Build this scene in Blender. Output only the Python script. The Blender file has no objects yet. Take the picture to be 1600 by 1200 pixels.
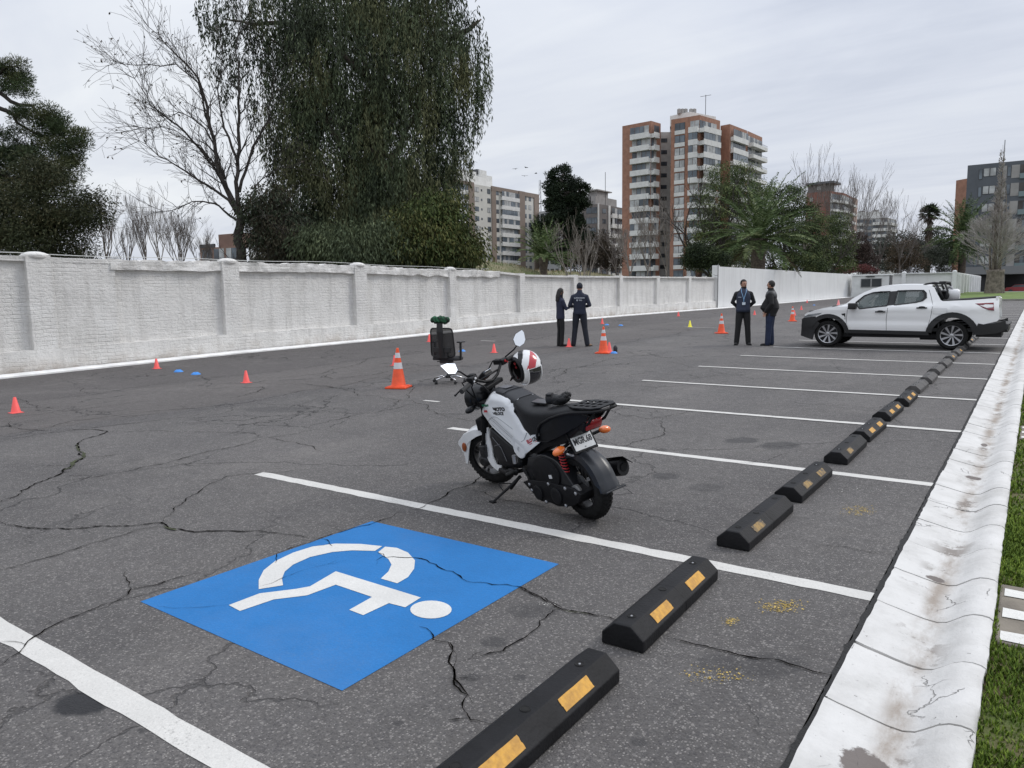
import bpy, bmesh, math, random
import numpy as np
from mathutils import Vector, Matrix, noise
from mathutils.geometry import tessellate_polygon
rad = math.radians
SC = bpy.context.scene
COL = SC.collection
# ------------------------------------------------------------------ camera
cam_d = bpy.data.cameras.new('camera'); cam = bpy.data.objects.new('camera', cam_d); COL.objects.link(cam)
cam_d.sensor_width = 36; cam_d.lens = 36*1157/1600; cam_d.clip_end = 4000; cam_d.clip_start = 0.05
CH = 1.55
FP = 1157.0
def _axes():
    def u3(v): return v/np.linalg.norm(v)
    dY = u3(np.array([1621-800, -(450-600), -FP])); dX = -u3(np.array([-850-800, -(487-600), -FP]))
    dX = u3(dX-(dX@dY)*dY); return np.stack([dX, dY, np.cross(dX, dY)])
RM = _axes()
m = Matrix([list(r) for r in RM]).to_4x4(); m.translation = Vector((0, 0, CH)); cam.matrix_world = m
SC.camera = cam
# ------------------------------------------------------------------ light
SUN_EL, SUN_AZ = rad(42), rad(35)      # azimuth measured from +Y towards +X
w = bpy.data.worlds.new("World"); SC.world = w; w.use_nodes = True
def world():
    nt = w.node_tree; N = nt.nodes; L = nt.links; N.clear()
    out = N.new('ShaderNodeOutputWorld'); bg = N.new('ShaderNodeBackground'); bg2 = N.new('ShaderNodeBackground')
    sky = N.new('ShaderNodeTexSky'); sky.sky_type = 'NISHITA'; sky.sun_disc = False
    sky.sun_elevation = SUN_EL; sky.sun_rotation = SUN_AZ; sky.air_density = 1.5; sky.dust_density = 3
    L.new(sky.outputs[0], bg.inputs[0]); bg.inputs[1].default_value = 0.05
    tc = N.new('ShaderNodeTexCoord'); sep = N.new('ShaderNodeSeparateXYZ'); L.new(tc.outputs['Generated'], sep.inputs[0])
    # project the direction on a cloud plane: long streaks in perspective
    def math_(op, a, b=None, c=None):
        n = N.new('ShaderNodeMath'); n.operation = op
        for i, x in enumerate((a, b, c)):
            if x is None: continue
            if isinstance(x, (int, float)): n.inputs[i].default_value = x
            else: L.new(x, n.inputs[i])
        return n.outputs[0]
    zz = math_('MAXIMUM', math_('ADD', sep.outputs[2], 0.10), 0.06)
    cx = math_('DIVIDE', sep.outputs[0], zz); cy = math_('DIVIDE', sep.outputs[1], zz)
    cmb = N.new('ShaderNodeCombineXYZ'); L.new(cx, cmb.inputs[0]); L.new(cy, cmb.inputs[1])
    mp = N.new('ShaderNodeMapping'); mp.inputs['Scale'].default_value = (0.85, 1.35, 1); mp.inputs['Rotation'].default_value = (0, 0, rad(35)); L.new(cmb.outputs[0], mp.inputs[0])
    n1 = N.new('ShaderNodeTexNoise'); n1.inputs['Scale'].default_value = 0.55; n1.inputs['Detail'].default_value = 7; n1.inputs['Roughness'].default_value = 0.55; n1.inputs['Distortion'].default_value = 0.8; L.new(mp.outputs[0], n1.inputs[0])
    n2 = N.new('ShaderNodeTexNoise'); n2.inputs['Scale'].default_value = 0.28; n2.inputs['Detail'].default_value = 3; L.new(cmb.outputs[0], n2.inputs[0])
    n3 = N.new('ShaderNodeTexNoise'); n3.inputs['Scale'].default_value = 2.6; n3.inputs['Detail'].default_value = 5; n3.inputs['Distortion'].default_value = 1.0
    mp3 = N.new('ShaderNodeMapping'); mp3.inputs['Scale'].default_value = (0.35, 1.6, 1); mp3.inputs['Rotation'].default_value = (0, 0, rad(60)); L.new(cmb.outputs[0], mp3.inputs[0]); L.new(mp3.outputs[0], n3.inputs[0])
    a = math_('ADD', math_('MULTIPLY', n1.outputs[0], 0.5), math_('MULTIPLY', n2.outputs[0], 0.5))
    a = math_('ADD', math_('MULTIPLY', a, 0.88), math_('MULTIPLY', n3.outputs[0], 0.12))
    cr = N.new('ShaderNodeValToRGB'); L.new(a, cr.inputs[0])
    e = cr.color_ramp.elements
    e[0].position = 0.30; e[0].color = (0.40, 0.45, 0.57, 1)
    e[1].position = 0.64; e[1].color = (0.84, 0.87, 0.91, 1)
    q = e.new(0.48); q.color = (0.66, 0.70, 0.79, 1)
    # an overcast sky is brighter overhead than near the horizon
    k = math_('ADD', 1.02, math_('MULTIPLY', math_('POWER', math_('MAXIMUM', sep.outputs[2], 0.0), 3), 1.7))
    vm = N.new('ShaderNodeVectorMath'); vm.operation = 'SCALE'; L.new(cr.outputs[0], vm.inputs[0]); L.new(k, vm.inputs['Scale'])
    L.new(vm.outputs[0], bg2.inputs[0]); bg2.inputs[1].default_value = 1.10
    ad = N.new('ShaderNodeMixShader'); ad.inputs[0].default_value = 0.88; L.new(bg.outputs[0], ad.inputs[1]); L.new(bg2.outputs[0], ad.inputs[2])
    L.new(ad.outputs[0], out.inputs[0])
world()
sd = bpy.data.lights.new('sun', 'SUN'); sd.energy = 1.4; sd.angle = rad(20); sd.color = (1, .96, .9)
so = bpy.data.objects.new('sun', sd); COL.objects.link(so)
_d = Vector((math.sin(SUN_AZ)*math.cos(SUN_EL), math.cos(SUN_AZ)*math.cos(SUN_EL), math.sin(SUN_EL)))
so.rotation_euler = _d.to_track_quat('Z', 'Y').to_euler()
SC.view_settings.view_transform = 'Standard'; SC.view_settings.look = 'None'; SC.view_settings.gamma = 1; SC.view_settings.exposure = 0.0
try: SC.view_settings.use_curve_mapping = False
except Exception: pass

# ------------------------------------------------------------------ the lie of the land
def _interp(v, pts):
    if v <= pts[0][0]: return pts[0][1]
    for (a, za), (b, zb) in zip(pts, pts[1:]):
        if v <= b: return za+(zb-za)*(v-a)/(b-a)
    return pts[-1][1]
ZL = [(6, 0), (12, .12), (17, .18), (22, .27), (26, .35), (35, .42), (50, .49), (95, .83), (140, 1.0)]
ZR = [(9, 0), (12, .02), (15, .045), (18, .075), (22, .115), (40, .25), (80, .45), (95, .55), (140, .7)]
def tz(x, y):
    s = min(1, max(0, (-3.5-x)/13.5)); s = s*s*(3-2*s)
    return _interp(y, ZR)*(1-s)+_interp(y, ZL)*s
def ray(u, v): return RM @ np.array([u-800., -(v-600.), -FP])
def G(u, v):
    """point of the ground seen at pixel (u, v) of the 1600x1200 photograph"""
    r = ray(u, v); t = -CH/r[2]
    for _ in range(30):
        z = tz(r[0]*t, r[1]*t); t += 0.8*((z-CH)/r[2]-t)
    return Vector((r[0]*t, r[1]*t, tz(r[0]*t, r[1]*t)))
def A(u, d, z=0.0):
    """point at column u, d metres ahead of the camera, at height z"""
    fwd = -RM[:, 2]
    v = 455.; r = ray(u, v)
    for _ in range(8):
        t = d/FP
        v += ((CH+r[2]*t)-z)*FP/d; r = ray(u, v)
    return Vector((r[0]*t, r[1]*t, z))
def PV(u, v, d):
    r = ray(u, v); t = d/FP
    return Vector((r[0]*t, r[1]*t, CH+r[2]*t))
def RP(u, v, H):
    """plan point of a roof corner seen at (u, v) when the roof is H high"""
    r = ray(u, v); t = (H-CH)/r[2]; return Vector((r[0]*t, r[1]*t, 0))

# ------------------------------------------------------------------ materials
MATS = {}
def M(name, col, rough=0.6, metal=0.0, bump=0.0, bs=40, var=0.0, vs=8, col2=None, coat=0.0, alpha=1.0, island=0.0, detail=6, emis=None, spec=None):
    if name in MATS: return MATS[name]
    mt = bpy.data.materials.new(name); mt.use_nodes = True; MATS[name] = mt
    nt = mt.node_tree; N = nt.nodes; L = nt.links; b = N['Principled BSDF']
    b.inputs['Base Color'].default_value = (*col, 1); b.inputs['Roughness'].default_value = rough; b.inputs['Metallic'].default_value = metal
    if coat: b.inputs['Coat Weight'].default_value = coat; b.inputs['Coat Roughness'].default_value = 0.08
    if alpha < 1: b.inputs['Alpha'].default_value = alpha
    if spec is not None: b.inputs['Specular IOR Level'].default_value = spec
    if emis: b.inputs['Emission Color'].default_value = (*emis[0], 1); b.inputs['Emission Strength'].default_value = emis[1]
    tc = N.new('ShaderNodeTexCoord')
    if var or col2:
        n = N.new('ShaderNodeTexNoise'); n.inputs['Scale'].default_value = vs; n.inputs['Detail'].default_value = detail; n.inputs['Roughness'].default_value = .6
        L.new(tc.outputs['Object'], n.inputs[0])
        cr = N.new('ShaderNodeValToRGB'); L.new(n.outputs[0], cr.inputs[0]); e = cr.color_ramp.elements
        c2 = col2 if col2 else tuple(c*(1-var) for c in col); c1 = col if col2 else tuple(min(1, c*(1+var)) for c in col)
        e[0].position = .36; e[0].color = (*c2, 1); e[1].position = .62; e[1].color = (*c1, 1)
        last = cr.outputs[0]
        if island:
            g = N.new('ShaderNodeNewGeometry'); hs = N.new('ShaderNodeHueSaturation')
            mr = N.new('ShaderNodeMapRange'); L.new(g.outputs['Random Per Island'], mr.inputs[0]); mr.inputs[3].default_value = 1-island; mr.inputs[4].default_value = 1+island
            L.new(mr.outputs[0], hs.inputs['Value']); L.new(last, hs.inputs['Color'])
            mr2 = N.new('ShaderNodeMapRange'); L.new(g.outputs['Random Per Island'], mr2.inputs[0]); mr2.inputs[3].default_value = 0.515; mr2.inputs[4].default_value = 0.485; L.new(mr2.outputs[0], hs.inputs['Hue'])
            last = hs.outputs[0]
        L.new(last, b.inputs['Base Color'])
    if bump:
        n = N.new('ShaderNodeTexNoise'); n.inputs['Scale'].default_value = bs; n.inputs['Detail'].default_value = 5; L.new(tc.outputs['Object'], n.inputs[0])
        bp = N.new('ShaderNodeBump'); bp.inputs['Strength'].default_value = 1; bp.inputs['Distance'].default_value = bump
        L.new(n.outputs[0], bp.inputs['Height']); L.new(bp.outputs[0], b.inputs['Normal'])
    return mt

# ------------------------------------------------------------------ mesh builder
class MB:
    def __init__(s): s.v = []; s.f = []; s.mi = []; s.cur = 0; s.T = None
    def mat(s, i): s.cur = i; return s
    def add(s, vs, fs):
        o = len(s.v)
        if s.T is not None: vs = [tuple(s.T @ Vector(p)) for p in vs]
        s.v += [tuple(p) for p in vs]; s.f += [tuple(i+o for i in f) for f in fs]; s.mi += [s.cur]*len(fs); return s
    def box(s, c, d, R=None, taper=1.0):
        x, y, z = d[0]/2, d[1]/2, d[2]/2
        p = [(-x, -y, -z), (x, -y, -z), (x, y, -z), (-x, y, -z), (-x*taper, -y*taper, z), (x*taper, -y*taper, z), (x*taper, y*taper, z), (-x*taper, y*taper, z)]
        if R is not None: p = [tuple(R @ Vector(q)) for q in p]
        p = [(q[0]+c[0], q[1]+c[1], q[2]+c[2]) for q in p]
        return s.add(p, [(0, 3, 2, 1), (4, 5, 6, 7), (0, 1, 5, 4), (1, 2, 6, 5), (2, 3, 7, 6), (3, 0, 4, 7)])
    def tube(s, pts, r, n=8, cap=True, flat=1.0, up=None):
        pts = [Vector(p) for p in pts]; k = len(pts)
        if isinstance(r, (int, float)): r = [r]*k
        vs = []; prev = None
        for i, p in enumerate(pts):
            d = (pts[min(i+1, k-1)]-pts[max(i-1, 0)]); d = d.normalized() if d.length > 1e-9 else Vector((0, 0, 1))
            if prev is None:
                a = Vector(up) if up else (Vector((0, 0, 1)) if abs(d.z) < .9 else Vector((1, 0, 0)))
            else: a = prev
            a = (a-d*a.dot(d))
            a = a.normalized() if a.length > 1e-6 else d.orthogonal().normalized()
            prev = a; b = d.cross(a)
            for j in range(n):
                t = 2*math.pi*j/n; q = p+a*(math.cos(t)*r[i]*flat)+b*(math.sin(t)*r[i]); vs.append(q)
        fs = [(i*n+j, i*n+(j+1) % n, (i+1)*n+(j+1) % n, (i+1)*n+j) for i in range(k-1) for j in range(n)]
        if cap: fs += [tuple(range(n-1, -1, -1)), tuple((k-1)*n+j for j in range(n))]
        return s.add(vs, fs)
    def lathe(s, prof, n=24, c=(0, 0, 0), ax='z', cap=True):
        vs = []
        for r, h in prof:
            for j in range(n):
                t = 2*math.pi*j/n; a, b = r*math.cos(t), r*math.sin(t)
                vs.append({'z': (a, b, h), 'y': (a, h, b), 'x': (h, a, b)}[ax])
        vs = [(p[0]+c[0], p[1]+c[1], p[2]+c[2]) for p in vs]; k = len(prof)
        fs = [(i*n+j, i*n+(j+1) % n, (i+1)*n+(j+1) % n, (i+1)*n+j) for i in range(k-1) for j in range(n)]
        if cap: fs += [tuple(range(n-1, -1, -1)), tuple((k-1)*n+j for j in range(n))]
        return s.add(vs, fs)
    def ball(s, c, r, R=None, n=12, m_=8):
        if isinstance(r, (int, float)): r = (r, r, r)
        vs = [(0, 0, -1)]
        for i in range(1, m_):
            a = math.pi*i/m_-math.pi/2
            for j in range(n): t = 2*math.pi*j/n; vs.append((math.cos(a)*math.cos(t), math.cos(a)*math.sin(t), math.sin(a)))
        vs.append((0, 0, 1)); vs = [Vector((p[0]*r[0], p[1]*r[1], p[2]*r[2])) for p in vs]
        if R is not None: vs = [R @ p for p in vs]
        vs = [(p[0]+c[0], p[1]+c[1], p[2]+c[2]) for p in vs]; t = len(vs)-1
        fs = [(0, 1+(j+1) % n, 1+j) for j in range(n)]+[(1+i*n+j, 1+i*n+(j+1) % n, 1+(i+1)*n+(j+1) % n, 1+(i+1)*n+j) for i in range(m_-2) for j in range(n)]
        fs += [(t, 1+(m_-2)*n+j, 1+(m_-2)*n+(j+1) % n) for j in range(n)]
        return s.add(vs, fs)
    def loft(s, secs, cap=True, closed=True):
        n = len(secs[0]); vs = [p for q in secs for p in q]; k = len(secs)
        rng = range(n) if closed else range(n-1)
        fs = [(i*n+j, i*n+(j+1) % n, (i+1)*n+(j+1) % n, (i+1)*n+j) for i in range(k-1) for j in rng]
        if cap and closed: fs += [tuple(range(n-1, -1, -1)), tuple((k-1)*n+j for j in range(n))]
        return s.add(vs, fs)
    def prism(s, poly, h0, h1, plane='xz', sc=1.0):
        """poly in a plane, extruded from h0 to h1 along the plane's normal axis"""
        f = {'xz': lambda a, b, h: (a, h, b), 'xy': lambda a, b, h: (a, b, h), 'yz': lambda a, b, h: (h, a, b)}[plane]
        n = len(poly); vs = [f(a, b, h0) for a, b in poly]+[f(a, b, h1) for a, b in poly]
        tris = tessellate_polygon([[Vector((a, b, 0)) for a, b in poly]])
        fs = [tuple(t) for t in tris]+[tuple(n+i for i in reversed(t)) for t in tris]+[(i, (i+1) % n, n+(i+1) % n, n+i) for i in range(n)]
        return s.add(vs, fs)
    def quad(s, a, b, c, d): return s.add([a, b, c, d], [(0, 1, 2, 3)])
    def build(s, name, mats, parent=None, smooth=False, bevel=0, seg=2, weld=False, remesh=0, sub=0, solid=0, recalc=True, autos=None, smooth_it=0):
        me = bpy.data.meshes.new(name); me.from_pydata(s.v, [], s.f)
        if not isinstance(mats, (list, tuple)): mats = [mats]
        for m_ in mats: me.materials.append(m_)
        if len(mats) > 1: me.polygons.foreach_set('material_index', s.mi)
        if recalc or weld:
            bm = bmesh.new(); bm.from_mesh(me)
            if weld: bmesh.ops.remove_doubles(bm, verts=bm.verts, dist=1e-4)
            if recalc: bmesh.ops.recalc_face_normals(bm, faces=bm.faces)
            bm.to_mesh(me); bm.free()
        o = bpy.data.objects.new(name, me); COL.objects.link(o)
        mods = False
        if remesh:
            md = o.modifiers.new('r', 'REMESH'); md.mode = 'VOXEL'; md.voxel_size = remesh; mods = True
            if smooth_it: md = o.modifiers.new('s', 'SMOOTH'); md.iterations = smooth_it; md.factor = .5
        if solid: md = o.modifiers.new('so', 'SOLIDIFY'); md.thickness = solid; md.offset = -1; mods = True
        if bevel: md = o.modifiers.new('b', 'BEVEL'); md.width = bevel; md.segments = seg; md.limit_method = 'ANGLE'; md.angle_limit = rad(40); mods = True
        if sub: md = o.modifiers.new('ss', 'SUBSURF'); md.levels = sub; md.render_levels = sub; mods = True
        if mods:
            dg = bpy.context.evaluated_depsgraph_get(); ev = o.evaluated_get(dg)
            nm = bpy.data.meshes.new_from_object(ev); o.modifiers.clear(); old = o.data; o.data = nm; bpy.data.meshes.remove(old); nm.name = name
            if remesh:
                nm.materials.clear()
                for m_ in mats: nm.materials.append(m_)
        me = o.data
        if smooth or autos:
            me.polygons.foreach_set('use_smooth', [True]*len(me.polygons))
            if autos:
                try: me.set_sharp_from_angle(angle=rad(autos))
                except Exception: pass
        if parent: o.parent = parent
        return o
def tag(o, label=None, cat=None, group=None, kind=None):
    if label: o['label'] = label
    if cat: o['category'] = cat
    if group: o['group'] = group
    if kind: o['kind'] = kind
    return o
def thing(name, label, cat, loc=(0, 0, 0), rz=0.0, group=None, mat=None):
    o = bpy.data.objects.new(name, None); COL.objects.link(o)
    if mat is not None: o.matrix_world = mat
    else: o.location = loc; o.rotation_euler = (0, 0, rz)
    return tag(o, label, cat, group)
def struct(o): o['kind'] = 'structure'; return o
def copy_tree(o, parent=None):
    c = o.copy(); COL.objects.link(c); c.parent = parent
    for ch in [q for q in bpy.data.objects if q.parent == o]: copy_tree(ch, c)
    return c
def text_mesh(body, size, mat, name, parent, mtx, align='CENTER', ext=0.0008, bold=0.0, sx=1.0, shear=0):
    cu = bpy.data.curves.new(name, 'FONT'); cu.body = body; cu.size = size; cu.align_x = align; cu.align_y = 'CENTER'; cu.extrude = ext; cu.offset = bold; cu.resolution_u = 3; cu.shear = shear
    o = bpy.data.objects.new(name, cu); COL.objects.link(o)
    dg = bpy.context.evaluated_depsgraph_get(); me = bpy.data.meshes.new_from_object(o.evaluated_get(dg))
    bpy.data.objects.remove(o); bpy.data.curves.remove(cu)
    me.transform(Matrix.Diagonal((sx, 1, 1, 1))); me.materials.clear(); me.materials.append(mat); me.name = name
    q = bpy.data.objects.new(name, me); COL.objects.link(q); q.parent = parent; q.matrix_local = mtx
    return q
def frame_mtx(o, x, y):
    x = Vector(x).normalized(); y = Vector(y); y = (y-x*y.dot(x)).normalized(); z = x.cross(y)
    m_ = Matrix((x, y, z)).transposed().to_4x4(); m_.translation = Vector(o); return m_
RND = random.Random(7)
# ================================================================== THE SETTING
def grid_mesh(xs, ys, zf):
    b = MB(); nx = len(xs)
    b.v = [(x, y, zf(x, y)) for y in ys for x in xs]
    b.f = [(j*nx+i, j*nx+i+1, (j+1)*nx+i+1, (j+1)*nx+i) for j in range(len(ys)-1) for i in range(nx-1)]
    b.mi = [0]*len(b.f); return b
def frange(a, b, s):
    n = max(1, int(round((b-a)/s))); return [a+(b-a)*i/n for i in range(n+1)]
class NB:
    """small helper that writes node maths"""
    def __init__(s, mt): s.nt = mt.node_tree; s.N = s.nt.nodes; s.L = s.nt.links; s.tc = s.N.new('ShaderNodeTexCoord')
    def m(s, op, *a, clamp=False):
        n = s.N.new('ShaderNodeMath'); n.operation = op; n.use_clamp = clamp
        for i, x in enumerate(a):
            if isinstance(x, (int, float)): n.inputs[i].default_value = x
            else: s.L.new(x, n.inputs[i])
        return n.outputs[0]
    def noise(s, sc, d=5, r=.6, vec=None, dist=0, col=False):
        n = s.N.new('ShaderNodeTexNoise'); n.inputs['Scale'].default_value = sc; n.inputs['Detail'].default_value = d; n.inputs['Roughness'].default_value = r; n.inputs['Distortion'].default_value = dist
        s.L.new(vec if vec else s.tc.outputs['Object'], n.inputs[0]); return n.outputs[1 if col else 0]
    def voro(s, sc, feat='F1', vec=None, out=0, rnd=1):
        n = s.N.new('ShaderNodeTexVoronoi'); n.feature = feat; n.inputs['Scale'].default_value = sc; n.inputs['Randomness'].default_value = rnd
        s.L.new(vec if vec else s.tc.outputs['Object'], n.inputs[0]); return n.outputs[out]
    def map(s, x, a, b, c=0., d=1., smooth=False):
        n = s.N.new('ShaderNodeMapRange'); n.inputs[1].default_value = a; n.inputs[2].default_value = b; n.inputs[3].default_value = c; n.inputs[4].default_value = d
        if smooth: n.interpolation_type = 'SMOOTHSTEP'
        s.L.new(x, n.inputs[0]); return n.outputs[0]
    def mix(s, f, a, b, mode='MIX'):
        n = s.N.new('ShaderNodeMix'); n.data_type = 'RGBA'; n.blend_type = mode
        for i, x in ((0, f), (6, a), (7, b)):
            if isinstance(x, (int, float)): n.inputs[i].default_value = x
            elif isinstance(x, tuple): n.inputs[i].default_value = (*x, 1)
            else: s.L.new(x, n.inputs[i])
        return n.outputs[2]
    def sep(s):
        n = s.N.new('ShaderNodeSeparateXYZ'); s.L.new(s.tc.outputs['Object'], n.inputs[0]); return n.outputs
    def vadd(s, a, b, k):
        n = s.N.new('ShaderNodeVectorMath'); n.operation = 'MULTIPLY_ADD'; s.L.new(b, n.inputs[0]); n.inputs[1].default_value = (k, k, k); s.L.new(a, n.inputs[2]); return n.outputs[0]
    def scale(s, v, k):
        n = s.N.new('ShaderNodeVectorMath'); n.operation = 'MULTIPLY'; s.L.new(v, n.inputs[0]); n.inputs[1].default_value = k; return n.outputs[0]
    def ramp(s, x, stops):
        cr = s.N.new('ShaderNodeValToRGB'); s.L.new(x, cr.inputs[0]); e = cr.color_ramp.elements
        e[0].position = stops[0][0]; e[0].color = (*stops[0][1], 1); e[1].position = stops[-1][0]; e[1].color = (*stops[-1][1], 1)
        for p, c in stops[1:-1]: q = e.new(p); q.color = (*c, 1)
        return cr.outputs[0]
    def bump(s, h, dist, prev=None):
        bp = s.N.new('ShaderNodeBump'); bp.inputs['Strength'].default_value = 1; bp.inputs['Distance'].default_value = dist; s.L.new(h, bp.inputs['Height'])
        if prev: s.L.new(prev, bp.inputs['Normal'])
        return bp.outputs[0]
    def out(s, col=None, rough=None, nrm=None):
        b = s.N['Principled BSDF']
        if col is not None: s.L.new(col, b.inputs['Base Color'])
        if rough is not None: s.L.new(rough, b.inputs['Roughness'])
        if nrm is not None: s.L.new(nrm, b.inputs['Normal'])

# stains with a place of their own on the asphalt: (x, y, rx, ry, darkness)
STAINS = []
for u, v, ru, rv, k in [(128, 1098, 52, 22, 1.0), (222, 1142, 10, 5, .5), (1182, 744+0, 0, 0, 0), (1160, 688, 30, 5, .6), (1220, 696, 34, 7, .6), (1040, 744, 26, 6, .55), (1105, 762, 30, 7, .35),
                        (830, 955, 40, 14, .4), (770, 1003, 22, 9, .55), (735, 1058, 16, 7, .55), (812, 1058, 12, 6, .5), (1205, 1040, 60, 22, .4), (998, 1160, 16, 8, .5),
                        (430, 640, 60, 5, .3), (1290, 577, 55, 6, .35), (1120, 1035, 40, 15, .35), (622, 1130, 10, 5, .5)]:
    if k == 0: continue
    c = G(u, v); e1 = G(u+ru, v); e2 = G(u, v+rv); STAINS.append((c.x, c.y, (e1-c).xy, (e2-c).xy, k))
def asphalt_mat():
    mt = M('asphalt', (.1, .1, .1), .85); n = NB(mt); X, Y, Z = n.sep()
    base = n.noise(.35, 6, .6); fine = n.noise(9, 6, .7)
    str_v = n.scale(n.tc.outputs['Object'], (1.3, .10, 1)); streak = n.noise(1.2, 5, .6, vec=str_v)
    c = n.ramp(base, [(.30, (.090, .085, .082)), (.5, (.122, .116, .111)), (.7, (.158, .150, .143))])
    c = n.mix(n.map(streak, .35, .7), n.mix(1., c, (.82, .82, .84), 'MULTIPLY'), c)
    # older, smoother strips along the wall
    wob = n.m('MULTIPLY', n.m('SUBTRACT', n.noise(.6, 3), .5), .5); xx = n.m('ADD', X, wob)
    s1 = n.m('LESS_THAN', xx, -9.9); s2 = n.m('LESS_THAN', xx, -12.9)
    c = n.mix(n.m('MULTIPLY', s1, .55), c, (.118, .105, .098)); c = n.mix(n.m('MULTIPLY', s2, .5), c, (.074, .067, .066))
    # darker seam band
    dd = n.m('ABSOLUTE', n.m('SUBTRACT', xx, -9.7)); c = n.mix(n.m('MULTIPLY', n.map(dd, .0, .5, 1, 0), n.map(streak, .4, .6, .2, .7)), c, (.06, .056, .058))
    # swept dusty arcs where wheels turn
    d2 = n.m('MULTIPLY', n.map(n.noise(.22, 4, .6, dist=1.5), .52, .66), n.map(n.noise(3, 5, .7), .35, .65)); c = n.mix(n.m('MULTIPLY', d2, .35), c, (.24, .225, .21))
    # stone chips: pale aggregate showing, fading out into tone far off
    dw_ = n.vadd(n.tc.outputs['Object'], n.noise(150, 2, .6, col=True), .010); ch = n.voro(95, 'F1', vec=dw_); chc = n.voro(95, 'F1', out=1, vec=dw_); spc = n.N.new('ShaderNodeSeparateXYZ'); n.L.new(chc, spc.inputs[0])
    k = n.m('MULTIPLY', n.m('LESS_THAN', ch, .40), n.m('GREATER_THAN', spc.outputs[0], .60))
    dv_ = n.vadd(n.tc.outputs['Object'], n.noise(90, 2, .6, col=True), .016); ch2 = n.voro(50, 'F1', vec=dv_); cc2 = n.voro(50, 'F1', out=1, vec=dv_); sp2 = n.N.new('ShaderNodeSeparateXYZ'); n.L.new(cc2, sp2.inputs[0]); k2_ = n.m('MULTIPLY', n.m('LESS_THAN', ch2, .36), n.m('GREATER_THAN', sp2.outputs[0], .80))
    c = n.mix(n.map(n.noise(60, 5, .85), .36, .66, .0, .75), n.mix(1., c, (.55, .54, .54), 'MULTIPLY'), n.mix(1., c, (1.35, 1.33, 1.30), 'MULTIPLY'))
    c = n.mix(n.m('MULTIPLY', k2_, .42), c, (.32, .30, .28))
    k = n.m('MULTIPLY', k, n.map(s1, 0, 1, 1, .35))
    c = n.mix(n.m('MULTIPLY', k, .6), c, (.33, .31, .29))
    dk = n.m('MULTIPLY', n.m('LESS_THAN', ch, .5), n.m('LESS_THAN', spc.outputs[1], .38)); c = n.mix(n.m('MULTIPLY', dk, .55), c, (.06, .057, .06))
    c = n.mix(n.map(fine, .3, .7, .0, .35), c, n.mix(1., c, (.62, .61, .62), 'MULTIPLY'))
    # stains
    nz = n.m('MULTIPLY', n.m('SUBTRACT', n.noise(5, 4, .7), .5), 1.1)
    for (x, y, a, b2, kk) in STAINS:
        det = a.x*b2.y-a.y*b2.x
        if abs(det) < 1e-6: continue
        dx = n.m('SUBTRACT', X, x); dy = n.m('SUBTRACT', Y, y)
        p = n.m('SUBTRACT', n.m('MULTIPLY', dx, b2.y/det), n.m('MULTIPLY', dy, b2.x/det)); q = n.m('SUBTRACT', n.m('MULTIPLY', dy, a.x/det), n.m('MULTIPLY', dx, a.y/det))
        r = n.m('ADD', n.m('SQRT', n.m('ADD', n.m('MULTIPLY', p, p), n.m('MULTIPLY', q, q))), nz)
        c = n.mix(n.map(r, .75, 1.05, kk, 0), c, (.018, .018, .020))
    # fine craze of cracks
    wv = n.vadd(n.tc.outputs['Object'], n.noise(1.3, 5, .6, col=True), .9)
    e = n.voro(.33, 'DISTANCE_TO_EDGE', vec=wv); e2 = n.voro(1.1, 'DISTANCE_TO_EDGE', vec=wv)
    m1 = n.m('MULTIPLY', n.map(e, .0015, .005, 1, 0), n.map(n.noise(.5, 2), .46, .52)); m2 = n.m('MULTIPLY', n.map(e2, .004, .012, 1, 0), n.map(n.noise(.28, 3), .55, .62))
    far = n.map(X, -7.5, -6, 1, .55)
    cr = n.m('MULTIPLY', n.m('MAXIMUM', m1, m2), far)
    c = n.mix(n.m('MULTIPLY', cr, .9), c, (.018, .017, .017))
    h = n.m('ADD', n.m('MULTIPLY', n.map(ch, 0, .6, 1, 0), .6), n.m('MULTIPLY', n.noise(40, 4), .8)); h = n.m('SUBTRACT', h, n.m('MULTIPLY', cr, 3))
    n.out(c, n.map(fine, .3, .7, .75, .95), n.bump(h, .006)); return mt
MA = asphalt_mat()
a = grid_mesh(frange(-17.35, -.60, .6)+[], frange(-6, 100, 1.0), tz)
struct(a.build('asphalt_lot', MA, smooth=True, recalc=False))

# wide ground out to the horizon
def gz(x, y):
    r = math.hypot(x, y); z = tz(x, min(y, 140)) if y > -50 else 0
    if -17.9 < x < .2 and -8 < y < 101: return z-.12
    if x < -19: z += 0.02*min(60, -19-x)
    return z-.05
gx = [-1500, -900, -500, -300, -200, -130, -90, -70, -55, -45, -36, -30, -26, -22, -19.5, -18.05, -17.2]+frange(-16, -1, 1.5)+[-.2, .6, 2, 5, 10, 20, 40, 80, 150, 300, 600, 1200]
gy = [-300, -100, -40, -20, -9.2, -7]+frange(-5, 98, 2.5)+[100.5, 106, 112, 120, 130, 145, 170, 200, 260, 350, 500, 800, 1500]
mt = M('earth', (.11, .10, .06), .95, bump=.03, bs=3, col2=(.06, .075, .03), vs=.25)
struct(grid_mesh(gx, gy, gz).build('ground', mt, smooth=True, recalc=False))

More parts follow.
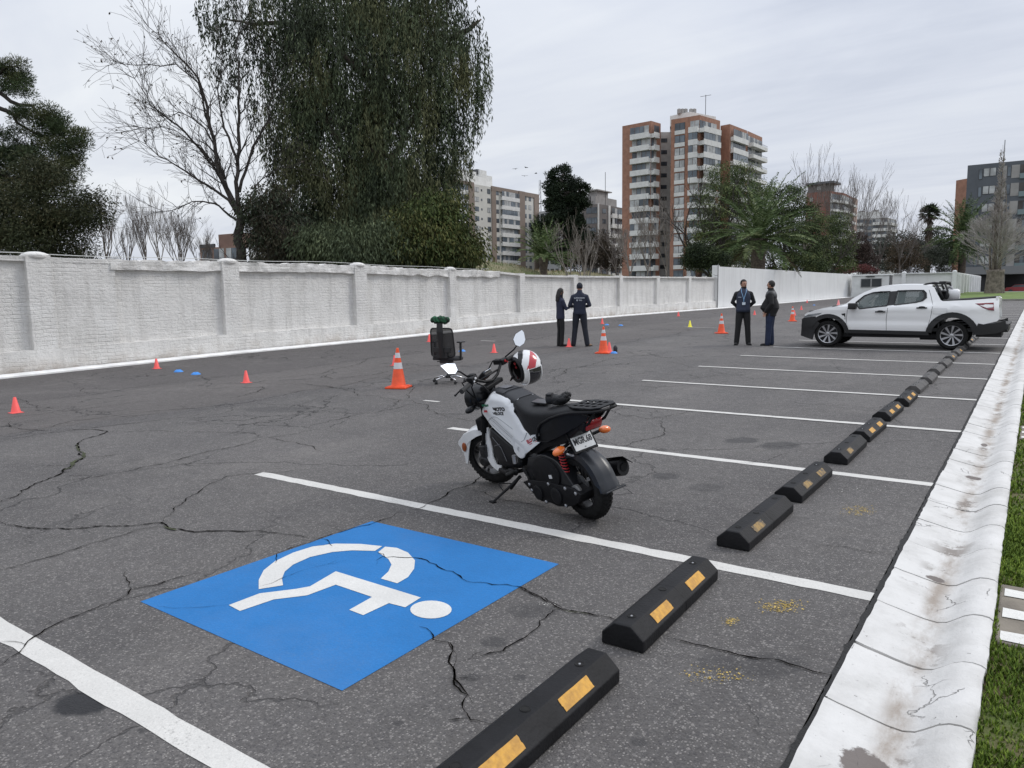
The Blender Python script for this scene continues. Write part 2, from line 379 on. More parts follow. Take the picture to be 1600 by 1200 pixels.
# ------------------------------------------------------------------ painted markings
def paint_mat(name, col, wear=.5, dirt=(.3, .29, .27)):
    mt = M(name, col, .8, spec=.3); n = NB(mt)
    c = n.mix(n.map(n.noise(2.5, 6, .7), .40, .70, 0, .65), col, tuple(k*.78 for k in col)); f = n.m('ADD', n.noise(55, 5, .8), n.map(n.noise(1.7, 3), .35, .75, -.08, .07))
    c = n.mix(n.map(f, .56, .68, 0, wear), c, dirt)
    g1_ = n.noise(130, 4, .8); c = n.mix(n.map(g1_, .42, .62, .38, 0), c, tuple(k*.62 for k in col)); c = n.mix(n.map(n.noise(.9, 5, .7), .5, .7, 0, .22), c, tuple(k*.6+.10 for k in col)); c = n.mix(n.map(n.noise(75, 3, .8), .64, .70, 0, .7), c, dirt)
    wv = n.vadd(n.tc.outputs['Object'], n.noise(1.3, 5, .6, col=True), .9)
    n.out(c, None, n.bump(n.noise(60, 4), .004)); return mt
M_line = paint_mat('line_paint', (.62, .605, .57), .8, (.24, .23, .22))
M_sym = paint_mat('symbol_paint', (.66, .65, .62), .3, (.45, .45, .45)); M_blue = paint_mat('blue_paint', (.018, .165, .44), .45, (.07, .17, .33))
def sheet(poly, z, name, mt, step=1.2):
    bm = bmesh.new(); vs = [bm.verts.new((x, y, 0)) for x, y in poly]; bm.faces.new(vs)
    xs = [p[0] for p in poly]; ys = [p[1] for p in poly]
    for ax, lo, hi in ((0, min(xs), max(xs)), (1, min(ys), max(ys))):
        k = lo+step
        while k < hi:
            co = [0, 0, 0]; no = [0, 0, 0]; co[ax] = k; no[ax] = 1
            bmesh.ops.bisect_plane(bm, geom=bm.verts[:]+bm.edges[:]+bm.faces[:], plane_co=co, plane_no=no); k += step
    bmesh.ops.triangulate(bm, faces=bm.faces)
    for v in bm.verts: v.co.z = tz_mesh(v.co.x, v.co.y)+z+.006*min(1, max(0, v.co.y-7)/3)
    bmesh.ops.recalc_face_normals(bm, faces=bm.faces)
    me = bpy.data.meshes.new(name); bm.to_mesh(me); bm.free(); me.materials.append(mt)
    if len(me.polygons) and me.polygons[0].normal.z < 0: me.flip_normals()
    o = bpy.data.objects.new(name, me); COL.objects.link(o); return o
AXS = frange(-17.35, -.60, .6); AYS = frange(-6, 100, 1.0)
def tz_mesh(x, y):
    """height of the asphalt mesh itself (bilinear over its cells), so that paint stays just above it"""
    if not (AXS[0] <= x <= AXS[-1] and AYS[0] <= y <= AYS[-1]): return tz(x, y)
    i = min(len(AXS)-2, int((x-AXS[0])/(AXS[1]-AXS[0]))); j = min(len(AYS)-2, int((y-AYS[0])/(AYS[1]-AYS[0])))
    s = (x-AXS[i])/(AXS[i+1]-AXS[i]); t = (y-AYS[j])/(AYS[j+1]-AYS[j])
    return (tz(AXS[i], AYS[j])*(1-s)+tz(AXS[i+1], AYS[j])*s)*(1-t)+(tz(AXS[i], AYS[j+1])*(1-s)+tz(AXS[i+1], AYS[j+1])*s)*t
PITCH = 2.655
r_ = random.Random(3)
def rough_line(x0, x1, y, w_, name='parking_line'):
    n = 60; top = []; bot = []
    for i in range(n+1):
        x = x0+(x1-x0)*i/n; top.append((x+r_.uniform(-.01, .01), y+w_/2+r_.uniform(-.006, .006))); bot.append((x, y-w_/2+r_.uniform(-.006, .006)))
    return struct(sheet(bot+top[::-1], .0025, name, M_line, 1.5))
for k in range(-1, 26):
    y = 4.0+PITCH*k
    x0 = -5.62 if k >= 0 else -7.0
    x1 = -.60 if k >= 0 else -.62
    rough_line(x0, x1, y, .115 if k >= 0 else .112)
# faded older dashes out in the lot
for (u, v, L_) in [(762, 533, .55), (674, 627, .3), (1095, 512, 1.3)]:
    p = G(u, v); rough_line(p.x-L_/2, p.x+L_/2, p.y, .07)
struct(sheet([(-3.72, 1.89), (-2.17, 1.87), (-2.18, 3.53), (-3.71, 3.53)], .0022, 'accessible_bay_square', M_blue))
def img(pts, ox, oy, s): return [tuple(G(ox+x/s, oy+y/s).xy) for x, y in pts]
SYM = [[(360, 335), (470, 293), (600, 277), (650, 268), (742, 214), (1046, 308), (990, 343), (932, 328), (840, 371), (790, 352), (872, 306), (742, 262), (640, 300), (520, 315), (400, 356)]]
for pts in SYM: struct(sheet(img(pts, 200, 800, 2.2857), .0042, 'wheelchair_symbol', M_sym))
arc1 = [(467, 278), (467, 245), (485, 210), (525, 178), (590, 147), (660, 125), (740, 115), (830, 116), (908, 124), (882, 141), (800, 139), (730, 145), (650, 163), (590, 190), (560, 215), (550, 240), (554, 264)]
arc2 = [(918, 126), (960, 130), (1000, 147), (1025, 175), (1022, 205), (1000, 235), (962, 257), (903, 240), (930, 215), (941, 190), (930, 170), (893, 146)]
for pts in (arc1, arc2): struct(sheet(img(pts, 200, 800, 2.2857), .0042, 'wheelchair_symbol', M_sym))
hd = [(1082+74*math.cos(t*math.pi/14), 351+32*math.sin(t*math.pi/14)) for t in range(28)]
struct(sheet(img(hd, 200, 800, 2.2857), .0042, 'wheelchair_symbol', M_sym))

# ------------------------------------------------------------------ cracks in the asphalt
M_crack = M('crack_dirt', (.006, .0055, .005), 1.0, var=.3, vs=6, spec=0); M_moss = M('crack_moss', (.035, .042, .015), .95, var=.4, vs=20)
def fractal(pts, it, amp):
    for _ in range(it):
        q = [pts[0]]
        for a, b in zip(pts, pts[1:]):
            d = (b-a); m_ = (a+b)/2+Vector((-d.y, d.x))*r_.uniform(-amp, amp); q += [m_, b]
        pts = q
    return pts
def crack(b, pts, w_, z=.006):
    pts = [Vector(q) for q in pts]
    L_ = sum((q-p).length for p, q in zip(pts, pts[1:])); it = 1
    while L_/(len(pts)-1)/2**it > .05 and it < 5: it += 1
    p = fractal([Vector(q) for q in pts], it, .13); n = len(p); vs = []
    for i, q in enumerate(p):
        d = (p[min(n-1, i+1)]-p[max(0, i-1)]).normalized(); nn = Vector((-d.y, d.x)); e = min(1, .25+4*min(i, n-1-i)/n)
        ww = w_*.62*r_.uniform(.25, 1.35)*e/2; zz = tz_mesh(q.x, q.y)+z+.006*min(1, max(0, q.y-7)/3)
        vs += [(q.x+nn.x*ww, q.y+nn.y*ww, zz), (q.x-nn.x*ww*r_.uniform(.6, 1.3), q.y-nn.y*ww, zz)]
    b.add(vs, [(2*i, 2*i+1, 2*i+3, 2*i+2) for i in range(n-1)])
    # side twigs
    for i in range(3, n-3, 9):
        if r_.random() < .35:
            q = p[i]; a = r_.uniform(0, 6.28); l = r_.uniform(.04, .16)
            e = q+Vector((math.cos(a)*l, math.sin(a)*l)); f = fractal([q, e], 2, .3); k = len(b.v)
            for j, s in enumerate(f): ww = w_*.18*(1-j/len(f)); zz = tz_mesh(s.x, s.y)+z+.006*min(1, max(0, s.y-7)/3); b.v += [(s.x+ww, s.y, zz), (s.x-ww, s.y+ww, zz)]
            for j in range(len(f)-1): b.f.append((k+2*j, k+2*j+1, k+2*j+3, k+2*j+2)); b.mi.append(b.cur)
cb = MB()
CR6 = [([(0, 312), (60, 290), (110, 255), (160, 235), (210, 205), (240, 190), (285, 160), (265, 140), (260, 115), (300, 95), (360, 75), (270, 68), (245, 70)], .03),
       ([(0, 378), (60, 392), (130, 400), (230, 402), (350, 392), (450, 390), (540, 380), (570, 400), (650, 412), (800, 410), (950, 420), (1060, 432)], .022),
       ([(540, 380), (580, 345), (620, 310), (680, 265), (760, 225), (810, 218), (900, 212), (1071, 195)], .014), ([(0, 540), (60, 525), (150, 500), (250, 470), (350, 440), (450, 408), (540, 392)], .012),
       ([(0, 860), (50, 825), (85, 790), (150, 740), (220, 705), (300, 675), (390, 645), (440, 602), (540, 585), (620, 560), (700, 545)], .014),
       ([(440, 602), (425, 575), (425, 540)], .010), ([(130, 250), (400, 212), (560, 180), (700, 140), (850, 105), (1071, 65)], .016), ([(360, 75), (500, 72), (720, 76), (900, 85)], .012),
       ([(0, 780), (50, 780), (85, 790)], .010), ([(900, 95), (1000, 115), (1071, 140)], .012), ([(580, 180), (680, 182), (800, 178)], .012), ([(130, 188), (240, 188)], .012), ([(290, 160), (420, 150)], .012),
       ([(0, 105), (120, 85), (270, 66), (500, 40), (700, 12)], .02), ([(35, 42), (50, 62), (115, 68), (190, 72)], .015)]
for p, w_ in CR6: crack(cb, img(p, 0, 640, 2.1428), w_)
CR2 = [([(970, 0), (905, 30), (860, 48), (760, 74), (690, 95), (600, 125), (530, 152), (525, 185)], .014), ([(690, 95), (720, 112), (730, 125)], .009), ([(890, 145), (920, 165), (1020, 165), (1100, 190), (1160, 215), (1210, 250), (1300, 262), (1400, 270), (1430, 285), (1490, 310), (1550, 345), (1600, 365)], .013),
       ([(1550, 345), (1500, 370), (1460, 420), (1400, 460), (1340, 500), (1250, 520), (1180, 540)], .011), ([(1040, 412), (1080, 430), (1090, 460), (1150, 470), (1160, 500), (1145, 540), (1165, 600), (1200, 640), (1230, 686)], .013), ([(780, 175), (600, 220), (470, 270)], .004), ([(365, 335), (200, 345), (100, 340)], .004),
       ([(0, 275), (100, 262), (200, 230)], .009)]
for p, w_ in CR2: crack(cb, img(p, 200, 800, 2.2857), w_)
CR3 = [([(250, 135), (330, 170), (410, 215), (480, 225), (560, 240), (630, 258)], .014), ([(780, 310), (850, 330), (920, 345), (1000, 365), (1080, 385), (1150, 390), (1220, 410), (1300, 435), (1370, 450)], .016), ([(0, 330), (20, 420), (20, 470), (70, 520), (60, 580), (80, 610), (170, 625)], .011), ([(0, 610), (60, 605)], .009)]
for p, w_ in CR3: crack(cb, img(p, 700, 860, 2.2857), w_)
CRM = [([(640, 800), (700, 770), (735, 758), (752, 744), (762, 738)], .016), ([(735, 764), (770, 778), (815, 786), (845, 792)], .012), ([(860, 596), (960, 598), (1060, 592), (1180, 585)], .015), ([(950, 640), (1010, 655), (1100, 640)], .013), ([(640, 632), (560, 648), (480, 668)], .015), ([(845, 600), (900, 575), (960, 560), (1050, 548)], .02),
       ([(700, 590), (640, 622), (600, 640)], .012), ([(560, 560), (500, 585), (430, 592)], .02), ([(1035, 655), (1000, 690), (960, 700)], .012), ([(470, 600), (520, 606), (570, 612)], .02), ([(480, 585), (520, 592), (590, 585), (650, 575), (760, 560)], .02), ([(400, 600), (540, 610), (680, 645), (760, 660)], .013),
       ([(960, 545), (1050, 560), (1100, 552)], .02), ([(1280, 700), (1200, 720), (1120, 725)], .006), ([(1385, 870), (1320, 855), (1270, 852)], .006), ([(0, 655), (40, 650), (130, 640), (260, 625)], .015), ([(60, 640), (45, 630), (20, 622)], .012), ([(120, 602), (135, 615), (160, 612)], .012)]
for p, w_ in CRM: crack(cb, [tuple(G(*q).xy) for q in p], w_)
# the long seams between paved strips, and worn cracking beside them
for X_ in (-12.95, -9.9):
    crack(cb, [(X_+r_.uniform(-.05, .05), y) for y in frange(-3, 45, 3)], .018)
for i in range(15):
    y = r_.uniform(2, 38); x = r_.uniform(-15.5, -8); a = r_.uniform(-.5, .5)+(math.pi/2 if r_.random() < .6 else 0); pts = [(x, y)]
    for j in range(r_.randint(2, 4)): a += r_.uniform(-.6, .6); x += math.cos(a)*.8; y += math.sin(a)*.8; pts.append((x, y))
    if all(-17 < p[0] < -6 for p in pts): crack(cb, pts, r_.uniform(.01, .022))
struct(cb.build('asphalt_cracks', M_crack, recalc=False))
# moss sitting in the widest cracks
mb_ = MB()
for p, w_ in (([(210, 205), (240, 190), (285, 160), (265, 140), (260, 118)], .05), ([(545, 392), (570, 402), (590, 406)], .055)): crack(mb_, img(p, 0, 640, 2.1428), w_, .008)
crack(mb_, img([(410, 218), (470, 226), (500, 232)], 700, 860, 2.2857), .02, .008)
struct(mb_.build('crack_moss', M_moss, recalc=False))
# remains of older yellow paint and chips
M_yel = M('old_yellow_paint', (.42, .30, .08), .9, var=.45, vs=60); M_chip = M('paint_chips', (.55, .54, .5), .8, var=.2, vs=30)
def specks(cx, cy, ru, rv, n, name, mt, smax=.016, seed=1):
    q = random.Random(seed); b = MB()
    for i in range(n):
        u = cx+q.uniform(-ru, ru)*q.random()**.5; v = cy+q.uniform(-rv, rv)*q.random()**.5; p = G(u, v); s = q.uniform(.0015, smax*.62)*q.random()**.5
        k = q.randint(4, 6); ph = q.uniform(0, 6)
        if not (-5 < p.x < -.7): continue
        b.add([(p.x+s*q.uniform(.4, 1.3)*math.cos(ph+6.283*j/k), p.y+s*q.uniform(.4, 1.3)*math.sin(ph+6.283*j/k), tz_mesh(p.x, p.y)+.0035) for j in range(k)], [tuple(range(k))])
    return struct(b.build(name, mt))
specks(1222, 948, 42, 12, 290, 'old_yellow_paint', M_yel, .013, 1); specks(1140, 972, 16, 7, 90, 'old_yellow_paint', M_yel, .012, 2); specks(1120, 1055, 60, 16, 140, 'old_yellow_paint', M_yel, .012, 3)
specks(1342, 798, 32, 10, 300, 'old_yellow_paint', M_yel, .013, 4); specks(1120, 1060, 55, 16, 26, 'paint_chips', M_chip, .007, 5); specks(852, 945, 20, 4, 30, 'paint_chips', M_chip, .009, 6); specks(1340, 765, 60, 6, 30, 'paint_chips', M_chip, .012, 7)

# ------------------------------------------------------------------ the whitewashed gutter
def gutter_mat():
    mt = M('whitewashed_concrete', (.7, .69, .66), .85); n = NB(mt); X, Y, Z = n.sep()
    c = n.ramp(n.noise(3, 6, .7), [(.3, (.44, .43, .41)), (.55, (.56, .55, .53)), (.8, (.62, .61, .59))])
    # brown silt along the channel, bare concrete patches where the paint has gone
    ch = n.map(n.m('ABSOLUTE', n.m('SUBTRACT', n.m('ADD', X, n.m('MULTIPLY', n.m('SUBTRACT', n.noise(2.2, 3), .5), .12)), -.335)), .0, .085, 1, 0, True)
    al = n.scale(n.tc.outputs['Object'], (1.0, .35, 1))
    k = n.m('MULTIPLY', ch, n.map(n.noise(3.6, 6, .7, vec=al), .42, .58)); c = n.mix(n.m('MULTIPLY', k, .85), c, (.25, .205, .165))
    k2 = n.m('MULTIPLY', n.map(n.m('ABSOLUTE', n.m('SUBTRACT', X, -.34)), .02, .13, 1, 0), n.map(n.noise(2.6, 7, .75), .56, .60)); c = n.mix(n.m('MULTIPLY', k2, .85), c, (.17, .145, .125))
    nz = n.m('MULTIPLY', n.m('SUBTRACT', n.noise(14, 5, .8), .5), 1.0)
    for (u, v, rx, ry) in [(1355, 1185, .085, .10), (1463, 895, .05, .035), (1522, 740, .06, .07), (1538, 690, .03, .12)]:
        p = G(u, v); r = n.m('SQRT', n.m('ADD', n.m('POWER', n.m('DIVIDE', n.m('SUBTRACT', X, p.x), rx), 2), n.m('POWER', n.m('DIVIDE', n.m('SUBTRACT', Y, p.y), ry), 2)))
        c = n.mix(n.map(n.m('ADD', r, nz), .85, .98, .95, 0), c, (.125, .105, .095))
    wv = n.vadd(n.tc.outputs['Object'], n.noise(4, 4, .6, col=True), .25); e = n.voro(3.5, 'DISTANCE_TO_EDGE', vec=wv)
    ck = n.m('MULTIPLY', n.map(e, .002, .012, 1, 0), n.map(n.noise(2.2, 3), .55, .62)); c = n.mix(n.m('MULTIPLY', ck, .7), c, (.2, .19, .18))
    pit = n.map(n.noise(38, 4, .8), .68, .72); c = n.mix(n.m('MULTIPLY', pit, .8), c, (.22, .2, .18))
    n.out(c, None, n.bump(n.m('SUBTRACT', n.m('ADD', n.noise(18, 5, .7), n.m('MULTIPLY', n.noise(3, 3), .4)), n.m('ADD', pit, ck)), .007)); return mt
MG = gutter_mat()
# channel: slopes down from the asphalt, lowest at .3 m, then a rounded lip by the grass
GP = [(-.575, .006), (-.53, .0), (-.48, -.010), (-.42, -.024), (-.36, -.036), (-.31, -.040), (-.27, -.030), (-.235, -.006), (-.20, .020), (-.165, .036), (-.13, .040), (-.10, .036), (-.085, .026), (-.08, -.1)]
def gutter():
    b = MB(); y = -2.0; q = random.Random(5); L_ = .543; i = 0
    y0 = 3.96-L_*12
    while y0 < 96:
        L2 = L_ if y0 < 50 else L_*3
        dz = q.uniform(-.002, .002); tl = q.uniform(-.003, .003); dx = q.uniform(-.004, .004); m_ = 9 if y0 < 14 else (3 if y0 < 50 else 2); g_ = .0065
        ya, yb = y0+g_, y0+L2-g_; secs = []
        sk = q.uniform(-.02, .02)
        for j in range(m_):
            t = j/(m_-1); yy = ya+(yb-ya)*t; s = []
            s.append((GP[0][0]+dx, yy, tz(-.6, yy)-.10))
            for kx, (x, z) in enumerate(GP):
                f = (x+.58)/.5
                ed = .006 if j in (0, m_-1) and kx not in (0, len(GP)-1) else 0
                jx = q.uniform(-.0035, .0035) if kx in (0, len(GP)-2) and y0 < 20 else 0
                s.append((x+dx+jx, yy+sk*(f-.5)*.6, tz(-.6, yy)+z+dz+tl*(t-.5)+.012*math.sin(f*3.1)*0-ed+(noise.noise(Vector((x*6, yy*3, 3)))*.0015)))
            secs.append(s)
        b.loft(secs, cap=True, closed=True); y0 += L2; i += 1
    return struct(b.build('gutter', MG, smooth=True, autos=50))
gutter()
# dark tarry joint where the asphalt meets the gutter, and dirt by the grass
b = MB(); ys = frange(-2, 60, .035)
vs = []
for y in ys: z = tz(-.6, y); vs += [(-.588-abs(r_.gauss(0, .006))-.002-.022*max(0, noise.noise(Vector((y*2.3, 0, 0)))), y, z+.007), (-.572, y, z+.004)]
b.add(vs, [(2*i, 2*i+1, 2*i+3, 2*i+2) for i in range(len(ys)-1)]); struct(b.build('asphalt_edge_joint', M('joint_tar', (.012, .012, .012), .9, bump=.01, bs=60), recalc=False))
b = MB(); b.add([(-.62, -4, -.03), (-.05, -4, -.03), (-.05, 9, -.03), (-.62, 9, -.03)], [(0, 1, 2, 3)])
for ya, yb in zip(frange(9, 96, 3), frange(9, 96, 3)[1:]): b.add([(-.62, ya, tz(-.6, ya)-.03), (-.05, ya, tz(-.6, ya)-.03), (-.05, yb, tz(-.6, yb)-.03), (-.62, yb, tz(-.6, yb)-.03)], [(0, 1, 2, 3)])
b.v = [(x, y, z-.03) for x, y, z in b.v]
struct(b.build('gutter_bed', M('gutter_bed_dirt', (.02, .018, .015), .95)))

# ------------------------------------------------------------------ lawn
M_lawn = M('lawn_soil', (.075, .10, .02), .95, col2=(.10, .075, .038), vs=2.5, bump=.02, bs=30)
def lz(x, y): return tz(-.6, y)-.005+.015*noise.noise(Vector((x*1.5, y*1.5, 0)))+min(.05, max(0, x-.3)*.03)
struct(grid_mesh([-.085, -.03, .05, .15]+frange(.3, 5, .4)+[6, 8, 12, 20, 40], frange(-3, 20, .5)+frange(22, 80, 4), lz).build('lawn', M_lawn, smooth=True, recalc=False))
def grass(n, x0, x1, ya, yb, seed, hmax, name, wd=.003, avoid=()):
    q = random.Random(seed); b = MB()
    for i in range(n):
        y = ya+(yb-ya)*q.random()**1.5; x = x0+(x1-x0)*q.random()
        if any(a_ < y < b_ and x > c_ for a_, b_, c_ in avoid): continue
        d = noise.noise(Vector((x*2.2, y*2.2, 5)))
        if d < -.28 and q.random() < .45: continue
        z = lz(x, y) if y < 79 else tz(x, y); h = hmax*q.uniform(.4, 1)*(1+.5*d); a_ = q.uniform(0, 6.28); l = q.uniform(.2, .8)*h; s = wd*(1+y*.12)
        cx, sx = math.cos(a_), math.sin(a_); px, py = -sx*s, cx*s
        b.add([(x+px, y+py, z), (x-px, y-py, z), (x+cx*l*.4-px*.7, y+sx*l*.4-py*.7, z+h*.6), (x+cx*l*.4+px*.7, y+sx*l*.4+py*.7, z+h*.6), (x+cx*l, y+sx*l, z+h)], [(0, 1, 2, 3), (3, 2, 4)])
    return b.build(name, MGR, recalc=False)
MGR = M('grass_blades', (.125, .185, .028), .8, col2=(.085, .13, .02), vs=1.6, island=.45, spec=.15)
PATHS = [(3.74, 4.54, -.06), (9.15, 10.05, -.06)]
g1 = grass(52000, -.085, .75, 1.6, 6.0, 11, .028, 'grass', avoid=PATHS)
tag(g1, 'short green lawn grass growing right beside the white gutter', 'grass', kind='stuff')
g2 = grass(26000, -.085, .8, 5.0, 20, 12, .034, 'grass', .004, avoid=PATHS)
tag(g2, 'green lawn grass further along the white gutter', 'grass', kind='stuff')
# striped concrete slabs crossing the lawn
M_slab = M('path_concrete', (.20, .175, .14), .9, col2=(.13, .112, .09), vs=4, bump=.01, bs=25)
M_stripe = paint_mat('stripe_paint', (.72, .71, .67), .7, (.3, .27, .22))
for (ya, yb, _x) in PATHS:
    L_ = yb-ya; b = MB(); b.box((1.9, (ya+yb)/2, tz(-.6, ya)-.035), (3.94, L_-.02, .09)); struct(b.build('striped_path', M_slab, bevel=.01))
    for k in (.10, .46, .82):
        yy = ya+L_*k; w_ = .055
        pts = [(-.05+3.8*i/30, yy-w_+r_.uniform(-.008, .008)) for i in range(31)]+[(3.75-3.8*i/30, yy+w_+r_.uniform(-.008, .008)) for i in range(31)]
        bb = MB(); nn = len(pts); t_ = tessellate_polygon([[Vector((p[0], p[1], 0)) for p in pts]]); bb.add([(p[0], p[1], tz(-.6, ya)+.0145) for p in pts], [tuple(t) for t in t_])
        struct(bb.build('path_stripe', M_stripe))
# far lawn with its kerb, and the road behind it
fb = grid_mesh(frange(-8.5, 14, 1.5), frange(80, 108, 2), lambda x, y: tz(x, y)+.10+.45*min(1, (y-80)/25)); struct(fb.build('far_lawn', M('far_lawn_green', (.10, .15, .03), .9, var=.3, vs=.8, bump=.05, bs=6), smooth=True, recalc=False))
b = MB(); b.box((2.5, 79.7, tz(0, 80)+.06), (22, .5, .2)); struct(b.build('far_kerb', M('kerb_concrete', (.22, .21, .19), .9, var=.2, vs=3)))
b = MB(); b.box((4, 118, .95), (34, 20, .4)); struct(b.build('far_road', M('far_asphalt', (.11, .108, .105), .9, var=.2, vs=.5)))
# ================================================================== BOUNDARY WALLS
WX = -17.9
def zl(y): return tz(WX, y)
def brick_paint():
    mt = M('whitewashed_brick', (.62, .61, .59), .9); n = NB(mt); X, Y, Z = n.sep()
    cmb = n.N.new('ShaderNodeCombineXYZ'); nz = n.noise(2.2, 4, .6, col=True); n.L.new(Y, cmb.inputs[0]); n.L.new(Z, cmb.inputs[1])
    vec = n.vadd(n.vadd(cmb.outputs[0], nz, .10), n.noise(9, 3, .6, col=True), .03)
    br = n.N.new('ShaderNodeTexBrick'); n.L.new(vec, br.inputs[0]); br.inputs['Scale'].default_value = 1; br.inputs['Brick Width'].default_value = .34; br.inputs['Row Height'].default_value = .085; br.inputs['Mortar Size'].default_value = .014; br.inputs['Mortar Smooth'].default_value = .8
    f = n.noise(9, 6, .75); st = n.noise(14, 6, .8, vec=n.scale(n.tc.outputs['Object'], (1, .45, 1.6)))
    c = n.ramp(n.noise(1.2, 6, .7), [(.3, (.69, .675, .65)), (.55, (.78, .765, .735)), (.75, (.83, .82, .795))])
    c = n.mix(n.map(n.noise(22, 6, .8), .6, .72, 0, .4), c, (.42, .40, .37))
    # rain streaks and damp brown foot
    dz = n.noise(1.0, 5, .7, vec=n.scale(n.tc.outputs['Object'], (1, 3.0, .25))); c = n.mix(n.map(dz, .48, .72, 0, .5), c, (.42, .405, .375))
    gz_ = n.m('SUBTRACT', Z, n.m('MULTIPLY', n.m('MAXIMUM', n.m('SUBTRACT', Y, 7), 0), .0165)); gz_ = n.m('MAXIMUM', gz_, n.m('SUBTRACT', Z, .45))
    lo = n.m('MULTIPLY', n.map(gz_, .02, .38, 1, 0), n.map(n.noise(1.6, 6, .75), .42, .62)); c = n.mix(n.m('MULTIPLY', lo, .7), c, (.33, .265, .205))
    h = n.m('ADD', n.m('MULTIPLY', n.m('MULTIPLY', br.outputs['Fac'], n.map(n.noise(1.1, 4, .7), .38, .65)), -.42), n.m('ADD', n.m('MULTIPLY', f, 1.7), n.m('MULTIPLY', st, 1.0)))
    c = n.mix(n.m('MULTIPLY', n.m('MULTIPLY', br.outputs['Fac'], n.map(n.noise(3, 3),   .4, .6)), .12), c, (.40, .39, .37))
    n.out(c, None, n.bump(h, .024)); return mt
MWB = brick_paint()
def rough_slab(b, x0, x1, y0, y1, z0f, z1f, amp=.012, top_amp=.0, st=.12, sz=.12):
    """box between x0 (back) and x1 (front); its front and top are displaced like hand-laid plaster"""
    ny = max(2, int((y1-y0)/st)); nz = max(2, int(1.0*(z1f((y0+y1)/2)-z0f((y0+y1)/2))/sz)); secs = []
    for i in range(ny+1):
        y = y0+(y1-y0)*i/ny; a, t = z0f(y), z1f(y)
        t += top_amp*(noise.noise(Vector((y*3.1, x1*7, 1.7)))+.6*noise.noise(Vector((y*9.3, x1*3, 4))))
        s = [(x0, y, a)]
        for j in range(nz+1):
            z = a+(t-a)*j/nz; s.append((x1+amp*(noise.noise(Vector((x1*5, y*2.3, z*3.1)))*1.1+.8*noise.noise(Vector((x1, y*7, z*11)))), y+(0 if 0 < i < ny else amp*.5*noise.noise(Vector((y, z*5, 0)))), z))
        s.append((x0, y, t)); secs.append(s)
    b.loft(secs)
PIL = [-6.6, -1.9, 2.75, 7.45, 12.2, 16.95, 21.6, 26.2, 30.7, 35.4, 40.1, 44.9, 49.6]
wall = thing('brick_wall', 'long whitewashed brick wall with pillars along the left side of the car park', 'wall', (0, 0, 0))
def top(y): return 2.585+.02*math.sin(y*.5) if y < 24 else (2.585-.12*min(1, (y-24)/2.5)+(0 if y < 30 else (y-30)*.008))
b = MB()
for ya, yb in zip(PIL, PIL[1:]): rough_slab(b, WX-.30, WX-.12, ya+.1, yb-.1+.3, lambda y: zl(y)-.2, lambda y: top(y)-.07, .016, st=.12, sz=.12)
b.build('brick_panel', MWB, wall, smooth=True, autos=50)
b = MB(); rough_slab(b, WX-.26, WX+.035, -7, 49.6, lambda y: zl(y)-.2, lambda y: zl(y)+.50+.03*noise.noise(Vector((y, 0, 0))), .018, .015); b.build('plinth', MWB, wall, smooth=True, autos=50)
b = MB(); rough_slab(b, WX-.30, WX-.005, 9.0, 24.6, lambda y: top(y)-.26+.05*noise.noise(Vector((y*1.9, 3, 0))), lambda y: top(y)-.01, .05, .05, .07, .06)
rough_slab(b, WX-.30, WX-.01, -7, 9.0, lambda y: top(y)-.12, lambda y: top(y)-.02, .02, .015)
rough_slab(b, WX-.31, WX+.02, 24.6, 49.6, lambda y: top(y)-.10, lambda y: top(y)-.02, .010, .008); b.build('coping', MWB, wall, smooth=True, autos=50)
for i, y in enumerate(PIL):
    hw = .25 if y < 20 else .19
    if i == len(PIL)-1: continue
    b = MB(); rough_slab(b, WX-.30, WX+.022, y-hw, y+hw, lambda y_: zl(y_)-.2, lambda y_: top(y)+.02, .014, .01)
    if y < 24: b.T = None; b.ball((WX-.13, y, top(y)+.0), (.21, hw+.04, .10 if i > 2 else .05), n=14, m_=8)
    b.build('pillar', MWB, wall, smooth=True, autos=50)
# plastered stretch in the second bay, flush with the pillars
b = MB(); rough_slab(b, WX-.2, WX-.02, 7.7, 9.1, lambda y: zl(y), lambda y: top(y)-.05, .02); b.build('plaster_patch', MWB, wall, smooth=True, autos=50)
b = MB(); pts = [(WX-.12, y, top(y)+.035+.015*math.sin(y*1.3)+(0.02 if y > 7 else 0)) for y in frange(-5, 24, .6)]; b.tube(pts, .009, 5); b.build('cable', M('pale_cable', (.5, .5, .48), .5), wall)
# broken bricks in a heap at the foot of the wall
b = MB(); q = random.Random(4)
for i in range(16): b.box((WX+.10+q.uniform(-.04, .1), 16.3+q.gauss(0, .35), zl(16)+.02+q.uniform(0, .02)), (q.uniform(.04, .1), q.uniform(.04, .12), q.uniform(.02, .06)), Matrix.Rotation(q.uniform(0, 3), 3, 'Z'))
for i in range(9): b.box((WX+.12+q.uniform(-.04, .06), 7.9+q.gauss(0, .25), zl(8)+.02), (q.uniform(.04, .12), q.uniform(.04, .14), q.uniform(.03, .07)), Matrix.Rotation(q.uniform(0, 3), 3, 'Z'))
tag(b.build('rubble', M('brick_rubble', (.24, .15, .11), .95, var=.5, vs=12), bevel=.006), 'small broken brick pieces fallen at the foot of the whitewashed wall', 'rubble', kind='stuff')
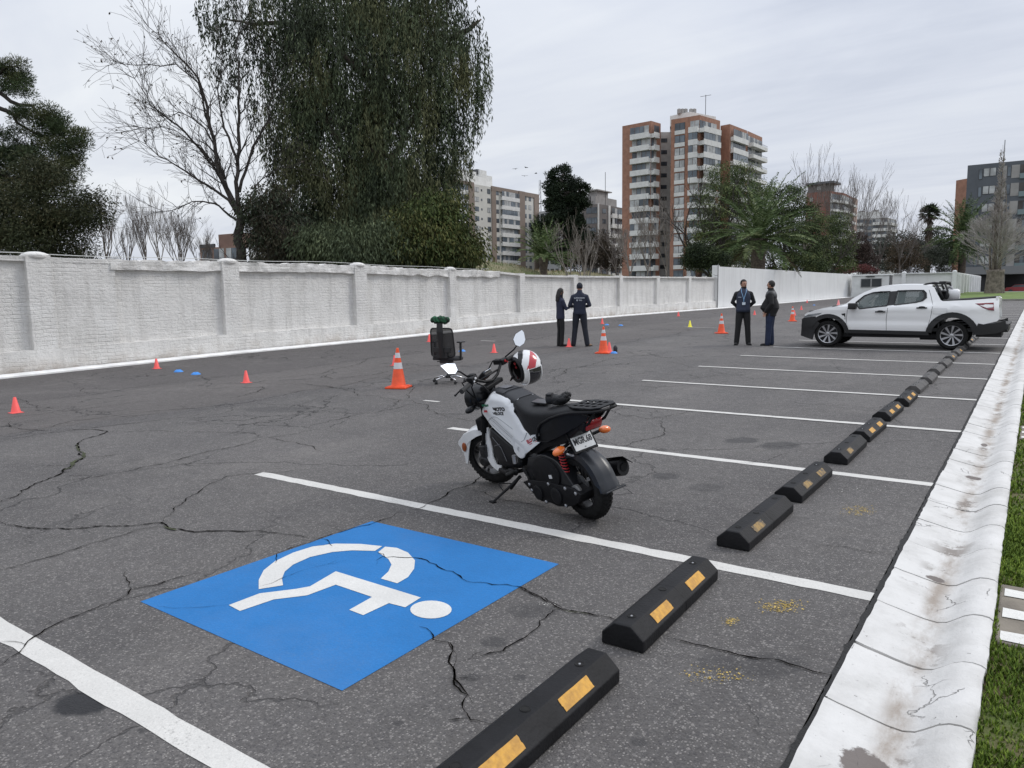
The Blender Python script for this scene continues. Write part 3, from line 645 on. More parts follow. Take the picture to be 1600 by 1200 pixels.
# white kerb strip running along the wall foot
M_kerb = M('white_kerb', (.76, .755, .735), .85, var=.12, vs=2.5, bump=.006, bs=12)
b = MB(); secs = []
for i, y in enumerate(frange(-7, 95, .5)):
    j = .012*noise.noise(Vector((y, 2, 2))); z = zl(y); secs.append([(-17.80, y, z-.1), (-17.80, y, z+.045), (-17.68+j, y, z+.06), (-17.40+j, y, z+.055), (-17.34+j, y, z+.03), (-17.33+j, y, z-.12)])
b.loft(secs); struct(b.build('wall_kerb', M_kerb, smooth=True, autos=45))
b = MB(); b.add([(p[0], y, zl(y)+.012) for y in frange(-7, 95, 2) for p in ((-17.98, 0), (-17.78, 0))], [(2*i, 2*i+1, 2*i+3, 2*i+2) for i in range(51)]); struct(b.build('wall_foot_soil', M('damp_soil', (.07, .06, .05), .95, var=.4, vs=5), recalc=False))

# smooth rendered wall that continues it, then the walls that close the far end
M_ren = M('white_render', (.60, .60, .59), .85, var=.05, vs=.6, bump=.004, bs=30)
def smooth_wall_mat():
    mt = M('white_render_stained', (.60, .60, .59), .85); n = NB(mt)
    dz = n.noise(.9, 5, .7, vec=n.scale(n.tc.outputs['Object'], (2, 2.0, .18))); c = n.ramp(n.noise(.5, 4), [(.3, (.68, .685, .68)), (.7, (.75, .755, .75))])
    c = n.mix(n.map(dz, .5, .8, 0, .4), c, (.42, .41, .39)); n.out(c, None, n.bump(n.noise(12, 4), .006)); return mt
M_sw = smooth_wall_mat()
t = thing('rendered_wall', 'taller smooth white rendered wall continuing behind the two standing men', 'wall', (0, 0, 0))
b = MB(); ys = frange(49.7, 95, 3)
b.loft([[(WX-.3, y, zl(y)-.3), (WX+.03, y, zl(y)-.3), (WX+.03, y, 3.33+(y-49.7)*.003), (WX-.3, y, 3.33+(y-49.7)*.003)] for y in ys]); b.build('wall_body', M_sw, t)
b = MB(); b.box((WX-.13, 49.85, 1.75), (.42, .34, 3.3)); b.build('end_pier', M_sw, t, bevel=.02)
b = MB(); b.tube([(WX+.12, 49.6, zl(50)), (WX+.12, 49.6, 3.5)], .03, 6); b.tube([(WX+.1, 49.6, 2.7), (WX+.1, 48.8, 2.75)], .02, 5); b.build('downpipe', M('grey_pipe', (.2, .2, .2), .6), t)
# far cross wall (seen behind the pickup)
pa = Vector((WX, 95, 0)); pb = RP(1495, 428.5, 3.36)
D0 = (A(1495, 1).xy); 
def yline(u, y):      # point at column u on the line Y = y
    r = ray(u, 455); return Vector((r[0]/r[1]*y, y, 0))
pb = yline(1493, 97)
t = thing('cross_wall', 'long white wall with round capped posts closing the far end behind the pickup', 'wall', (0, 0, 0))
b = MB(); dx = pb.x-WX
b.box(((WX+pb.x)/2, 96.4, 1.9), (dx, .25, 2.94)); b.build('wall_body', M_sw, t)
b = MB(); b.box(((WX+pb.x)/2, 96.28, 3.40), (dx+.1, .5, .09)); b.build('coping', M_sw, t)
for u in (1333, 1411, 1490):
    x = yline(u, 96).x; b = MB(); b.box((x, 96.2, 2.0), (.42, .35, 3.0)); b.ball((x, 96.2, 3.5), (.24, .2, .16)); b.build('post', M_sw, t, smooth=True, autos=40)
pc = yline(1529, 128)
t = thing('ribbed_wall', 'ribbed white wall running away beside the bare tree with a thick trunk', 'wall', (0, 0, 0))
a0 = Vector((pb.x+.05, 96.6, 0)); dv = (pc-a0); L_ = dv.length; dn = dv.normalized(); ang = math.atan2(dn.y, dn.x); R = Matrix.Rotation(ang, 3, 'Z'); mid = (a0+pc)/2
b = MB(); b.box((mid.x, mid.y, 1.9), (L_, .3, 3.0), R); b.build('wall_body', M_sw, t)
nn = Vector((dn.y, -dn.x, 0))
for i in range(9):
    p = a0+dn*(L_*(i+.3)/9)+nn*.22; b = MB(); b.box((p.x, p.y, 1.85), (.35, .3, 2.9), R); b.build('rib', M_sw, t, bevel=.02)
# guard cabin in front of the cross wall
M_cab = M('cabin_white', (.66, .67, .66), .6, var=.06, vs=2); M_dk = M('dark_glass', (.03, .035, .04), .15)
c = yline(1362, 93.5); t = thing('guard_cabin', 'small white cabin with a dark two pane window standing before the far white wall', 'cabin', (c.x, c.y, tz(c.x, c.y)))
b = MB(); b.box((0, 0, 1.15), (3.9, 2.2, 2.5)); b.build('cabin_body', M_cab, t, bevel=.06)
b = MB(); b.box((0, 0, 2.44), (4.1, 2.4, .1)); b.build('roof', M_cab, t, bevel=.03)
b = MB(); b.box((0.1, -1.12, 1.6), (2.2, .08, 1.0)); w_ = b.build('window', M('window_frame_grey', (.3, .3, .3), .5), t)
for sx in (-.55, .55):
    b = MB(); b.box((.1+sx, -1.17, 1.6), (.95, .04, .86)); b.build('pane', M_dk, w_)
b = MB(); b.box((0, -1.15, 2.3), (.9, .2, .08)); b.build('lamp', M_dk, t)
b = MB(); b.box((1.98, -.3, 1.2), (.08, 1.6, 2.5)); b.build('door', M('cabin_door', (.06, .06, .065), .5), t)

# ------------------------------------------------------------------ grassy mound behind the wall
def mz(x, y): # mound: two low hummocks
    s = math.exp(-((y-47)/9)**2-((x+38)/8)**2)*1.0+.9*math.exp(-((y-62)/14)**2-((x+40)/9)**2)+.55*math.exp(-((y-80)/16)**2-((x+36)/9)**2)
    return .3+tz(WX, y)+2.75*s+.25*noise.noise(Vector((x*.35, y*.35, 0)))
M_dry = M('dry_grass_soil', (.20, .17, .10), .95, col2=(.08, .10, .03), vs=.4, bump=.08, bs=5)
mo = grid_mesh(frange(-70, -19, 1.0), frange(18, 105, 1.2), mz); struct(mo.build('grassy_mound', M_dry, smooth=True, recalc=False))
q = random.Random(9); b = MB()
for i in range(26000):
    x = q.uniform(-48, -24); y = q.uniform(30, 88)
    if mz(x, y) < 1.6: continue
    z = mz(x, y)-.05; h = q.uniform(.10, .34)*(1+.6*noise.noise(Vector((x*.5, y*.5, 3)))); a_ = q.uniform(0, 6.28); s = .022; px, py = math.cos(a_)*s, math.sin(a_)*s
    l = (q.uniform(-.4, .4)*h, q.uniform(-.4, .4)*h)
    b.mat(0 if noise.noise(Vector((x*.22, y*.22, 7)))+q.uniform(-.15, .15) > -.08 else 1)
    b.add([(x+px, y+py, z), (x-px, y-py, z), (x+l[0], y+l[1], z+h)], [(0, 1, 2)])
tag(b.build('mound_grass', [M('straw_grass', (.36, .30, .18), .9, col2=(.24, .19, .10), vs=.5, island=.3), M('green_grass_tall', (.09, .13, .03), .9, col2=(.06, .08, .02), vs=.5, island=.3)], recalc=False), 'dry straw coloured and green grass covering the mound behind the white wall', 'grass', kind='stuff')
# ================================================================== APARTMENT BUILDINGS
M_brick = M('orange_brick', (.31, .165, .115), .9, var=.14, vs=1.2, bump=.02, bs=8); M_white = M('balcony_white', (.64, .64, .62), .8, var=.08, vs=1)
M_cream = M('cream_render', (.55, .54, .50), .85, var=.06, vs=.4); M_taupe = M('taupe_render', (.22, .175, .145), .85, var=.06, vs=.4)
M_glass = M('facade_glass', (.10, .12, .14), .12, var=.55, vs=.23, detail=2); M_rec = M('recess_dark', (.075, .068, .065), .8, var=.3, vs=.5)
M_frame = M('window_frame_dark', (.05, .05, .055), .5); M_curt = M('curtain_pale', (.40, .41, .41), .7, var=.25, vs=.7)
M_slate = M('slate_panel', (.085, .095, .11), .6, var=.07, vs=.7); M_conc = M('building_concrete', (.30, .29, .28), .9, var=.12, vs=.6)
class Facade:
    """one straight stretch of a building's outside between plan points P and Q"""
    def __init__(s, P, Q, z0, z1):
        s.P = Vector((P.x, P.y, 0)); d = Vector((Q.x-P.x, Q.y-P.y, 0)); s.L = d.length; s.d = d.normalized(); s.n = Vector((s.d.y, -s.d.x, 0))
        if s.n.dot(-s.P) < 0: s.n = -s.n
        s.z0, s.z1 = z0, z1; s.ang = math.atan2(s.d.y, s.d.x); s.R = Matrix.Rotation(s.ang, 3, 'Z')
    def box(s, b, t0, t1, za, zb, out0, out1):
        """t along the wall (0..1), out = metres in front of the wall plane"""
        c = s.P+s.d*(s.L*(t0+t1)/2)+s.n*((out0+out1)/2); b.box((c.x, c.y, (za+zb)/2), (s.L*(t1-t0), abs(out1-out0), zb-za), s.R)
def core(name, corners, z0, z1, mt, parent):
    b = MB(); b.prism([(p.x, p.y) for p in corners], z0, z1, 'xy'); return b.build(name, mt, parent)
def window(F, par, t0, t1, za, zb, out=.0, n=2, curtain=False, fr=M_frame):
    b = MB(); e = .07/F.L
    F.box(b, t0, t1, za, zb, out-.05, out+.02); f = b.build('window', fr, par)
    g = MB(); w_ = (t1-t0)/n
    for k in range(n): F.box(g, t0+w_*k+e, t0+w_*(k+1)-e, za+.07, zb-.07, out+.0, out+.05)
    g.build('pane', M_curt if curtain else M_glass, f)
def balcony(F, par, t0, t1, z, fh, depth=1.2, rec=True, glazed=False, par_h=.95, mt=None, rail=False, rq=None):
    """balcony of one flat: white parapet with its floor; behind it a dark recess, or a glazed front"""
    mt = mt or M_white; b = MB(); F.box(b, t0, t1, z-.25, z+par_h-(.35 if rail else 0), depth-.16, depth)
    F.box(b, t0, t1, z-.28, z-.02, .02, depth-.16)
    for tt in (t0, t1-.14/F.L): F.box(b, tt, tt+.14/F.L, z-.02, z+par_h-.3, .02, depth-.16)
    o = b.build('balcony', mt, par)
    if rail:
        r = MB(); F.box(r, t0, t1, z+par_h+.02, z+par_h+.08, depth-.1, depth-.05); F.box(r, t0, t1, z+par_h-.18, z+par_h-.14, depth-.1, depth-.05); r.build('railing', M_frame, o)
    g = MB(); n = max(2, int(F.L*(t1-t0)/1.1)); w_ = (t1-t0)/n; e = .05/F.L
    for k in range(n): F.box(g.mat(1 if (rq and rq.random() < .35) else 0), t0+w_*k+e, t0+w_*(k+1)-e, z+(par_h if glazed else 0)+.03, z+fh-.32, (depth-.12 if glazed else .03), (depth-.07 if glazed else .06))
    g.build('glazing', [M_glass, M_curt], o)
rb = random.Random(21)
# --- the tall brick block
H = 40.8; FH = 2.74
P1 = lambda x, y: RP(700+x/2.963, 160+y/2.963, H)
bld = thing('apartment_tower', 'tall orange brick apartment tower with white balconies, highest building in view', 'building', (0, 0, 0), group=None)
def far_corners(a, b_, c, dep=16):
    return None
def block(a, b_, c, name='brick_wall'):
    """block with its near corner b_; a and c end its two visible sides"""
    d = a+c-b_; return core(name, [a, b_, c, d], 0, H, M_brick, bld)
A1, B1, C1 = P1(807, 110), P1(940, 85), P1(985, 98)
E1, F1, G1 = P1(1033, 80), P1(1165, 58), P1(1260, 85)
H1, I1, J1 = P1(1262, 108), P1(1305, 100), P1(1385, 131)
K1 = P1(1455, 162)
def push(p, k): # a point further from the camera
    return Vector((p.x*k, p.y*k, 0))
core('brick_wall', [A1, B1, C1, push(C1, 1.08), push(A1, 1.08)], 0, H, M_brick, bld)
core('white_wall', [push(C1, 1.035), push(P1(1034, 98), 1.035), push(P1(1034, 98), 1.1), push(C1, 1.1)], 0, H-.6, M_white, bld)
core('brick_wall', [E1, F1, G1, push(G1, 1.09), push(E1, 1.09)], 0, H, M_brick, bld)
core('brick_wall', [H1, I1, J1, push(J1, 1.04), push(H1, 1.08)], 0, H, M_brick, bld)
core('brick_wall', [J1+(J1-I1)*.02, K1, push(K1, 1.03), push(J1, 1.04)], 0, H, M_brick, bld)
def tcol(Fc, x0, x1, x_a, x_b): return (x0-x_a)/(x_b-x_a), (x1-x_a)/(x_b-x_a)
FA = Facade(A1, B1, 0, H); FB = Facade(B1, C1, 0, H); FE = Facade(E1, F1, 0, H); FG = Facade(F1, G1, 0, H); FI = Facade(I1, J1, 0, H); FJ = Facade(J1, K1, 0, H)
core_w = None
for i in range(14):
    z = H-FH*(i+1)-.75
    gl = rb.random() < .4
    balcony(FA, bld, .35, 1.0, z, FH, 1.0, glazed=gl, rq=rb); balcony(FB, bld, .02, .56, z, FH, .9, glazed=gl, rq=rb)
    window(FE, bld, .14, .50, z+.85, z+FH-.3, .04, 2, rb.random() < .5)
    b = MB(); FE.box(b, .14, .50, z-.05, z+.85, .0, .16); b.build('spandrel', M_white, bld)
    gl = rb.random() < .5
    balcony(FE, bld, .68, 1.0, z, FH, 1.1, glazed=gl, rq=rb); balcony(FG, bld, .0, .82, z, FH, 1.3, glazed=gl, rq=rb)
    balcony(FI, bld, .06, .92, z, FH, .8, glazed=rb.random() < .4, rq=rb)
    balcony(FJ, bld, .05, 1.0, z, FH, 1.5, rail=True, rq=rb)
Fw = Facade(push(C1, 1.035), push(P1(1034, 98), 1.035), 0, H)
for i in range(13):
    z = H-FH*(i+1)-.3; window(Fw, bld, .05, .62, z, z+.95, .03, 2)
pr = P1(1100, 60); b = MB(); b.prism([(p.x, p.y) for p in (push(P1(1028, 72), 1.05), push(P1(1120, 60), 1.04), push(P1(1240, 75), 1.05), push(P1(1240, 75), 1.1), push(P1(1028, 72), 1.1))], H, H+2.4, 'xy'); b.build('roof_plant_room', M_white, bld)
b = MB()
for k, x in enumerate((1070, 1085, 1100, 1125, 1140)): p = push(P1(x, 62), 1.05); b.lathe([(.5, H+2.4), (.5, H+3.4), (.2, H+3.6)], 8, (p.x, p.y, 0))
b.build('roof_tanks', M_conc, bld)
p = push(P1(1192, 60), 1.06); b = MB(); b.tube([(p.x, p.y, H+2), (p.x, p.y, H+7)], .07, 5); b.tube([(p.x-1.3, p.y, H+6.8), (p.x+1.3, p.y, H+6.8)], .05, 5); b.build('antenna', M_frame, bld)

# --- cream block on the left
H = 32.4; P2 = lambda x, y: RP(700+x/5.714, 260+y/5.714, H)
bld = thing('apartment_block', 'cream and brown apartment block between the huge eucalyptus and the dark conifer', 'building', (0, 0, 0))
LA, LB = P2(20, 118), P2(812, 262)
core('cream_wall', [LA, LB, push(LB, 1.08), push(LA, 1.08)], 0, H, M_cream, bld)
Fc = Facade(LA, LB, 0, H)
def tx(x):    # column of the crop -> t on the facade (perspective-correct)
    r = ray(700+x/5.714, 400); a = Fc.P; d = Fc.d
    # solve a + d*s = k*r in plan
    den = d.x*r[1]-d.y*r[0]; s_ = (-(a.x)*r[1]+a.y*r[0])/den; return s_/Fc.L
for x0, x1, o_, dz in ((185, 235, .5, .3), (395, 432, .25, 0), (632, 682, .5, .3), (770, 812, .3, 0)):
    b = MB(); Fc.box(b, tx(x0), tx(x1), 0, H+dz, -.3, o_); b.build('brown_pilaster', M_taupe, bld)
b = MB(); Fc.box(b, tx(395), tx(812), H-.9, H+.3, -.1, .28); Fc.box(b, tx(20), tx(235), H-.8, H+.3, -.1, .3); b.build('roof_band', M_taupe, bld)
FH = 2.62
for i in range(11):
    z = H-FH*(i+1)-.35
    window(Fc, bld, tx(245), tx(285), z+.9, z+2.2, .02, 2, rb.random() < .3); window(Fc, bld, tx(304), tx(316), z+1.3, z+1.9, .02, 1); window(Fc, bld, tx(360), tx(388), z+.9, z+2.3, .02, 2, rb.random() < .3)
    window(Fc, bld, tx(433), tx(462), z+1.0, z+2.2, .02, 2); window(Fc, bld, tx(686), tx(706), z+.8, z+2.1, .02, 1); window(Fc, bld, tx(726), tx(748), z+.8, z+2.2, .02, 1, rb.random() < .4)
    balcony(Fc, bld, tx(475), tx(631), z, FH, .7, glazed=rb.random() < .75, par_h=.9, rq=rb); balcony(Fc, bld, tx(60), tx(184), z, FH, .4, glazed=True, par_h=.9)
for x0, x1, hh in ((190, 350, 4.2), (350, 422, 3.2), (422, 500, 4.0), (395, 450, 5.2)):
    b = MB(); Fc.box(b, tx(x0), tx(x1), H, H+hh, -9-x0*.004, -3-x0*.002); b.build('roof_plant_room', M_white, bld)
b = MB(); Fc.box(b, tx(385), tx(425), H+4, H+5.4, -8, -4.5); Fc.box(b, tx(180), tx(205), H+4.2, H+5, -8, -5); b.build('roof_tank', M_frame, bld)

# --- grey-brown block in the middle distance
H = 26.5; P3 = lambda x, y: RP(700+x/5.714, 260+y/5.714, H)
bld = thing('grey_apartment_block', 'grey brown apartment block with white balconies just left of the brick tower', 'building', (0, 0, 0))
Qa, Qb, Qc = P3(1190, 345), P3(1350, 335), P3(1560, 372)
core('grey_wall', [Qa, Qb, Qc, push(Qc, 1.1), push(Qa, 1.1)], 0, H, M('grey_brown_render', (.16, .145, .14), .8, var=.1, vs=.6), bld)
F3 = Facade(Qa, Qb, 0, H); F4 = Facade(Qb, Qc, 0, H)
b = MB(); F3.box(b, .93, 1.0, 0, H+.2, 0, .3); b.build('white_fin', M_white, bld)
b = MB(); F4.box(b, .36, .44, 0, H, 0, .3); b.build('white_fin', M_white, bld)
for i in range(9):
    z = H-2.8*(i+1)-.3; window(F3, bld, .28, .88, z+.6, z+2.3, .02, 4, rb.random() < .3); window(F4, bld, .12, .28, z+.7, z+2, .02, 1)
    balcony(F4, bld, .45, .66, z, 2.8, .8, glazed=rb.random() < .5, rq=rb); balcony(F4, bld, .70, 1.0, z, 2.8, 1.0, rq=rb)
b = MB(); F4.box(b, .1, 1.0, H, H+2.5, -7, -2); b.build('penthouse', M_conc, bld); b = MB(); F4.box(b, .30, .75, H+2.5, H+4.3, -6, -3); F4.box(b, .22, .85, H+4.3, H+4.6, -6.4, -2.4); b.build('roof_canopy', M_conc, bld)
b = MB(); p = F3.P+F3.d*F3.L*.5; b.tube([(p.x, p.y, H), (p.x, p.y, H+2.2)], .25, 6); p = F4.P+F4.d*F4.L*.25; b.tube([(p.x, p.y, H), (p.x, p.y, H+9)], .08, 4); b.build('antenna', M_frame, bld)

# --- small pale block behind the conifer, and a lattice mast
H = 27; bld = thing('pale_apartment_block', 'small pale distant apartment block showing between cream block and dark conifer', 'building', (0, 0, 0))
Sa, Sb = RP(842, 331, H), RP(875, 326, H); core('pale_wall', [Sa, Sb, push(Sb, 1.06), push(Sa, 1.06)], 0, H, M('pale_render', (.45, .46, .47), .8), bld); F5 = Facade(Sa, Sb, 0, H)
for i in range(8):
    z = H-2.8*(i+1)
    for k in range(4): window(F5, bld, .08+.23*k, .24+.23*k, z+.8, z+2.1, .02, 2)
mast = thing('lattice_mast', 'thin steel lattice mast rising behind the cream block', 'mast', A(846, 260, 0)); b = MB()
for sx, sy in ((-1, -1), (1, -1), (0, 1)): b.tube([(sx*.9, sy*.9, 0), (sx*.25, sy*.25, 41)], .09, 4)
for i in range(26): f = 1-i/26*.72; z = i*1.55; g_ = .9*f; b.tube([(-g_, -g_, z), (g_, -g_, z+1.5)], .05, 3); b.tube([(g_, -g_, z), (0, g_, z+1.5)], .05, 3)
b.build('lattice', M('mast_steel', (.22, .22, .23), .6), mast)

# --- low house far left
H = 12; bld = thing('low_brick_house', 'low reddish brown terraced flats behind the wall left of the eucalyptus', 'building', (0, 0, 0))
Ha, Hb = RP(312, 388, H), RP(372, 384, H); core('brown_wall', [Ha, Hb, push(Hb, 1.1), push(Ha, 1.1)], 0, H, M('reddish_render', (.22, .14, .11), .9, var=.15, vs=.4), bld); F6 = Facade(Ha, Hb, 0, H)
for i in range(4):
    for k in range(3): balcony(F6, bld, .05+.32*k, .32+.32*k, H-2.8*(i+1), 2.8, .9, rail=True, par_h=.6, mt=M_conc, rq=rb)
b = MB(); F6.box(b, .35, 1.0, H, H+2.6, -5, -1.5); b.build('upper_storey', M('reddish_render', (1, 1, 1)), bld); b = MB(); F6.box(b, .0, .4, H, H+.7, -.2, .05); b.build('railing', M_frame, bld)
H = 12.5; bld = thing('white_low_flats', 'low pale flats seen under the dark branches beside the bare trunk', 'building', (0, 0, 0))
Ha, Hb = RP(388, 378, H), RP(440, 380, H); core('pale_wall', [Ha, Hb, push(Hb, 1.1), push(Ha, 1.1)], 0, H, M_conc, bld); F6 = Facade(Ha, Hb, 0, H)
for i in range(4):
    for k in range(2): balcony(F6, bld, .05+.48*k, .48+.48*k, H-2.8*(i+1), 2.8, .9, rq=rb)

# --- red-brown stepped block right of the tower
H = 32; P5 = lambda x, y: RP(1240+x/6, 240+y/6, H)
bld = thing('red_brown_block', 'red brown apartment block with a flat overhanging roof canopy behind bare trees', 'building', (0, 0, 0))
Ra, Rb, Rc, Rd = P5(120, 372), P5(345, 350), P5(480, 372), P5(590, 430)
M_rb = M('red_brown_brick', (.23, .10, .075), .9, var=.15, vs=.5)
core('brick_wall', [Ra, Rb, Rc, Rd, push(Rd, 1.12), push(Ra, 1.12)], 0, H, M_rb, bld)
for X_, (F_, t0, t1) in enumerate(((Facade(Rb, Rc, 0, H), .0, 1.0), (Facade(Rc, Rd, 0, H), .0, .68))):
    for i in range(11): balcony(F_, bld, t0, t1, H-2.75*(i+1)-.4, 2.75, 1.3, rail=True, rq=rb, par_h=.8)
Fx = Facade(Rc, Rd, 0, H); b = MB(); Fx.box(b, .72, 1.0, 0, H, 0, .4); b.build('pink_wall_strip', M('pinkish_render', (.34, .24, .20), .85), bld)
Fr = Facade(Ra, Rb, 0, H)
for i in range(10): window(Fr, bld, .15, .3, H-2.75*(i+1), H-2.75*(i+1)+1.3, .02, 2, True)
b = MB(); Fr.box(b, .05, .95, H, H+2.3, -5, -.3); pw = b.build('penthouse', M('grey_brown_render', (1, 1, 1)), bld); window(Fr, pw, .42, .60, H+.6, H+1.8, -.3, 2, True)
b = MB(); Fr.box(b, -.02, 1.16, H+2.3, H+2.9, -6.5, .9); b.build('roof_canopy', M_slate, bld)

# --- terraced beige block
H = 32.5; bld = thing('terraced_beige_block', 'distant beige terraced flats with long white balcony bands, nearest the tall fan palm', 'building', (0, 0, 0))
Ta, Tb, Tc = P5(585, 612), P5(885, 600), P5(965, 625)
core('beige_wall', [Ta, Tb, Tc, push(Tc, 1.08), push(Ta, 1.08)], 0, H, M_conc, bld)
Ft = Facade(Ta, Tb, 0, H); Fu = Facade(Tb, Tc, 0, H)
for i in range(10):
    z = H-2.6*(i+1)-.2; balcony(Ft, bld, .0, .26, z, 2.6, 1.2, rq=rb); window(Ft, bld, .28, .50, z+.5, z+2.1, .05, 3); balcony(Ft, bld, .52, .98, z, 2.6, 1.5, rq=rb); balcony(Fu, bld, .1, .9, z, 2.6, 1, rq=rb)
b = MB(); Ft.box(b, .05, .85, H, H+3, -12, -3); b.build('penthouse', M_white, bld); b = MB(); Ft.box(b, .6, .78, H+3, H+4, -11, -5); Ft.box(b, .15, .35, H+3, H+3.8, -11, -5); b.build('roof_plant_room', M_conc, bld)
b = MB(); Ft.box(b, .1, .95, 0, 8.5, 1, 14); b.build('lower_terrace', M_cream, bld)

# --- slate grey block on the right edge, with its garage, and the brick block behind it
H = 22.5; P6 = lambda x, y: RP(1480+x/4.444, 230+y/4.444, H)
bld = thing('slate_grey_block', 'modern slate grey apartment block at the right edge with an open ground floor garage', 'building', (0, 0, 0))
Ga, Gb = P6(143, 127), P6(600, 84)
core('slate_wall', [Ga, Gb, push(Gb, 1.1), push(Ga, 1.1)], 4.2, H, M_slate, bld)
Fs = Facade(Ga, Gb, 0, H)
def tg(x):
    r = ray(1480+x/4.444, 400); a = Fs.P; d = Fs.d; den = d.x*r[1]-d.y*r[0]; return (-(a.x)*r[1]+a.y*r[0])/den/Fs.L
for i in range(6):
    z = H-2.93*(i+1)-.1
    window(Fs, bld, tg(186), tg(212), z+.5, z+2.2, .02, 1); window(Fs, bld, tg(218), tg(306), z+.9, z+2.3, .02, 2, True)
    b = MB(); Fs.box(b, tg(345), tg(378), z+.3, z+2.4, .0, .05); Fs.box(b, tg(410), tg(466), z+.3, z+2.4, .0, .05); b.build('beige_panel', M_conc, bld)
    window(Fs, bld, tg(380), tg(408), z+.6, z+2.3, .02, 1)
    b = MB(); Fs.box(b, tg(470), 1.0, z+.1, z+2.4, -.2, .04); b.build('loggia', M_rec, bld)
    b = MB(); Fs.box(b, tg(468), 1.0, z+.1, z+.95, .3, .36); b.build('glass_balustrade', M('green_glass', (.16, .21, .22), .1), bld)
    window(Fs, bld, tg(500), tg(560), z+.2, z+2.2, .05, 2)
b = MB(); Fs.box(b, 0, 1, 4.0, 5.3, -.1, .6); b.build('podium_band', M('podium_grey', (.19, .195, .205), .8), bld)
b = MB(); Fs.box(b, 0, 1.0, 0, 4.1, -9.6, -9.3); b.build('garage_back_wall', M('garage_dark', (.03, .03, .033), .9), bld)
b = MB(); Fs.box(b, .0, 1.0, .55, .75, -9, 1.5); b.build('garage_floor', M_conc, bld)
for x in (400, 640): b = MB(); Fs.box(b, tg(x), tg(x)+.02, 0, 4.2, -.8, -.1); b.build('column', M_conc, bld)
b = MB(); Fs.box(b, -.02, tg(330), 0, 4.1, -.5, -.2); b.build('dark_fence', M('garage_dark', (1, 1, 1)), bld)
p = Fs.P+Fs.d*Fs.L*tg(352); b = MB(); b.tube([(p.x, p.y, H), (p.x, p.y, H+3.6)], .06, 5); b.build('antenna', M_frame, bld)
H = 24; bld = thing('brick_block', 'orange brick block partly hidden behind the slate grey building', 'building', (0, 0, 0))
Ba, Bb = RP(1494, 282, H), RP(1516, 278, H); core('brick_wall', [Ba, Bb, push(Bb, 1.05), push(Ba, 1.05)], 0, H, M_brick, bld)
# red car parked in the garage
def small_car(name, label, loc, rz, col):
    t = thing(name, label, 'car', loc, rz); mt = M('car_red', col, .3, coat=.6)
    prof = [(-2.1, .35), (-2.12, .75), (-1.9, .95), (-1.3, 1.02), (-.75, 1.42), (.6, 1.46), (1.35, 1.0), (2.05, .85), (2.15, .5), (2.1, .3)]
    b = MB(); b.prism(prof, -.85, .85); b.build('body', mt, t, bevel=.06)
    b = MB(); b.prism([(-1.2, 1.02), (-.72, 1.36), (.55, 1.4), (1.15, 1.02)], -.87, .87); b.build('side_window', M_glass, t)
    for x in (-1.3, 1.3):
        for s in (-.8, .8): b = MB(); b.lathe([(.2, -.1), (.32, -.1), (.32, .1), (.2, .1)], 16, (x, s, .32), 'y'); b.build('wheel', M_frame, t)
    for s in (-.6, .6): b = MB(); b.box((2.12, s, .72), (.06, .3, .12)); b.build('headlight', M_curt, t)
    return t
pc_ = Fs.P+Fs.d*Fs.L*tg(520)-Fs.n*3; small_car('parked_car', 'red car parked inside the open garage of the slate grey block', (pc_.x, pc_.y, .76), Fs.ang, (.35, .02, .03))
# birds
for i, (u, v) in enumerate(((822, 262), (837, 271), (805, 264), (820, 275))):
    p = PV(u, v, 70); t = thing('bird', ['small dark bird gliding between the eucalyptus and the brick tower, uppermost of four', 'small dark bird on the right of the four gliding over the cream block', 'small dark bird on the left of the four gliding over the cream block', 'lowest of the four small birds gliding over the cream block'][i], 'bird', p, i*.8, 'birds gliding in the sky')
    b = MB(); b.tube([(-.12, 0, 0), (-.05, 0, .01), (.08, 0, .01), (.16, 0, 0)], [.01, .035, .035, .012], 6); b.build('body', M('bird_dark', (.03, .03, .035), .9), t)
    for s in (-1, 1): b = MB(); b.add([(.06, s*.02, .01), (.07, s*.18, .06), (.0, s*.36, .03), (-.03, s*.18, .05), (-.05, s*.02, .01)], [(0, 1, 2, 3, 4)]); b.build('wing', M('bird_dark', (1, 1, 1)), t, solid=.006)
# ================================================================== TREES
NR = np.random.default_rng(5)
def leaf_mesh(name, C, D, l, wd, mt, parent=None, midx=None):
    """one small rhombic leaf per row of C, pointing along D, with its own random roll"""
    n = len(C); C = np.asarray(C, float); D = np.asarray(D, float); D /= np.linalg.norm(D, axis=1)[:, None]+1e-9
    r = NR.normal(size=(n, 3)); S = np.cross(D, r); S /= np.linalg.norm(S, axis=1)[:, None]+1e-9
    l = np.broadcast_to(np.asarray(l, float), (n,))*NR.uniform(.7, 1.3, n); wd = np.broadcast_to(np.asarray(wd, float), (n,))*NR.uniform(.7, 1.3, n)
    a = C; b_ = C+D*(l*.5)[:, None]+S*(wd*.5)[:, None]; c = C+D*l[:, None]; d = C+D*(l*.5)[:, None]-S*(wd*.5)[:, None]
    V = np.stack([a, b_, c, d], 1).reshape(-1, 3); me = bpy.data.meshes.new(name)
    me.vertices.add(4*n); me.vertices.foreach_set('co', V.ravel()); me.loops.add(4*n); me.loops.foreach_set('vertex_index', np.arange(4*n)); me.polygons.add(n)
    me.polygons.foreach_set('loop_start', np.arange(0, 4*n, 4)); me.update(); me.validate()
    for m_ in (mt if isinstance(mt, (list, tuple)) else [mt]): me.materials.append(m_)
    if midx is not None: me.polygons.foreach_set('material_index', np.asarray(midx, dtype=np.int32))
    o = bpy.data.objects.new(name, me); COL.objects.link(o)
    if parent: o.parent = parent
    return o
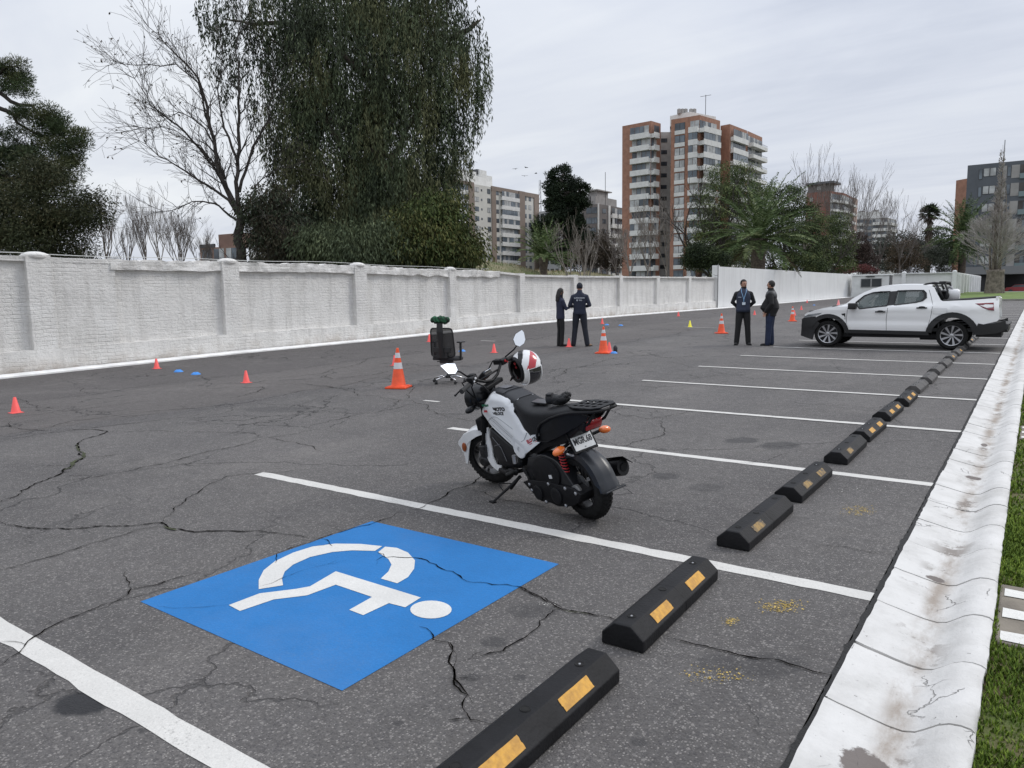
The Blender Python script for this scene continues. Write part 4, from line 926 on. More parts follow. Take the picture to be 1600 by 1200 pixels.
def foliage(name, c1, c2=None, **k):
    if name in MATS: return MATS[name]
    d = dict(rough=.75, vs=.6, island=.45, spec=.15); d.update(k); return M(name, c1, col2=c2, **d)
def in_ell(n, ells, shell=.0):
    """points spread through ellipsoids (c, (rx,ry,rz)); weights by volume^(2/3)"""
    w_ = np.array([(e[1][0]*e[1][1]*e[1][2])**(2/3)*(e[2] if len(e) > 2 else 1) for e in ells]); w_ /= w_.sum(); idx = NR.choice(len(ells), n, p=w_)
    d = NR.normal(size=(n, 3)); d /= np.linalg.norm(d, axis=1)[:, None]; r = NR.uniform(shell, 1, n)**(1/2.2)
    C = np.array([e[0] for e in ells]); R = np.array([e[1] for e in ells]); return C[idx]+d*r[:, None]*R[idx], d
def pe(lst, d, dep=1.0, ang=None):
    """picture ellipses (u, v, ru, rv) hung at distance d, as ellipsoids in space"""
    out = []
    for e in lst:
        u, v, ru, rv = e[:4]; k = e[4] if len(e) > 4 else 0
        p = PV(u, v, d+k); s = (d+k)/FP; out.append(((p.x, p.y, p.z), (ru*s*1.02, ru*s*dep if len(e) < 6 else e[5], rv*s), e[6] if len(e) > 6 else 1))
    return out
def clumpy(n, ells, cl, cr, keep=1.0):
    """leaves gathered in clumps: first clump centres, then leaves round each"""
    nc = max(3, int(n/cl)); P, d = in_ell(nc, ells, .35); idx = NR.integers(0, nc, n)
    off = NR.normal(size=(n, 3)); off /= np.linalg.norm(off, axis=1)[:, None]; off *= (NR.uniform(0, 1, n)**.5*cr)[:, None]*np.array([1, 1, .65])
    return P[idx]+off, off, idx, d
def branch(b, p, d, l, r, lvl, q, spread=.5, up=.15, kids=(2, 4), shrink=.68, seg=4, bend=.18, tips=None, rmin=.004, wander=1.0, gnarl=0):
    p = Vector(p); d = Vector(d).normalized(); pts = [p.copy()]; rs = [r]
    for i in range(seg):
        d = (d+Vector((q.gauss(0, bend), q.gauss(0, bend), q.gauss(0, bend)+up*.25))).normalized(); p = p+d*(l/seg); pts.append(p.copy()); rs.append(max(rmin, r*(1-.42*(i+1)/seg)))
    b.tube(pts, rs, 7 if lvl > 3 else (5 if lvl > 1 else 3), cap=lvl > 3)
    if lvl <= 0:
        if tips is not None: tips.append((pts[-1], d))
        return
    for k in range(q.randint(*kids)):
        i = q.randint(max(1, seg//2), seg); a = q.uniform(0, 6.283); s = q.uniform(spread*.6, spread*1.25)
        o = d.orthogonal().normalized(); o = Matrix.Rotation(a, 3, d) @ o
        nd = (d*math.cos(s)+o*math.sin(s)+Vector((0, 0, up))).normalized()
        branch(b, pts[i], nd, l*shrink*q.uniform(.75, 1.15), rs[i]*q.uniform(.55, .75), lvl-1, q, spread, up, kids, shrink, seg, bend, tips, rmin)
    # leader goes on
    branch(b, pts[-1], d, l*shrink*q.uniform(.9, 1.1), rs[-1]*.92, lvl-1, q, spread, up, kids, shrink, seg, bend, tips, rmin)
M_bark = M('bark_grey_brown', (.10, .08, .065), .95, var=.35, vs=5, bump=.03, bs=12); M_barkd = M('bark_dark', (.045, .038, .034), .95, var=.3, vs=5, bump=.02, bs=12); M_barkp = M('bark_pale', (.24, .215, .185), .95, var=.25, vs=3, bump=.02, bs=10)
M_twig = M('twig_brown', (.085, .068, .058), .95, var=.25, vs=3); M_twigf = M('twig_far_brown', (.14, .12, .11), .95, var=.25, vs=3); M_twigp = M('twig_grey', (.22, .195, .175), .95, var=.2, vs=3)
def gbase(u, d): p = A(u, d); p.z = gz(p.x, p.y) if d < 95 else .3; return p
def loc_ells(ells, base): return [((e[0][0]-base.x, e[0][1]-base.y, e[0][2]-base.z), e[1], e[2]) for e in ells]

# ---- the huge eucalyptus: hanging strands of narrow leaves
base = gbase(575, 33); euc = thing('eucalyptus_tree', 'huge weeping eucalyptus with dense dark hanging foliage behind the white wall', 'tree', base)
D = 33
E = loc_ells(pe([(520, -20, 85, 95), (610, -30, 100, 90), (680, 20, 52, 70), (560, 90, 125, 110), (640, 110, 95, 110), (700, 90, 34, 80), (742, 100, 16, 65, 0, 1.2), (733, 150, 14, 70, 0, 1.1), (480, 110, 70, 95),
                 (455, 200, 55, 75), (520, 220, 90, 100), (620, 230, 95, 110), (690, 210, 32, 90), (470, 290, 50, 75), (550, 310, 80, 90), (640, 320, 75, 90), (690, 310, 30, 75), (590, 370, 110, 60, 0, 2.5, 2.2), (480, 370, 50, 45, 0, 1.5, 2), (600, 300, 90, 60, 0, 2, 1.6), (450, 20, 60, 60), (722, 250, 8, 60, 0, .7)], D, 1.0), base)
NS = 20000
P, dd = in_ell(NS, E, .25)
C = []; Dv = []; MI = []
for i in range(NS):
    k = NR.integers(9, 16); L_ = NR.uniform(.7, 2.2); t = np.sort(NR.uniform(0, 1, k)); sw = NR.normal(size=2)*.10
    x = P[i, 0]+sw[0]*t+NR.normal(size=k)*.035; y = P[i, 1]+sw[1]*t+NR.normal(size=k)*.035; z = P[i, 2]-L_*t+.4
    C.append(np.stack([x, y, z], 1)); dv = NR.normal(size=(k, 3))*.32; dv[:, 2] -= 1; Dv.append(dv)
    m_ = noise.noise(Vector((P[i, 0]*.55, P[i, 1]*.55, P[i, 2]*.35))); m_ = 1 if m_ > .12 else (2 if m_ < -.22 else 0); MI.append(np.full(k, m_))
C = np.concatenate(C); Dv = np.concatenate(Dv); MI = np.concatenate(MI)
MEU = [foliage('eucalyptus_leaves', (.098, .122, .066), (.050, .068, .038)), foliage('eucalyptus_leaves_olive', (.135, .140, .072), (.078, .090, .046)), foliage('eucalyptus_leaves_deep', (.058, .072, .044), (.030, .040, .026))]
keep = C[:, 2] > .1
leaf_mesh('crown', C[keep], Dv[keep], .20, .044, MEU, euc, MI[keep])
# thin outer sprays on the left, above the bare tree
E2 = loc_ells(pe([(370, 25, 65, 50), (330, 20, 40, 45), (400, 80, 50, 60), (350, 100, 40, 50), (395, 150, 20, 50), (425, 240, 22, 60), (420, 320, 40, 40), (755, 60, 8, 40), (740, 20, 20, 30)], D, .5), base)
P, dd = in_ell(420, E2, .1); C = []; Dv = []
for i in range(420):
    k = NR.integers(8, 17); L_ = NR.uniform(.5, 1.7); t = NR.uniform(0, 1, k); C.append(np.stack([P[i, 0]+NR.normal(size=k)*.05, P[i, 1]+NR.normal(size=k)*.05, P[i, 2]-L_*t+.3], 1)); dv = NR.normal(size=(k, 3))*.4; dv[:, 2] -= 1; Dv.append(dv)
leaf_mesh('outer_foliage', np.concatenate(C), np.concatenate(Dv), .24, .05, MEU[2], euc)
q = random.Random(2); b = MB()
def limb(b, pts, r0, r1, n=8): b.tube(fractal3(pts, q), [r0+(r1-r0)*i/(len(pts)*4-4) for i in range(len(pts)*4-3)], n)
def fractal3(pts, q, it=2, amp=.06):
    pts = [Vector(p) for p in pts]
    for _ in range(it):
        o = [pts[0]]
        for a, c in zip(pts, pts[1:]): l = (c-a).length; o += [(a+c)/2+Vector((q.gauss(0, amp), q.gauss(0, amp), q.gauss(0, amp)))*l, c]
        pts = o
    return pts
def LP(u, v, d, base): p = PV(u, v, d); return (p.x-base.x, p.y-base.y, p.z-base.z)
limb(b, [(0, 0, -.5), LP(580, 380, D, base), LP(590, 250, D, base), LP(600, 100, D+1, base), LP(610, -60, D, base)], .55, .12)
for us in ([(585, 330), (530, 220), (500, 100), (470, 10)], [(590, 280), (650, 180), (690, 70), (700, -20)], [(588, 300), (640, 250), (690, 160), (735, 60)], [(570, 120), (480, 40), (400, 38), (350, 30)], [(540, 160), (470, 90), (420, 60)], [(590, 200), (560, 60), (540, -40)], [(700, 60), (735, 45), (752, 30)], [(590, 240), (540, 200), (470, 170), (430, 200)]):
    limb(b, [LP(u, v, D+(.3 if u > 600 else -.3), base) for u, v in us], .17, .03, 6)
b.build('trunk', M_bark, euc, smooth=True)

# ---- bare deciduous tree in front of it, on the left
base = gbase(376, 30); t = thing('bare_tree', 'large bare leafless tree with spreading branches left of the eucalyptus', 'tree', base); q = random.Random(11); D = 30
b = MB(); tw = MB(); tips = []
limb(b, [(0, 0, -.5), LP(377, 400, D, base), LP(375, 355, D, base), LP(372, 325, D, base)], .22, .15, 10)
BR = [([(372, 330), (352, 290), (335, 220), (322, 160), (300, 110), (270, 80), (232, 42)], .13), ([(374, 325), (372, 270), (374, 180), (373, 100), (378, 20)], .13), ([(365, 320), (340, 270), (310, 230), (268, 190), (235, 165), (200, 105)], .10),
      ([(370, 335), (340, 300), (300, 275), (262, 250), (218, 220)], .09), ([(372, 345), (335, 318), (300, 315), (255, 330)], .07), ([(374, 300), (395, 230), (420, 190), (430, 120)], .09), ([(378, 335), (400, 290), (440, 260)], .07), ([(372, 260), (350, 200), (340, 140), (345, 60)], .08),
      ([(352, 280), (320, 200), (280, 175), (250, 190)], .06), ([(374, 350), (400, 335), (430, 350)], .06), ([(350, 285), (330, 250), (290, 215), (222, 200)], .06), ([(335, 220), (310, 130), (275, 100), (215, 102), (175, 100)], .06)]
for pl, r0 in BR:
    dz_ = q.uniform(-2, 2); n_ = len(pl); pts = fractal3([LP(u, v, D+dz_*i/n_, base) for i, (u, v) in enumerate(pl)], q, 2, .05); rs = [r0*.72*(1-.86*i/(len(pts)-1)) for i in range(len(pts))]; b.tube(pts, rs, 6)
    for i in range(3, len(pts)):
        for _ in range(2 if i < len(pts)-2 else 3):
            d = (pts[i]-pts[i-1]).normalized(); a = q.uniform(0, 6.28); o = Matrix.Rotation(a, 3, d) @ d.orthogonal().normalized(); nd = (d*.75+o*.7+Vector((0, 0, .25))).normalized()
            branch(tw, pts[i], nd, q.uniform(.5, 1.15), max(.012, rs[i]*.35), 2, q, .6, .12, (1, 2), .7, 3, .16, tips, .006)
b.build('trunk', M_barkd, t, smooth=True); tw.build('branches', M_barkd, t, recalc=False)
C = np.array([tuple(p) for p, d in tips if q.random() < .16]); leaf_mesh('dry_leaves', C, NR.normal(size=C.shape)-np.array([0, 0, .8]), .12, .07, M('dry_leaf', (.06, .045, .03), .8, var=.3), t)

# ---- pine and dark shrubs at the far left
D = 36; base = gbase(10, D); t = thing('pine_tree', 'dark pine with layered clumps of needles at the left edge', 'tree', base); q = random.Random(3)
ML = [foliage('pine_needles', (.062, .088, .040), (.032, .046, .026), vs=.5), foliage('pine_needles_olive', (.090, .10, .045), (.05, .058, .03), vs=.5)]
E = loc_ells(pe([(18, 110, 36, 16), (-15, 120, 40, 25), (25, 140, 22, 18), (75, 180, 30, 20), (110, 200, 26, 16), (120, 225, 16, 10), (60, 195, 40, 26), (95, 240, 34, 18), (40, 220, 30, 18), (70, 262, 60, 28), (20, 270, 60, 40), (-20, 240, 40, 60), (-30, 320, 60, 70)], D, .9), base)
C, off, idx, dd = clumpy(70000, E, 200, .46); dv = off*1.2+NR.normal(size=C.shape)*.3; dv[:, 2] += .25
leaf_mesh('crown', C, dv, .18, .030, ML, t, (idx % 3 == 0).astype(int))
b = MB()
limb(b, [(-2.5, 0, -.5), LP(-40, 350, D, base), LP(-50, 200, D, base), LP(-40, 90, D, base)], .4, .15)
for us in ([(-45, 120), (0, 145), (50, 165), (85, 200), (120, 235)], [(-45, 150), (15, 175), (40, 200), (85, 225)], [(-45, 90), (0, 115), (30, 105)], [(-45, 260), (20, 280), (90, 262), (125, 250)]): limb(b, [LP(u, v, D, base) for u, v in us], .13, .03, 6)
b.build('trunk', M_barkd, t, smooth=True)
D = 32; base = gbase(40, D); t = thing('dark_cypress_bush', 'broad dark evergreen bush under the pine at the left edge', 'tree', base)
E = loc_ells(pe([(20, 330, 75, 50), (80, 320, 60, 45), (30, 390, 90, 40), (120, 340, 50, 28), (140, 315, 26, 12), (60, 280, 40, 30), (95, 385, 50, 30), (-30, 350, 60, 70)], D, .8), base)
C, off, idx, dd = clumpy(60000, E, 150, .8); dv = off+NR.normal(size=C.shape)*.4; dv[:, 2] -= .3
leaf_mesh('crown', C, dv, .16, .04, [foliage('bush_dark', (.062, .072, .036), (.034, .04, .022)), foliage('bush_olive', (.095, .090, .045), (.052, .054, .028))], t, (idx % 4 == 0).astype(int))
b = MB(); q = random.Random(8)
for k in range(4): branch(b, (q.uniform(-1, 1), 0, -.3), (q.uniform(-.3, .3), 0, 1), 1.6, .12, 3, q, .5, .1)
b.build('trunk', M_barkd, t, recalc=False)
# small bare twiggy shrubs next to it, then the row of bare poplars
def bare(name, label, cat, u, d, hpx_top, mt=M_twig, lvl=5, seed=0, spread=.42, up=.22, r=.13, kids=(2, 3), group=None, trunk=.35, lean=0, shrink=.70, twr=.012, tmt=None):
    base = gbase(u, d); q = random.Random(seed); t = thing(name, label, cat, base, group=group); top_ = PV(u, hpx_top, d).z-base.z
    b = MB(); tw = MB(); h0 = top_*trunk; pts = fractal3([(0, 0, -.3), (lean*h0*.5, 0, h0*.5), (lean*h0, 0, h0)], q, 2, .04); b.tube(pts, [r*(1-.3*i/(len(pts)-1)) for i in range(len(pts))], 8)
    l = top_*(1-trunk)*(1-shrink)/(1-shrink**(lvl))*1.02
    for k in range(4):
        a = k*1.57+q.uniform(-.4, .4); s = spread*q.uniform(.5, 1.0); branch(tw, pts[-1-(k % 2)], (math.sin(s)*math.cos(a)+lean*.4, math.sin(s)*math.sin(a), math.cos(s)), l*q.uniform(.8, 1.1), r*.5, lvl-1, q, spread, up, kids, shrink, 3, .10, None, twr)
    b.build('trunk', tmt or mt, t, smooth=True); tw.build('crown', mt, t, recalc=False); return t
desc = ['leftmost of the row, beside the pine bushes', 'second from the left, slender', 'third from the left, with a forked top', 'fourth from the left in the row', 'fifth from the left, pale trunked', 'sixth from the left, standing close to its neighbour', 'seventh from the left, darker and twiggy', 'last on the right, beside the large bare tree']
for i, (u, v) in enumerate([(131, 300), (173, 285), (205, 330), (234, 292), (256, 300), (290, 318), (286, 325), (322, 350)]):
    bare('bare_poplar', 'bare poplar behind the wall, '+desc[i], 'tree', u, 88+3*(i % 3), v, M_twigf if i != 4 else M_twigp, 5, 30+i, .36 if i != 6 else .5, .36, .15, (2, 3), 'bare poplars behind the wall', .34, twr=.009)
for i, (u, v) in enumerate([(150, 345), (112, 370)]): bare('bare_shrub', ['tangled bare shrub rising beside the dark bush at the left', 'low bare shrub in front of the leftmost poplar'][i], 'shrub', u, 40, v, M_twig, 5, 60+i, .6, .15, .05, (2, 3), None, .15, twr=.006)

# ---- shrubs at the foot of the eucalyptus
def bush(name, label, cat, u, d, ells, n, mats, l, wd, cl=60, cr=.5, droop=-.2, trunk=True, group=None, dep=.8, seed=1, tr=.08):
    base = gbase(u, d); t = thing(name, label, cat, base, group=group); E = loc_ells(pe(ells, d, dep), base)
    C, off, idx, dd = clumpy(n, E, cl, cr); dv = off/cr+NR.normal(size=C.shape)*.5; dv[:, 2] += droop; k = C[:, 2] > -.3
    leaf_mesh('crown', C[k], dv[k], l, wd, mats, t, ((idx*7) % len(mats))[k])
    if trunk:
        b = MB(); q = random.Random(seed); hh = max(e[0][2] for e in E)
        for j in range(3): branch(b, (q.uniform(-.2, .2), q.uniform(-.2, .2), -.3), (q.uniform(-.25, .25), q.uniform(-.25, .25), 1), hh*.42, tr, 3, q, .5, .15)
        b.build('trunk', M_barkd, t, recalc=False)
    return t
G1 = [foliage('shrub_green', (.070, .095, .028), (.035, .05, .018)), foliage('shrub_olive', (.105, .11, .035), (.055, .06, .022))]
bush('leafy_shrub', 'green leafy shrub at the right foot of the eucalyptus', 'shrub', 670, 30, [(665, 365, 50, 45), (705, 385, 38, 34), (640, 395, 60, 28), (708, 345, 16, 22), (725, 400, 18, 22), (690, 320, 22, 18)], 34000, G1, .17, .055, 140, .85, -1.3, dep=1.2)
bush('olive_shrub', 'dull olive shrub low under the eucalyptus behind the wall', 'shrub', 580, 29, [(580, 395, 60, 28), (520, 390, 40, 35), (600, 370, 30, 20)], 24000, [foliage('shrub_dull', (.060, .075, .035), (.032, .042, .022)), MEU[0]], .18, .045, 140, .9, -1.6, dep=1.2)
bush('dark_shrub', 'dark dense shrub between the bare trunk and the eucalyptus', 'shrub', 450, 30, [(440, 375, 45, 38), (420, 325, 32, 28), (480, 395, 40, 25), (400, 340, 20, 15)], 24000, [MEU[2], foliage('shrub_brownish', (.055, .048, .03), (.03, .028, .018))], .17, .045, 110, .75, -1.2, dep=1.2)

# ---- dark conifer in the middle, with its smaller neighbour
MC = [foliage('conifer_dark', (.020, .032, .017), (.010, .016, .010), vs=.4, island=.3), foliage('conifer_mid', (.030, .045, .022), (.016, .024, .014), vs=.4, island=.3)]
def conifer(u, d, ells, n, label, cl=90, cr=.62):
    base = gbase(u, d); t = thing('conifer_tree', label, 'tree', base); E = loc_ells(pe(ells, d, 1.7), base)
    C, off, idx, dd = clumpy(n, E, cl, cr); dv = off+NR.normal(size=C.shape)*.4; dv[:, 2] += .3
    leaf_mesh('crown', C, dv, .30, .11, MC, t, (idx % 3 == 0).astype(int)); b = MB(); q = random.Random(5); top_ = max(e[0][2] for e in E)
    b.tube(fractal3([(0, 0, -.5), (.1, .3, top_*.5), (.1, .6, top_*.85)], q, 2, .01), [.34*(1-.8*i/8) for i in range(9)], 8)
    for e in E: b.tube(fractal3([(e[0][0]*.1, e[0][1]*.1, e[0][2]-abs(e[0][0])*.45-.3), (e[0][0]*.6, e[0][1]*.6, e[0][2]-.5), tuple(e[0])], q, 1, .05), [.16, .12, .1, .07, .04], 5)
    b.build('trunk', M_barkd, t, smooth=True)
conifer(880, 85, [(882, 268, 10, 6), (872, 275, 14, 8), (865, 290, 13, 11), (888, 285, 14, 12), (900, 286, 12, 7), (880, 300, 20, 10), (866, 318, 13, 12), (895, 310, 14, 12), (910, 298, 8, 8), (914, 292, 5, 5), (908, 318, 8, 8), (880, 325, 20, 14), (885, 335, 20, 16), (878, 312, 18, 14), (862, 300, 9, 8), (888, 345, 20, 16), (880, 370, 22, 20), (900, 360, 16, 18), (890, 395, 28, 22), (915, 385, 14, 22), (868, 350, 8, 10)], 46000, 'tall dark irregular conifer rising between the cream and the grey apartment blocks')
conifer(850, 83, [(852, 348, 13, 9), (862, 342, 8, 6), (845, 360, 9, 8), (858, 362, 14, 10), (848, 375, 10, 10)], 7000, 'smaller dark conifer beside the tall one, above the small palm')
bush('dark_hedge_shrub', 'dark brown shrubs at the foot of the tall conifer', 'shrub', 935, 80, [(930, 395, 28, 20), (955, 405, 22, 14), (905, 405, 20, 16), (940, 375, 10, 14)], 9000, [foliage('winter_brown', (.09, .072, .055), (.055, .045, .035))], .3, .08, 60, .8, 0)

# ---- palms
def palm(label, u, d, vc, fl, nf, trunk_top_r, trunk_r, mts, seed, cone=(-.7, 1.45), nl=30, lw=.055, skirt=0, fan=False, ru=None):
    """feather palm: arching fronds with leaflets on both sides of a midrib"""
    base = gbase(u, d); t = thing('palm_tree', label, 'palm', base); q = random.Random(seed); c = PV(u, vc, d).z-base.z
    b = MB(); pts = [(0, 0, -.3), (.1, 0, c*.5), (0, 0, c)]; n_ = 14; prof = []
    for i in range(n_+1): z = -.3+(c+.3)*i/n_; prof.append((trunk_r*(1+.06*(i % 2))*(1 if i < n_-2 else 1.25), z))
    b.lathe(prof, 12); b.build('trunk', M_bark, t, smooth=True)
    C = []; Dv = []; Ls = []; MI = []; rb_ = MB()
    for k in range(nf):
        az = q.uniform(0, 6.283); el = cone[0]+(cone[1]-cone[0])*(k+.5)/nf; L_ = fl*q.uniform(.8, 1.1)*(1 if el > -.2 else .85); p = Vector((0, 0, c)); d_ = Vector((math.cos(az)*math.cos(el), math.sin(az)*math.cos(el), math.sin(el))); pts = [p.copy()]
        ns = 9; drop = .062 if el > .2 else .035
        for i in range(ns): d_ = (d_+Vector((0, 0, -drop*(.6+i*.26)))).normalized(); p = p+d_*(L_/ns); pts.append(p.copy())
        rb_.tube(pts, [.045*(1-.85*i/ns) for i in range(ns+1)], 3, cap=False)
        m_ = 1 if q.random() < .25 else 0
        if el < -.45 and len(mts) > 2: m_ = 2
        for i in range(nl):
            f = .12+.88*(i+.5)/nl; s = f*ns; j = min(ns-1, int(s)); o = pts[j].lerp(pts[j+1], s-j); tg_ = (pts[j+1]-pts[j]).normalized(); side = tg_.cross(Vector((0, 0, 1))); side = side.normalized() if side.length > .01 else Vector((1, 0, 0)); upv = side.cross(tg_)
            ll = fl*.105*math.sin(math.pi*min(1, .18+f*.80))+.06
            for sg in (-1, 1):
                dv = (tg_*.55+side*sg*.9+upv*.25+Vector((q.gauss(0, .1), q.gauss(0, .1), q.gauss(0, .1)-.18))).normalized(); C.append(tuple(o)); Dv.append(tuple(dv)); Ls.append(ll); MI.append(m_)
    rb_.build('frond_ribs', mts[0], t, recalc=False); leaf_mesh('crown', C, Dv, Ls, lw*fl/3, mts, t, MI); return t
MP = [foliage('palm_green', (.115, .16, .065), (.065, .10, .04), vs=.5), foliage('palm_light', (.21, .25, .12), (.13, .16, .075), vs=.5), foliage('palm_dry', (.13, .10, .055), (.06, .05, .03), vs=.5)]
palm('big feather palm with wide arching fronds rising over the tall smooth white wall', 1183, 66, 374, 6.2, 66, 0, .6, MP, 1, (-.50, 1.45), 62, .030)
palm('dark feather palm standing just left of the slate grey building', 1500, 112, 372, 6.6, 74, 0, .5, MP[:1]+[foliage('palm_deep', (.07, .10, .045), (.04, .06, .03))], 2, (-.9, 1.5), 46, .045)
palm('small feather palm between the cream block and the grassy mound', 850, 62, 402, 3.3, 60, 0, .3, MP, 3, (-.2, 1.4), 36, .045)
# fan palm: stiff fans on stalks, a skirt of dead ones below
d_ = 125; base = gbase(1446, d_); t = thing('fan_palm', 'tall thin fan palm with a heart shaped crown above the far wall', 'palm', base); q = random.Random(6); c = PV(1446, 336, d_).z-base.z; b = MB(); b.tube([(0, 0, 0), (.1, 0, c*.6), (0, 0, c)], [.5, .38, .34], 8); b.build('trunk', M_bark, t, smooth=True)
C = []; Dv = []; Ls = []; MI = []
for k in range(130):
    el = -1.45+2.9*(k+.5)/130; az = q.uniform(0, 6.283); d3 = Vector((math.cos(az)*math.cos(el), math.sin(az)*math.cos(el), math.sin(el))); st = .85*q.uniform(.8, 1.15); dn_ = q.random(); p = Vector((0, 0, c-(0 if el > -.5 else 3.6*dn_)))+d3*st*(1 if el > -.5 else .75*(1-dn_*.8))
    side = d3.cross(Vector((0, 0, 1))).normalized()
    for i in range(11): a = -1.15+2.3*i/10; dv = d3*math.cos(a)+side*math.sin(a); dv.z -= .15+(.5 if el < -.3 else 0); C.append(tuple(p)); Dv.append(tuple(dv)); Ls.append(.95*q.uniform(.8, 1.1)); MI.append(1 if el < -.35 else 0)
leaf_mesh('crown', C, Dv, Ls, .17, [foliage('fan_green', (.045, .06, .03), (.025, .035, .02)), foliage('fan_dead', (.085, .062, .045), (.045, .035, .028))], t, MI)

# ---- greenery over the far wall, from left to right
PG = [foliage('pepper_green', (.095, .128, .052), (.052, .074, .032)), foliage('pepper_light', (.130, .155, .062), (.075, .095, .04))]
bush('pepper_tree', 'soft green tree in front of the brick tower, left of the big palm', 'tree', 1140, 72, [(1135, 275, 32, 24), (1160, 275, 22, 20), (1120, 310, 36, 26), (1160, 310, 34, 26), (1100, 345, 26, 30), (1135, 350, 40, 36), (1110, 385, 34, 28), (1120, 410, 45, 22, 0, 2), (1150, 400, 40, 24, 0, 2), (1148, 255, 10, 8), (1182, 300, 16, 16)], 30000, PG, .26, .06, 90, .9, -.9, tr=.2)
bush('leafy_tree', 'mid green tree right behind the big palm', 'tree', 1225, 80, [(1225, 320, 30, 26), (1250, 345, 30, 32), (1215, 360, 40, 40), (1262, 385, 30, 34), (1240, 412, 50, 20, 0, 2.2), (1235, 300, 16, 12), (1205, 300, 12, 10)], 26000, PG+[foliage('leafy_deep', (.05, .07, .03), (.03, .042, .02))], .26, .08, 80, .8, -.6, seed=3, tr=.2)
bush('broad_green_tree', 'broad yellowish green tree right of the big palm above the white wall', 'tree', 1290, 94, [(1285, 360, 24, 28), (1305, 385, 28, 30), (1270, 400, 36, 22), (1310, 345, 14, 16), (1300, 415, 40, 16, 0, 2)], 24000, PG, .26, .08, 80, .8, -.6, seed=4, tr=.2)
bush('dark_green_shrub', 'dark green shrub under the big palm behind the corner of the white walls', 'shrub', 1100, 58, [(1095, 400, 26, 20), (1120, 408, 20, 14), (1082, 410, 14, 10)], 14000, [foliage('leafy_deep', (1, 1, 1)), MC[1]], .16, .06, 60, .5, -.2, seed=5)
bush('dark_purple_shrub', 'dark purplish shrub behind the wall, right of the yellowish green tree', 'shrub', 1345, 106, [(1340, 385, 20, 24), (1352, 402, 22, 18), (1328, 400, 16, 18)], 10000, [foliage('purple_brown', (.10, .072, .062), (.06, .045, .04))], .26, .08, 60, .7, 0, seed=6)
bush('reddish_hedge', 'low reddish hedge along the top of the far white wall', 'hedge', 1335, 104, [(1322, 421, 16, 6), (1345, 420, 18, 6), (1360, 423, 10, 5)], 5000, [foliage('hedge_red', (.19, .075, .07), (.11, .045, .045))], .2, .07, 50, .4, 0, trunk=False)
bush('brown_bush', 'rounded brown winter bush behind the white wall, left of the fan palm', 'shrub', 1415, 108, [(1412, 395, 22, 22), (1425, 412, 24, 14), (1400, 412, 16, 14)], 10000, [foliage('brown_bush', (.13, .10, .068), (.08, .062, .045))], .26, .08, 60, .7, 0, seed=7)
bush('grey_green_shrub', 'grey green shrubs below the fan palm', 'shrub', 1455, 112, [(1450, 405, 22, 20), (1470, 400, 20, 18), (1382, 415, 14, 10), (1480, 415, 16, 12)], 10000, [foliage('grey_green', (.10, .11, .085), (.06, .068, .052))], .28, .08, 60, .7, 0, seed=8)
bush('hillside_trees', 'dark distant trees on the hillside behind the fan palm', 'trees', 1440, 190, [(1400, 380, 30, 16), (1440, 378, 26, 14), (1475, 370, 24, 18), (1460, 395, 50, 20), (1400, 400, 50, 18), (1490, 385, 20, 24)], 16000, [foliage('far_dark', (.075, .085, .068), (.045, .052, .043))], .6, .25, 60, 1.6, 0, trunk=False)
for i, (u, d, v, lab, sp, ln, mt, lv) in enumerate([(1255, 90, 235, 'tall thin bare tree whose top rises above the leafy green trees', .22, 0, M_twig, 6), (1290, 105, 258, 'thin bare tree in front of the red brown block, left one', .25, 0, M_twig, 5), (1308, 105, 262, 'thin bare tree in front of the red brown block, middle one', .22, 0, M_twig, 5), (1325, 105, 265, 'thin bare tree in front of the red brown block, right one', .25, .02, M_twig, 5),
                              (1345, 108, 280, 'bare tree between the red brown block and the terraced block', .35, 0, M_twig, 6), (1365, 110, 285, 'bare tree with upright twigs in front of the terraced beige block', .42, .08, M_twig, 6), (1385, 106, 305, 'leaning bare tree with long twigs sweeping right, left of the fan palm', .5, .35, M_twig, 6), (1412, 108, 330, 'low spreading bare tree just left of the fan palm', .6, .1, M_twig, 6),
                              (890, 52, 330, 'slim bare sapling on the mound in front of the dark conifer', .35, 0, M_twigp, 5), (908, 50, 340, 'slim bare sapling on the mound, second from the left', .3, .05, M_twigp, 5), (920, 54, 345, 'slim bare sapling on the mound, third from the left', .32, 0, M_twigp, 5), (1012, 75, 300, 'pale bare tree in front of the left side of the brick tower', .35, 0, M_twigp, 6), (1040, 78, 310, 'pale bare tree in front of the middle of the brick tower', .25, 0, M_twigp, 6), (985, 72, 350, 'short pale bare tree before the left corner of the brick tower', .4, 0, M_twigp, 5), (965, 76, 345, 'bare tree in front of the grey brown block', .4, 0, M_twig, 5)]):
    bare('bare_tree', lab, 'tree', u, d, v, M_twigf if mt == M_twig else mt, 5, 90+i, sp, .2, .07 if d < 60 else .12, (2, 2) if d > 60 else (1, 2), None, .3, ln, twr=.007 if d < 60 else .011)
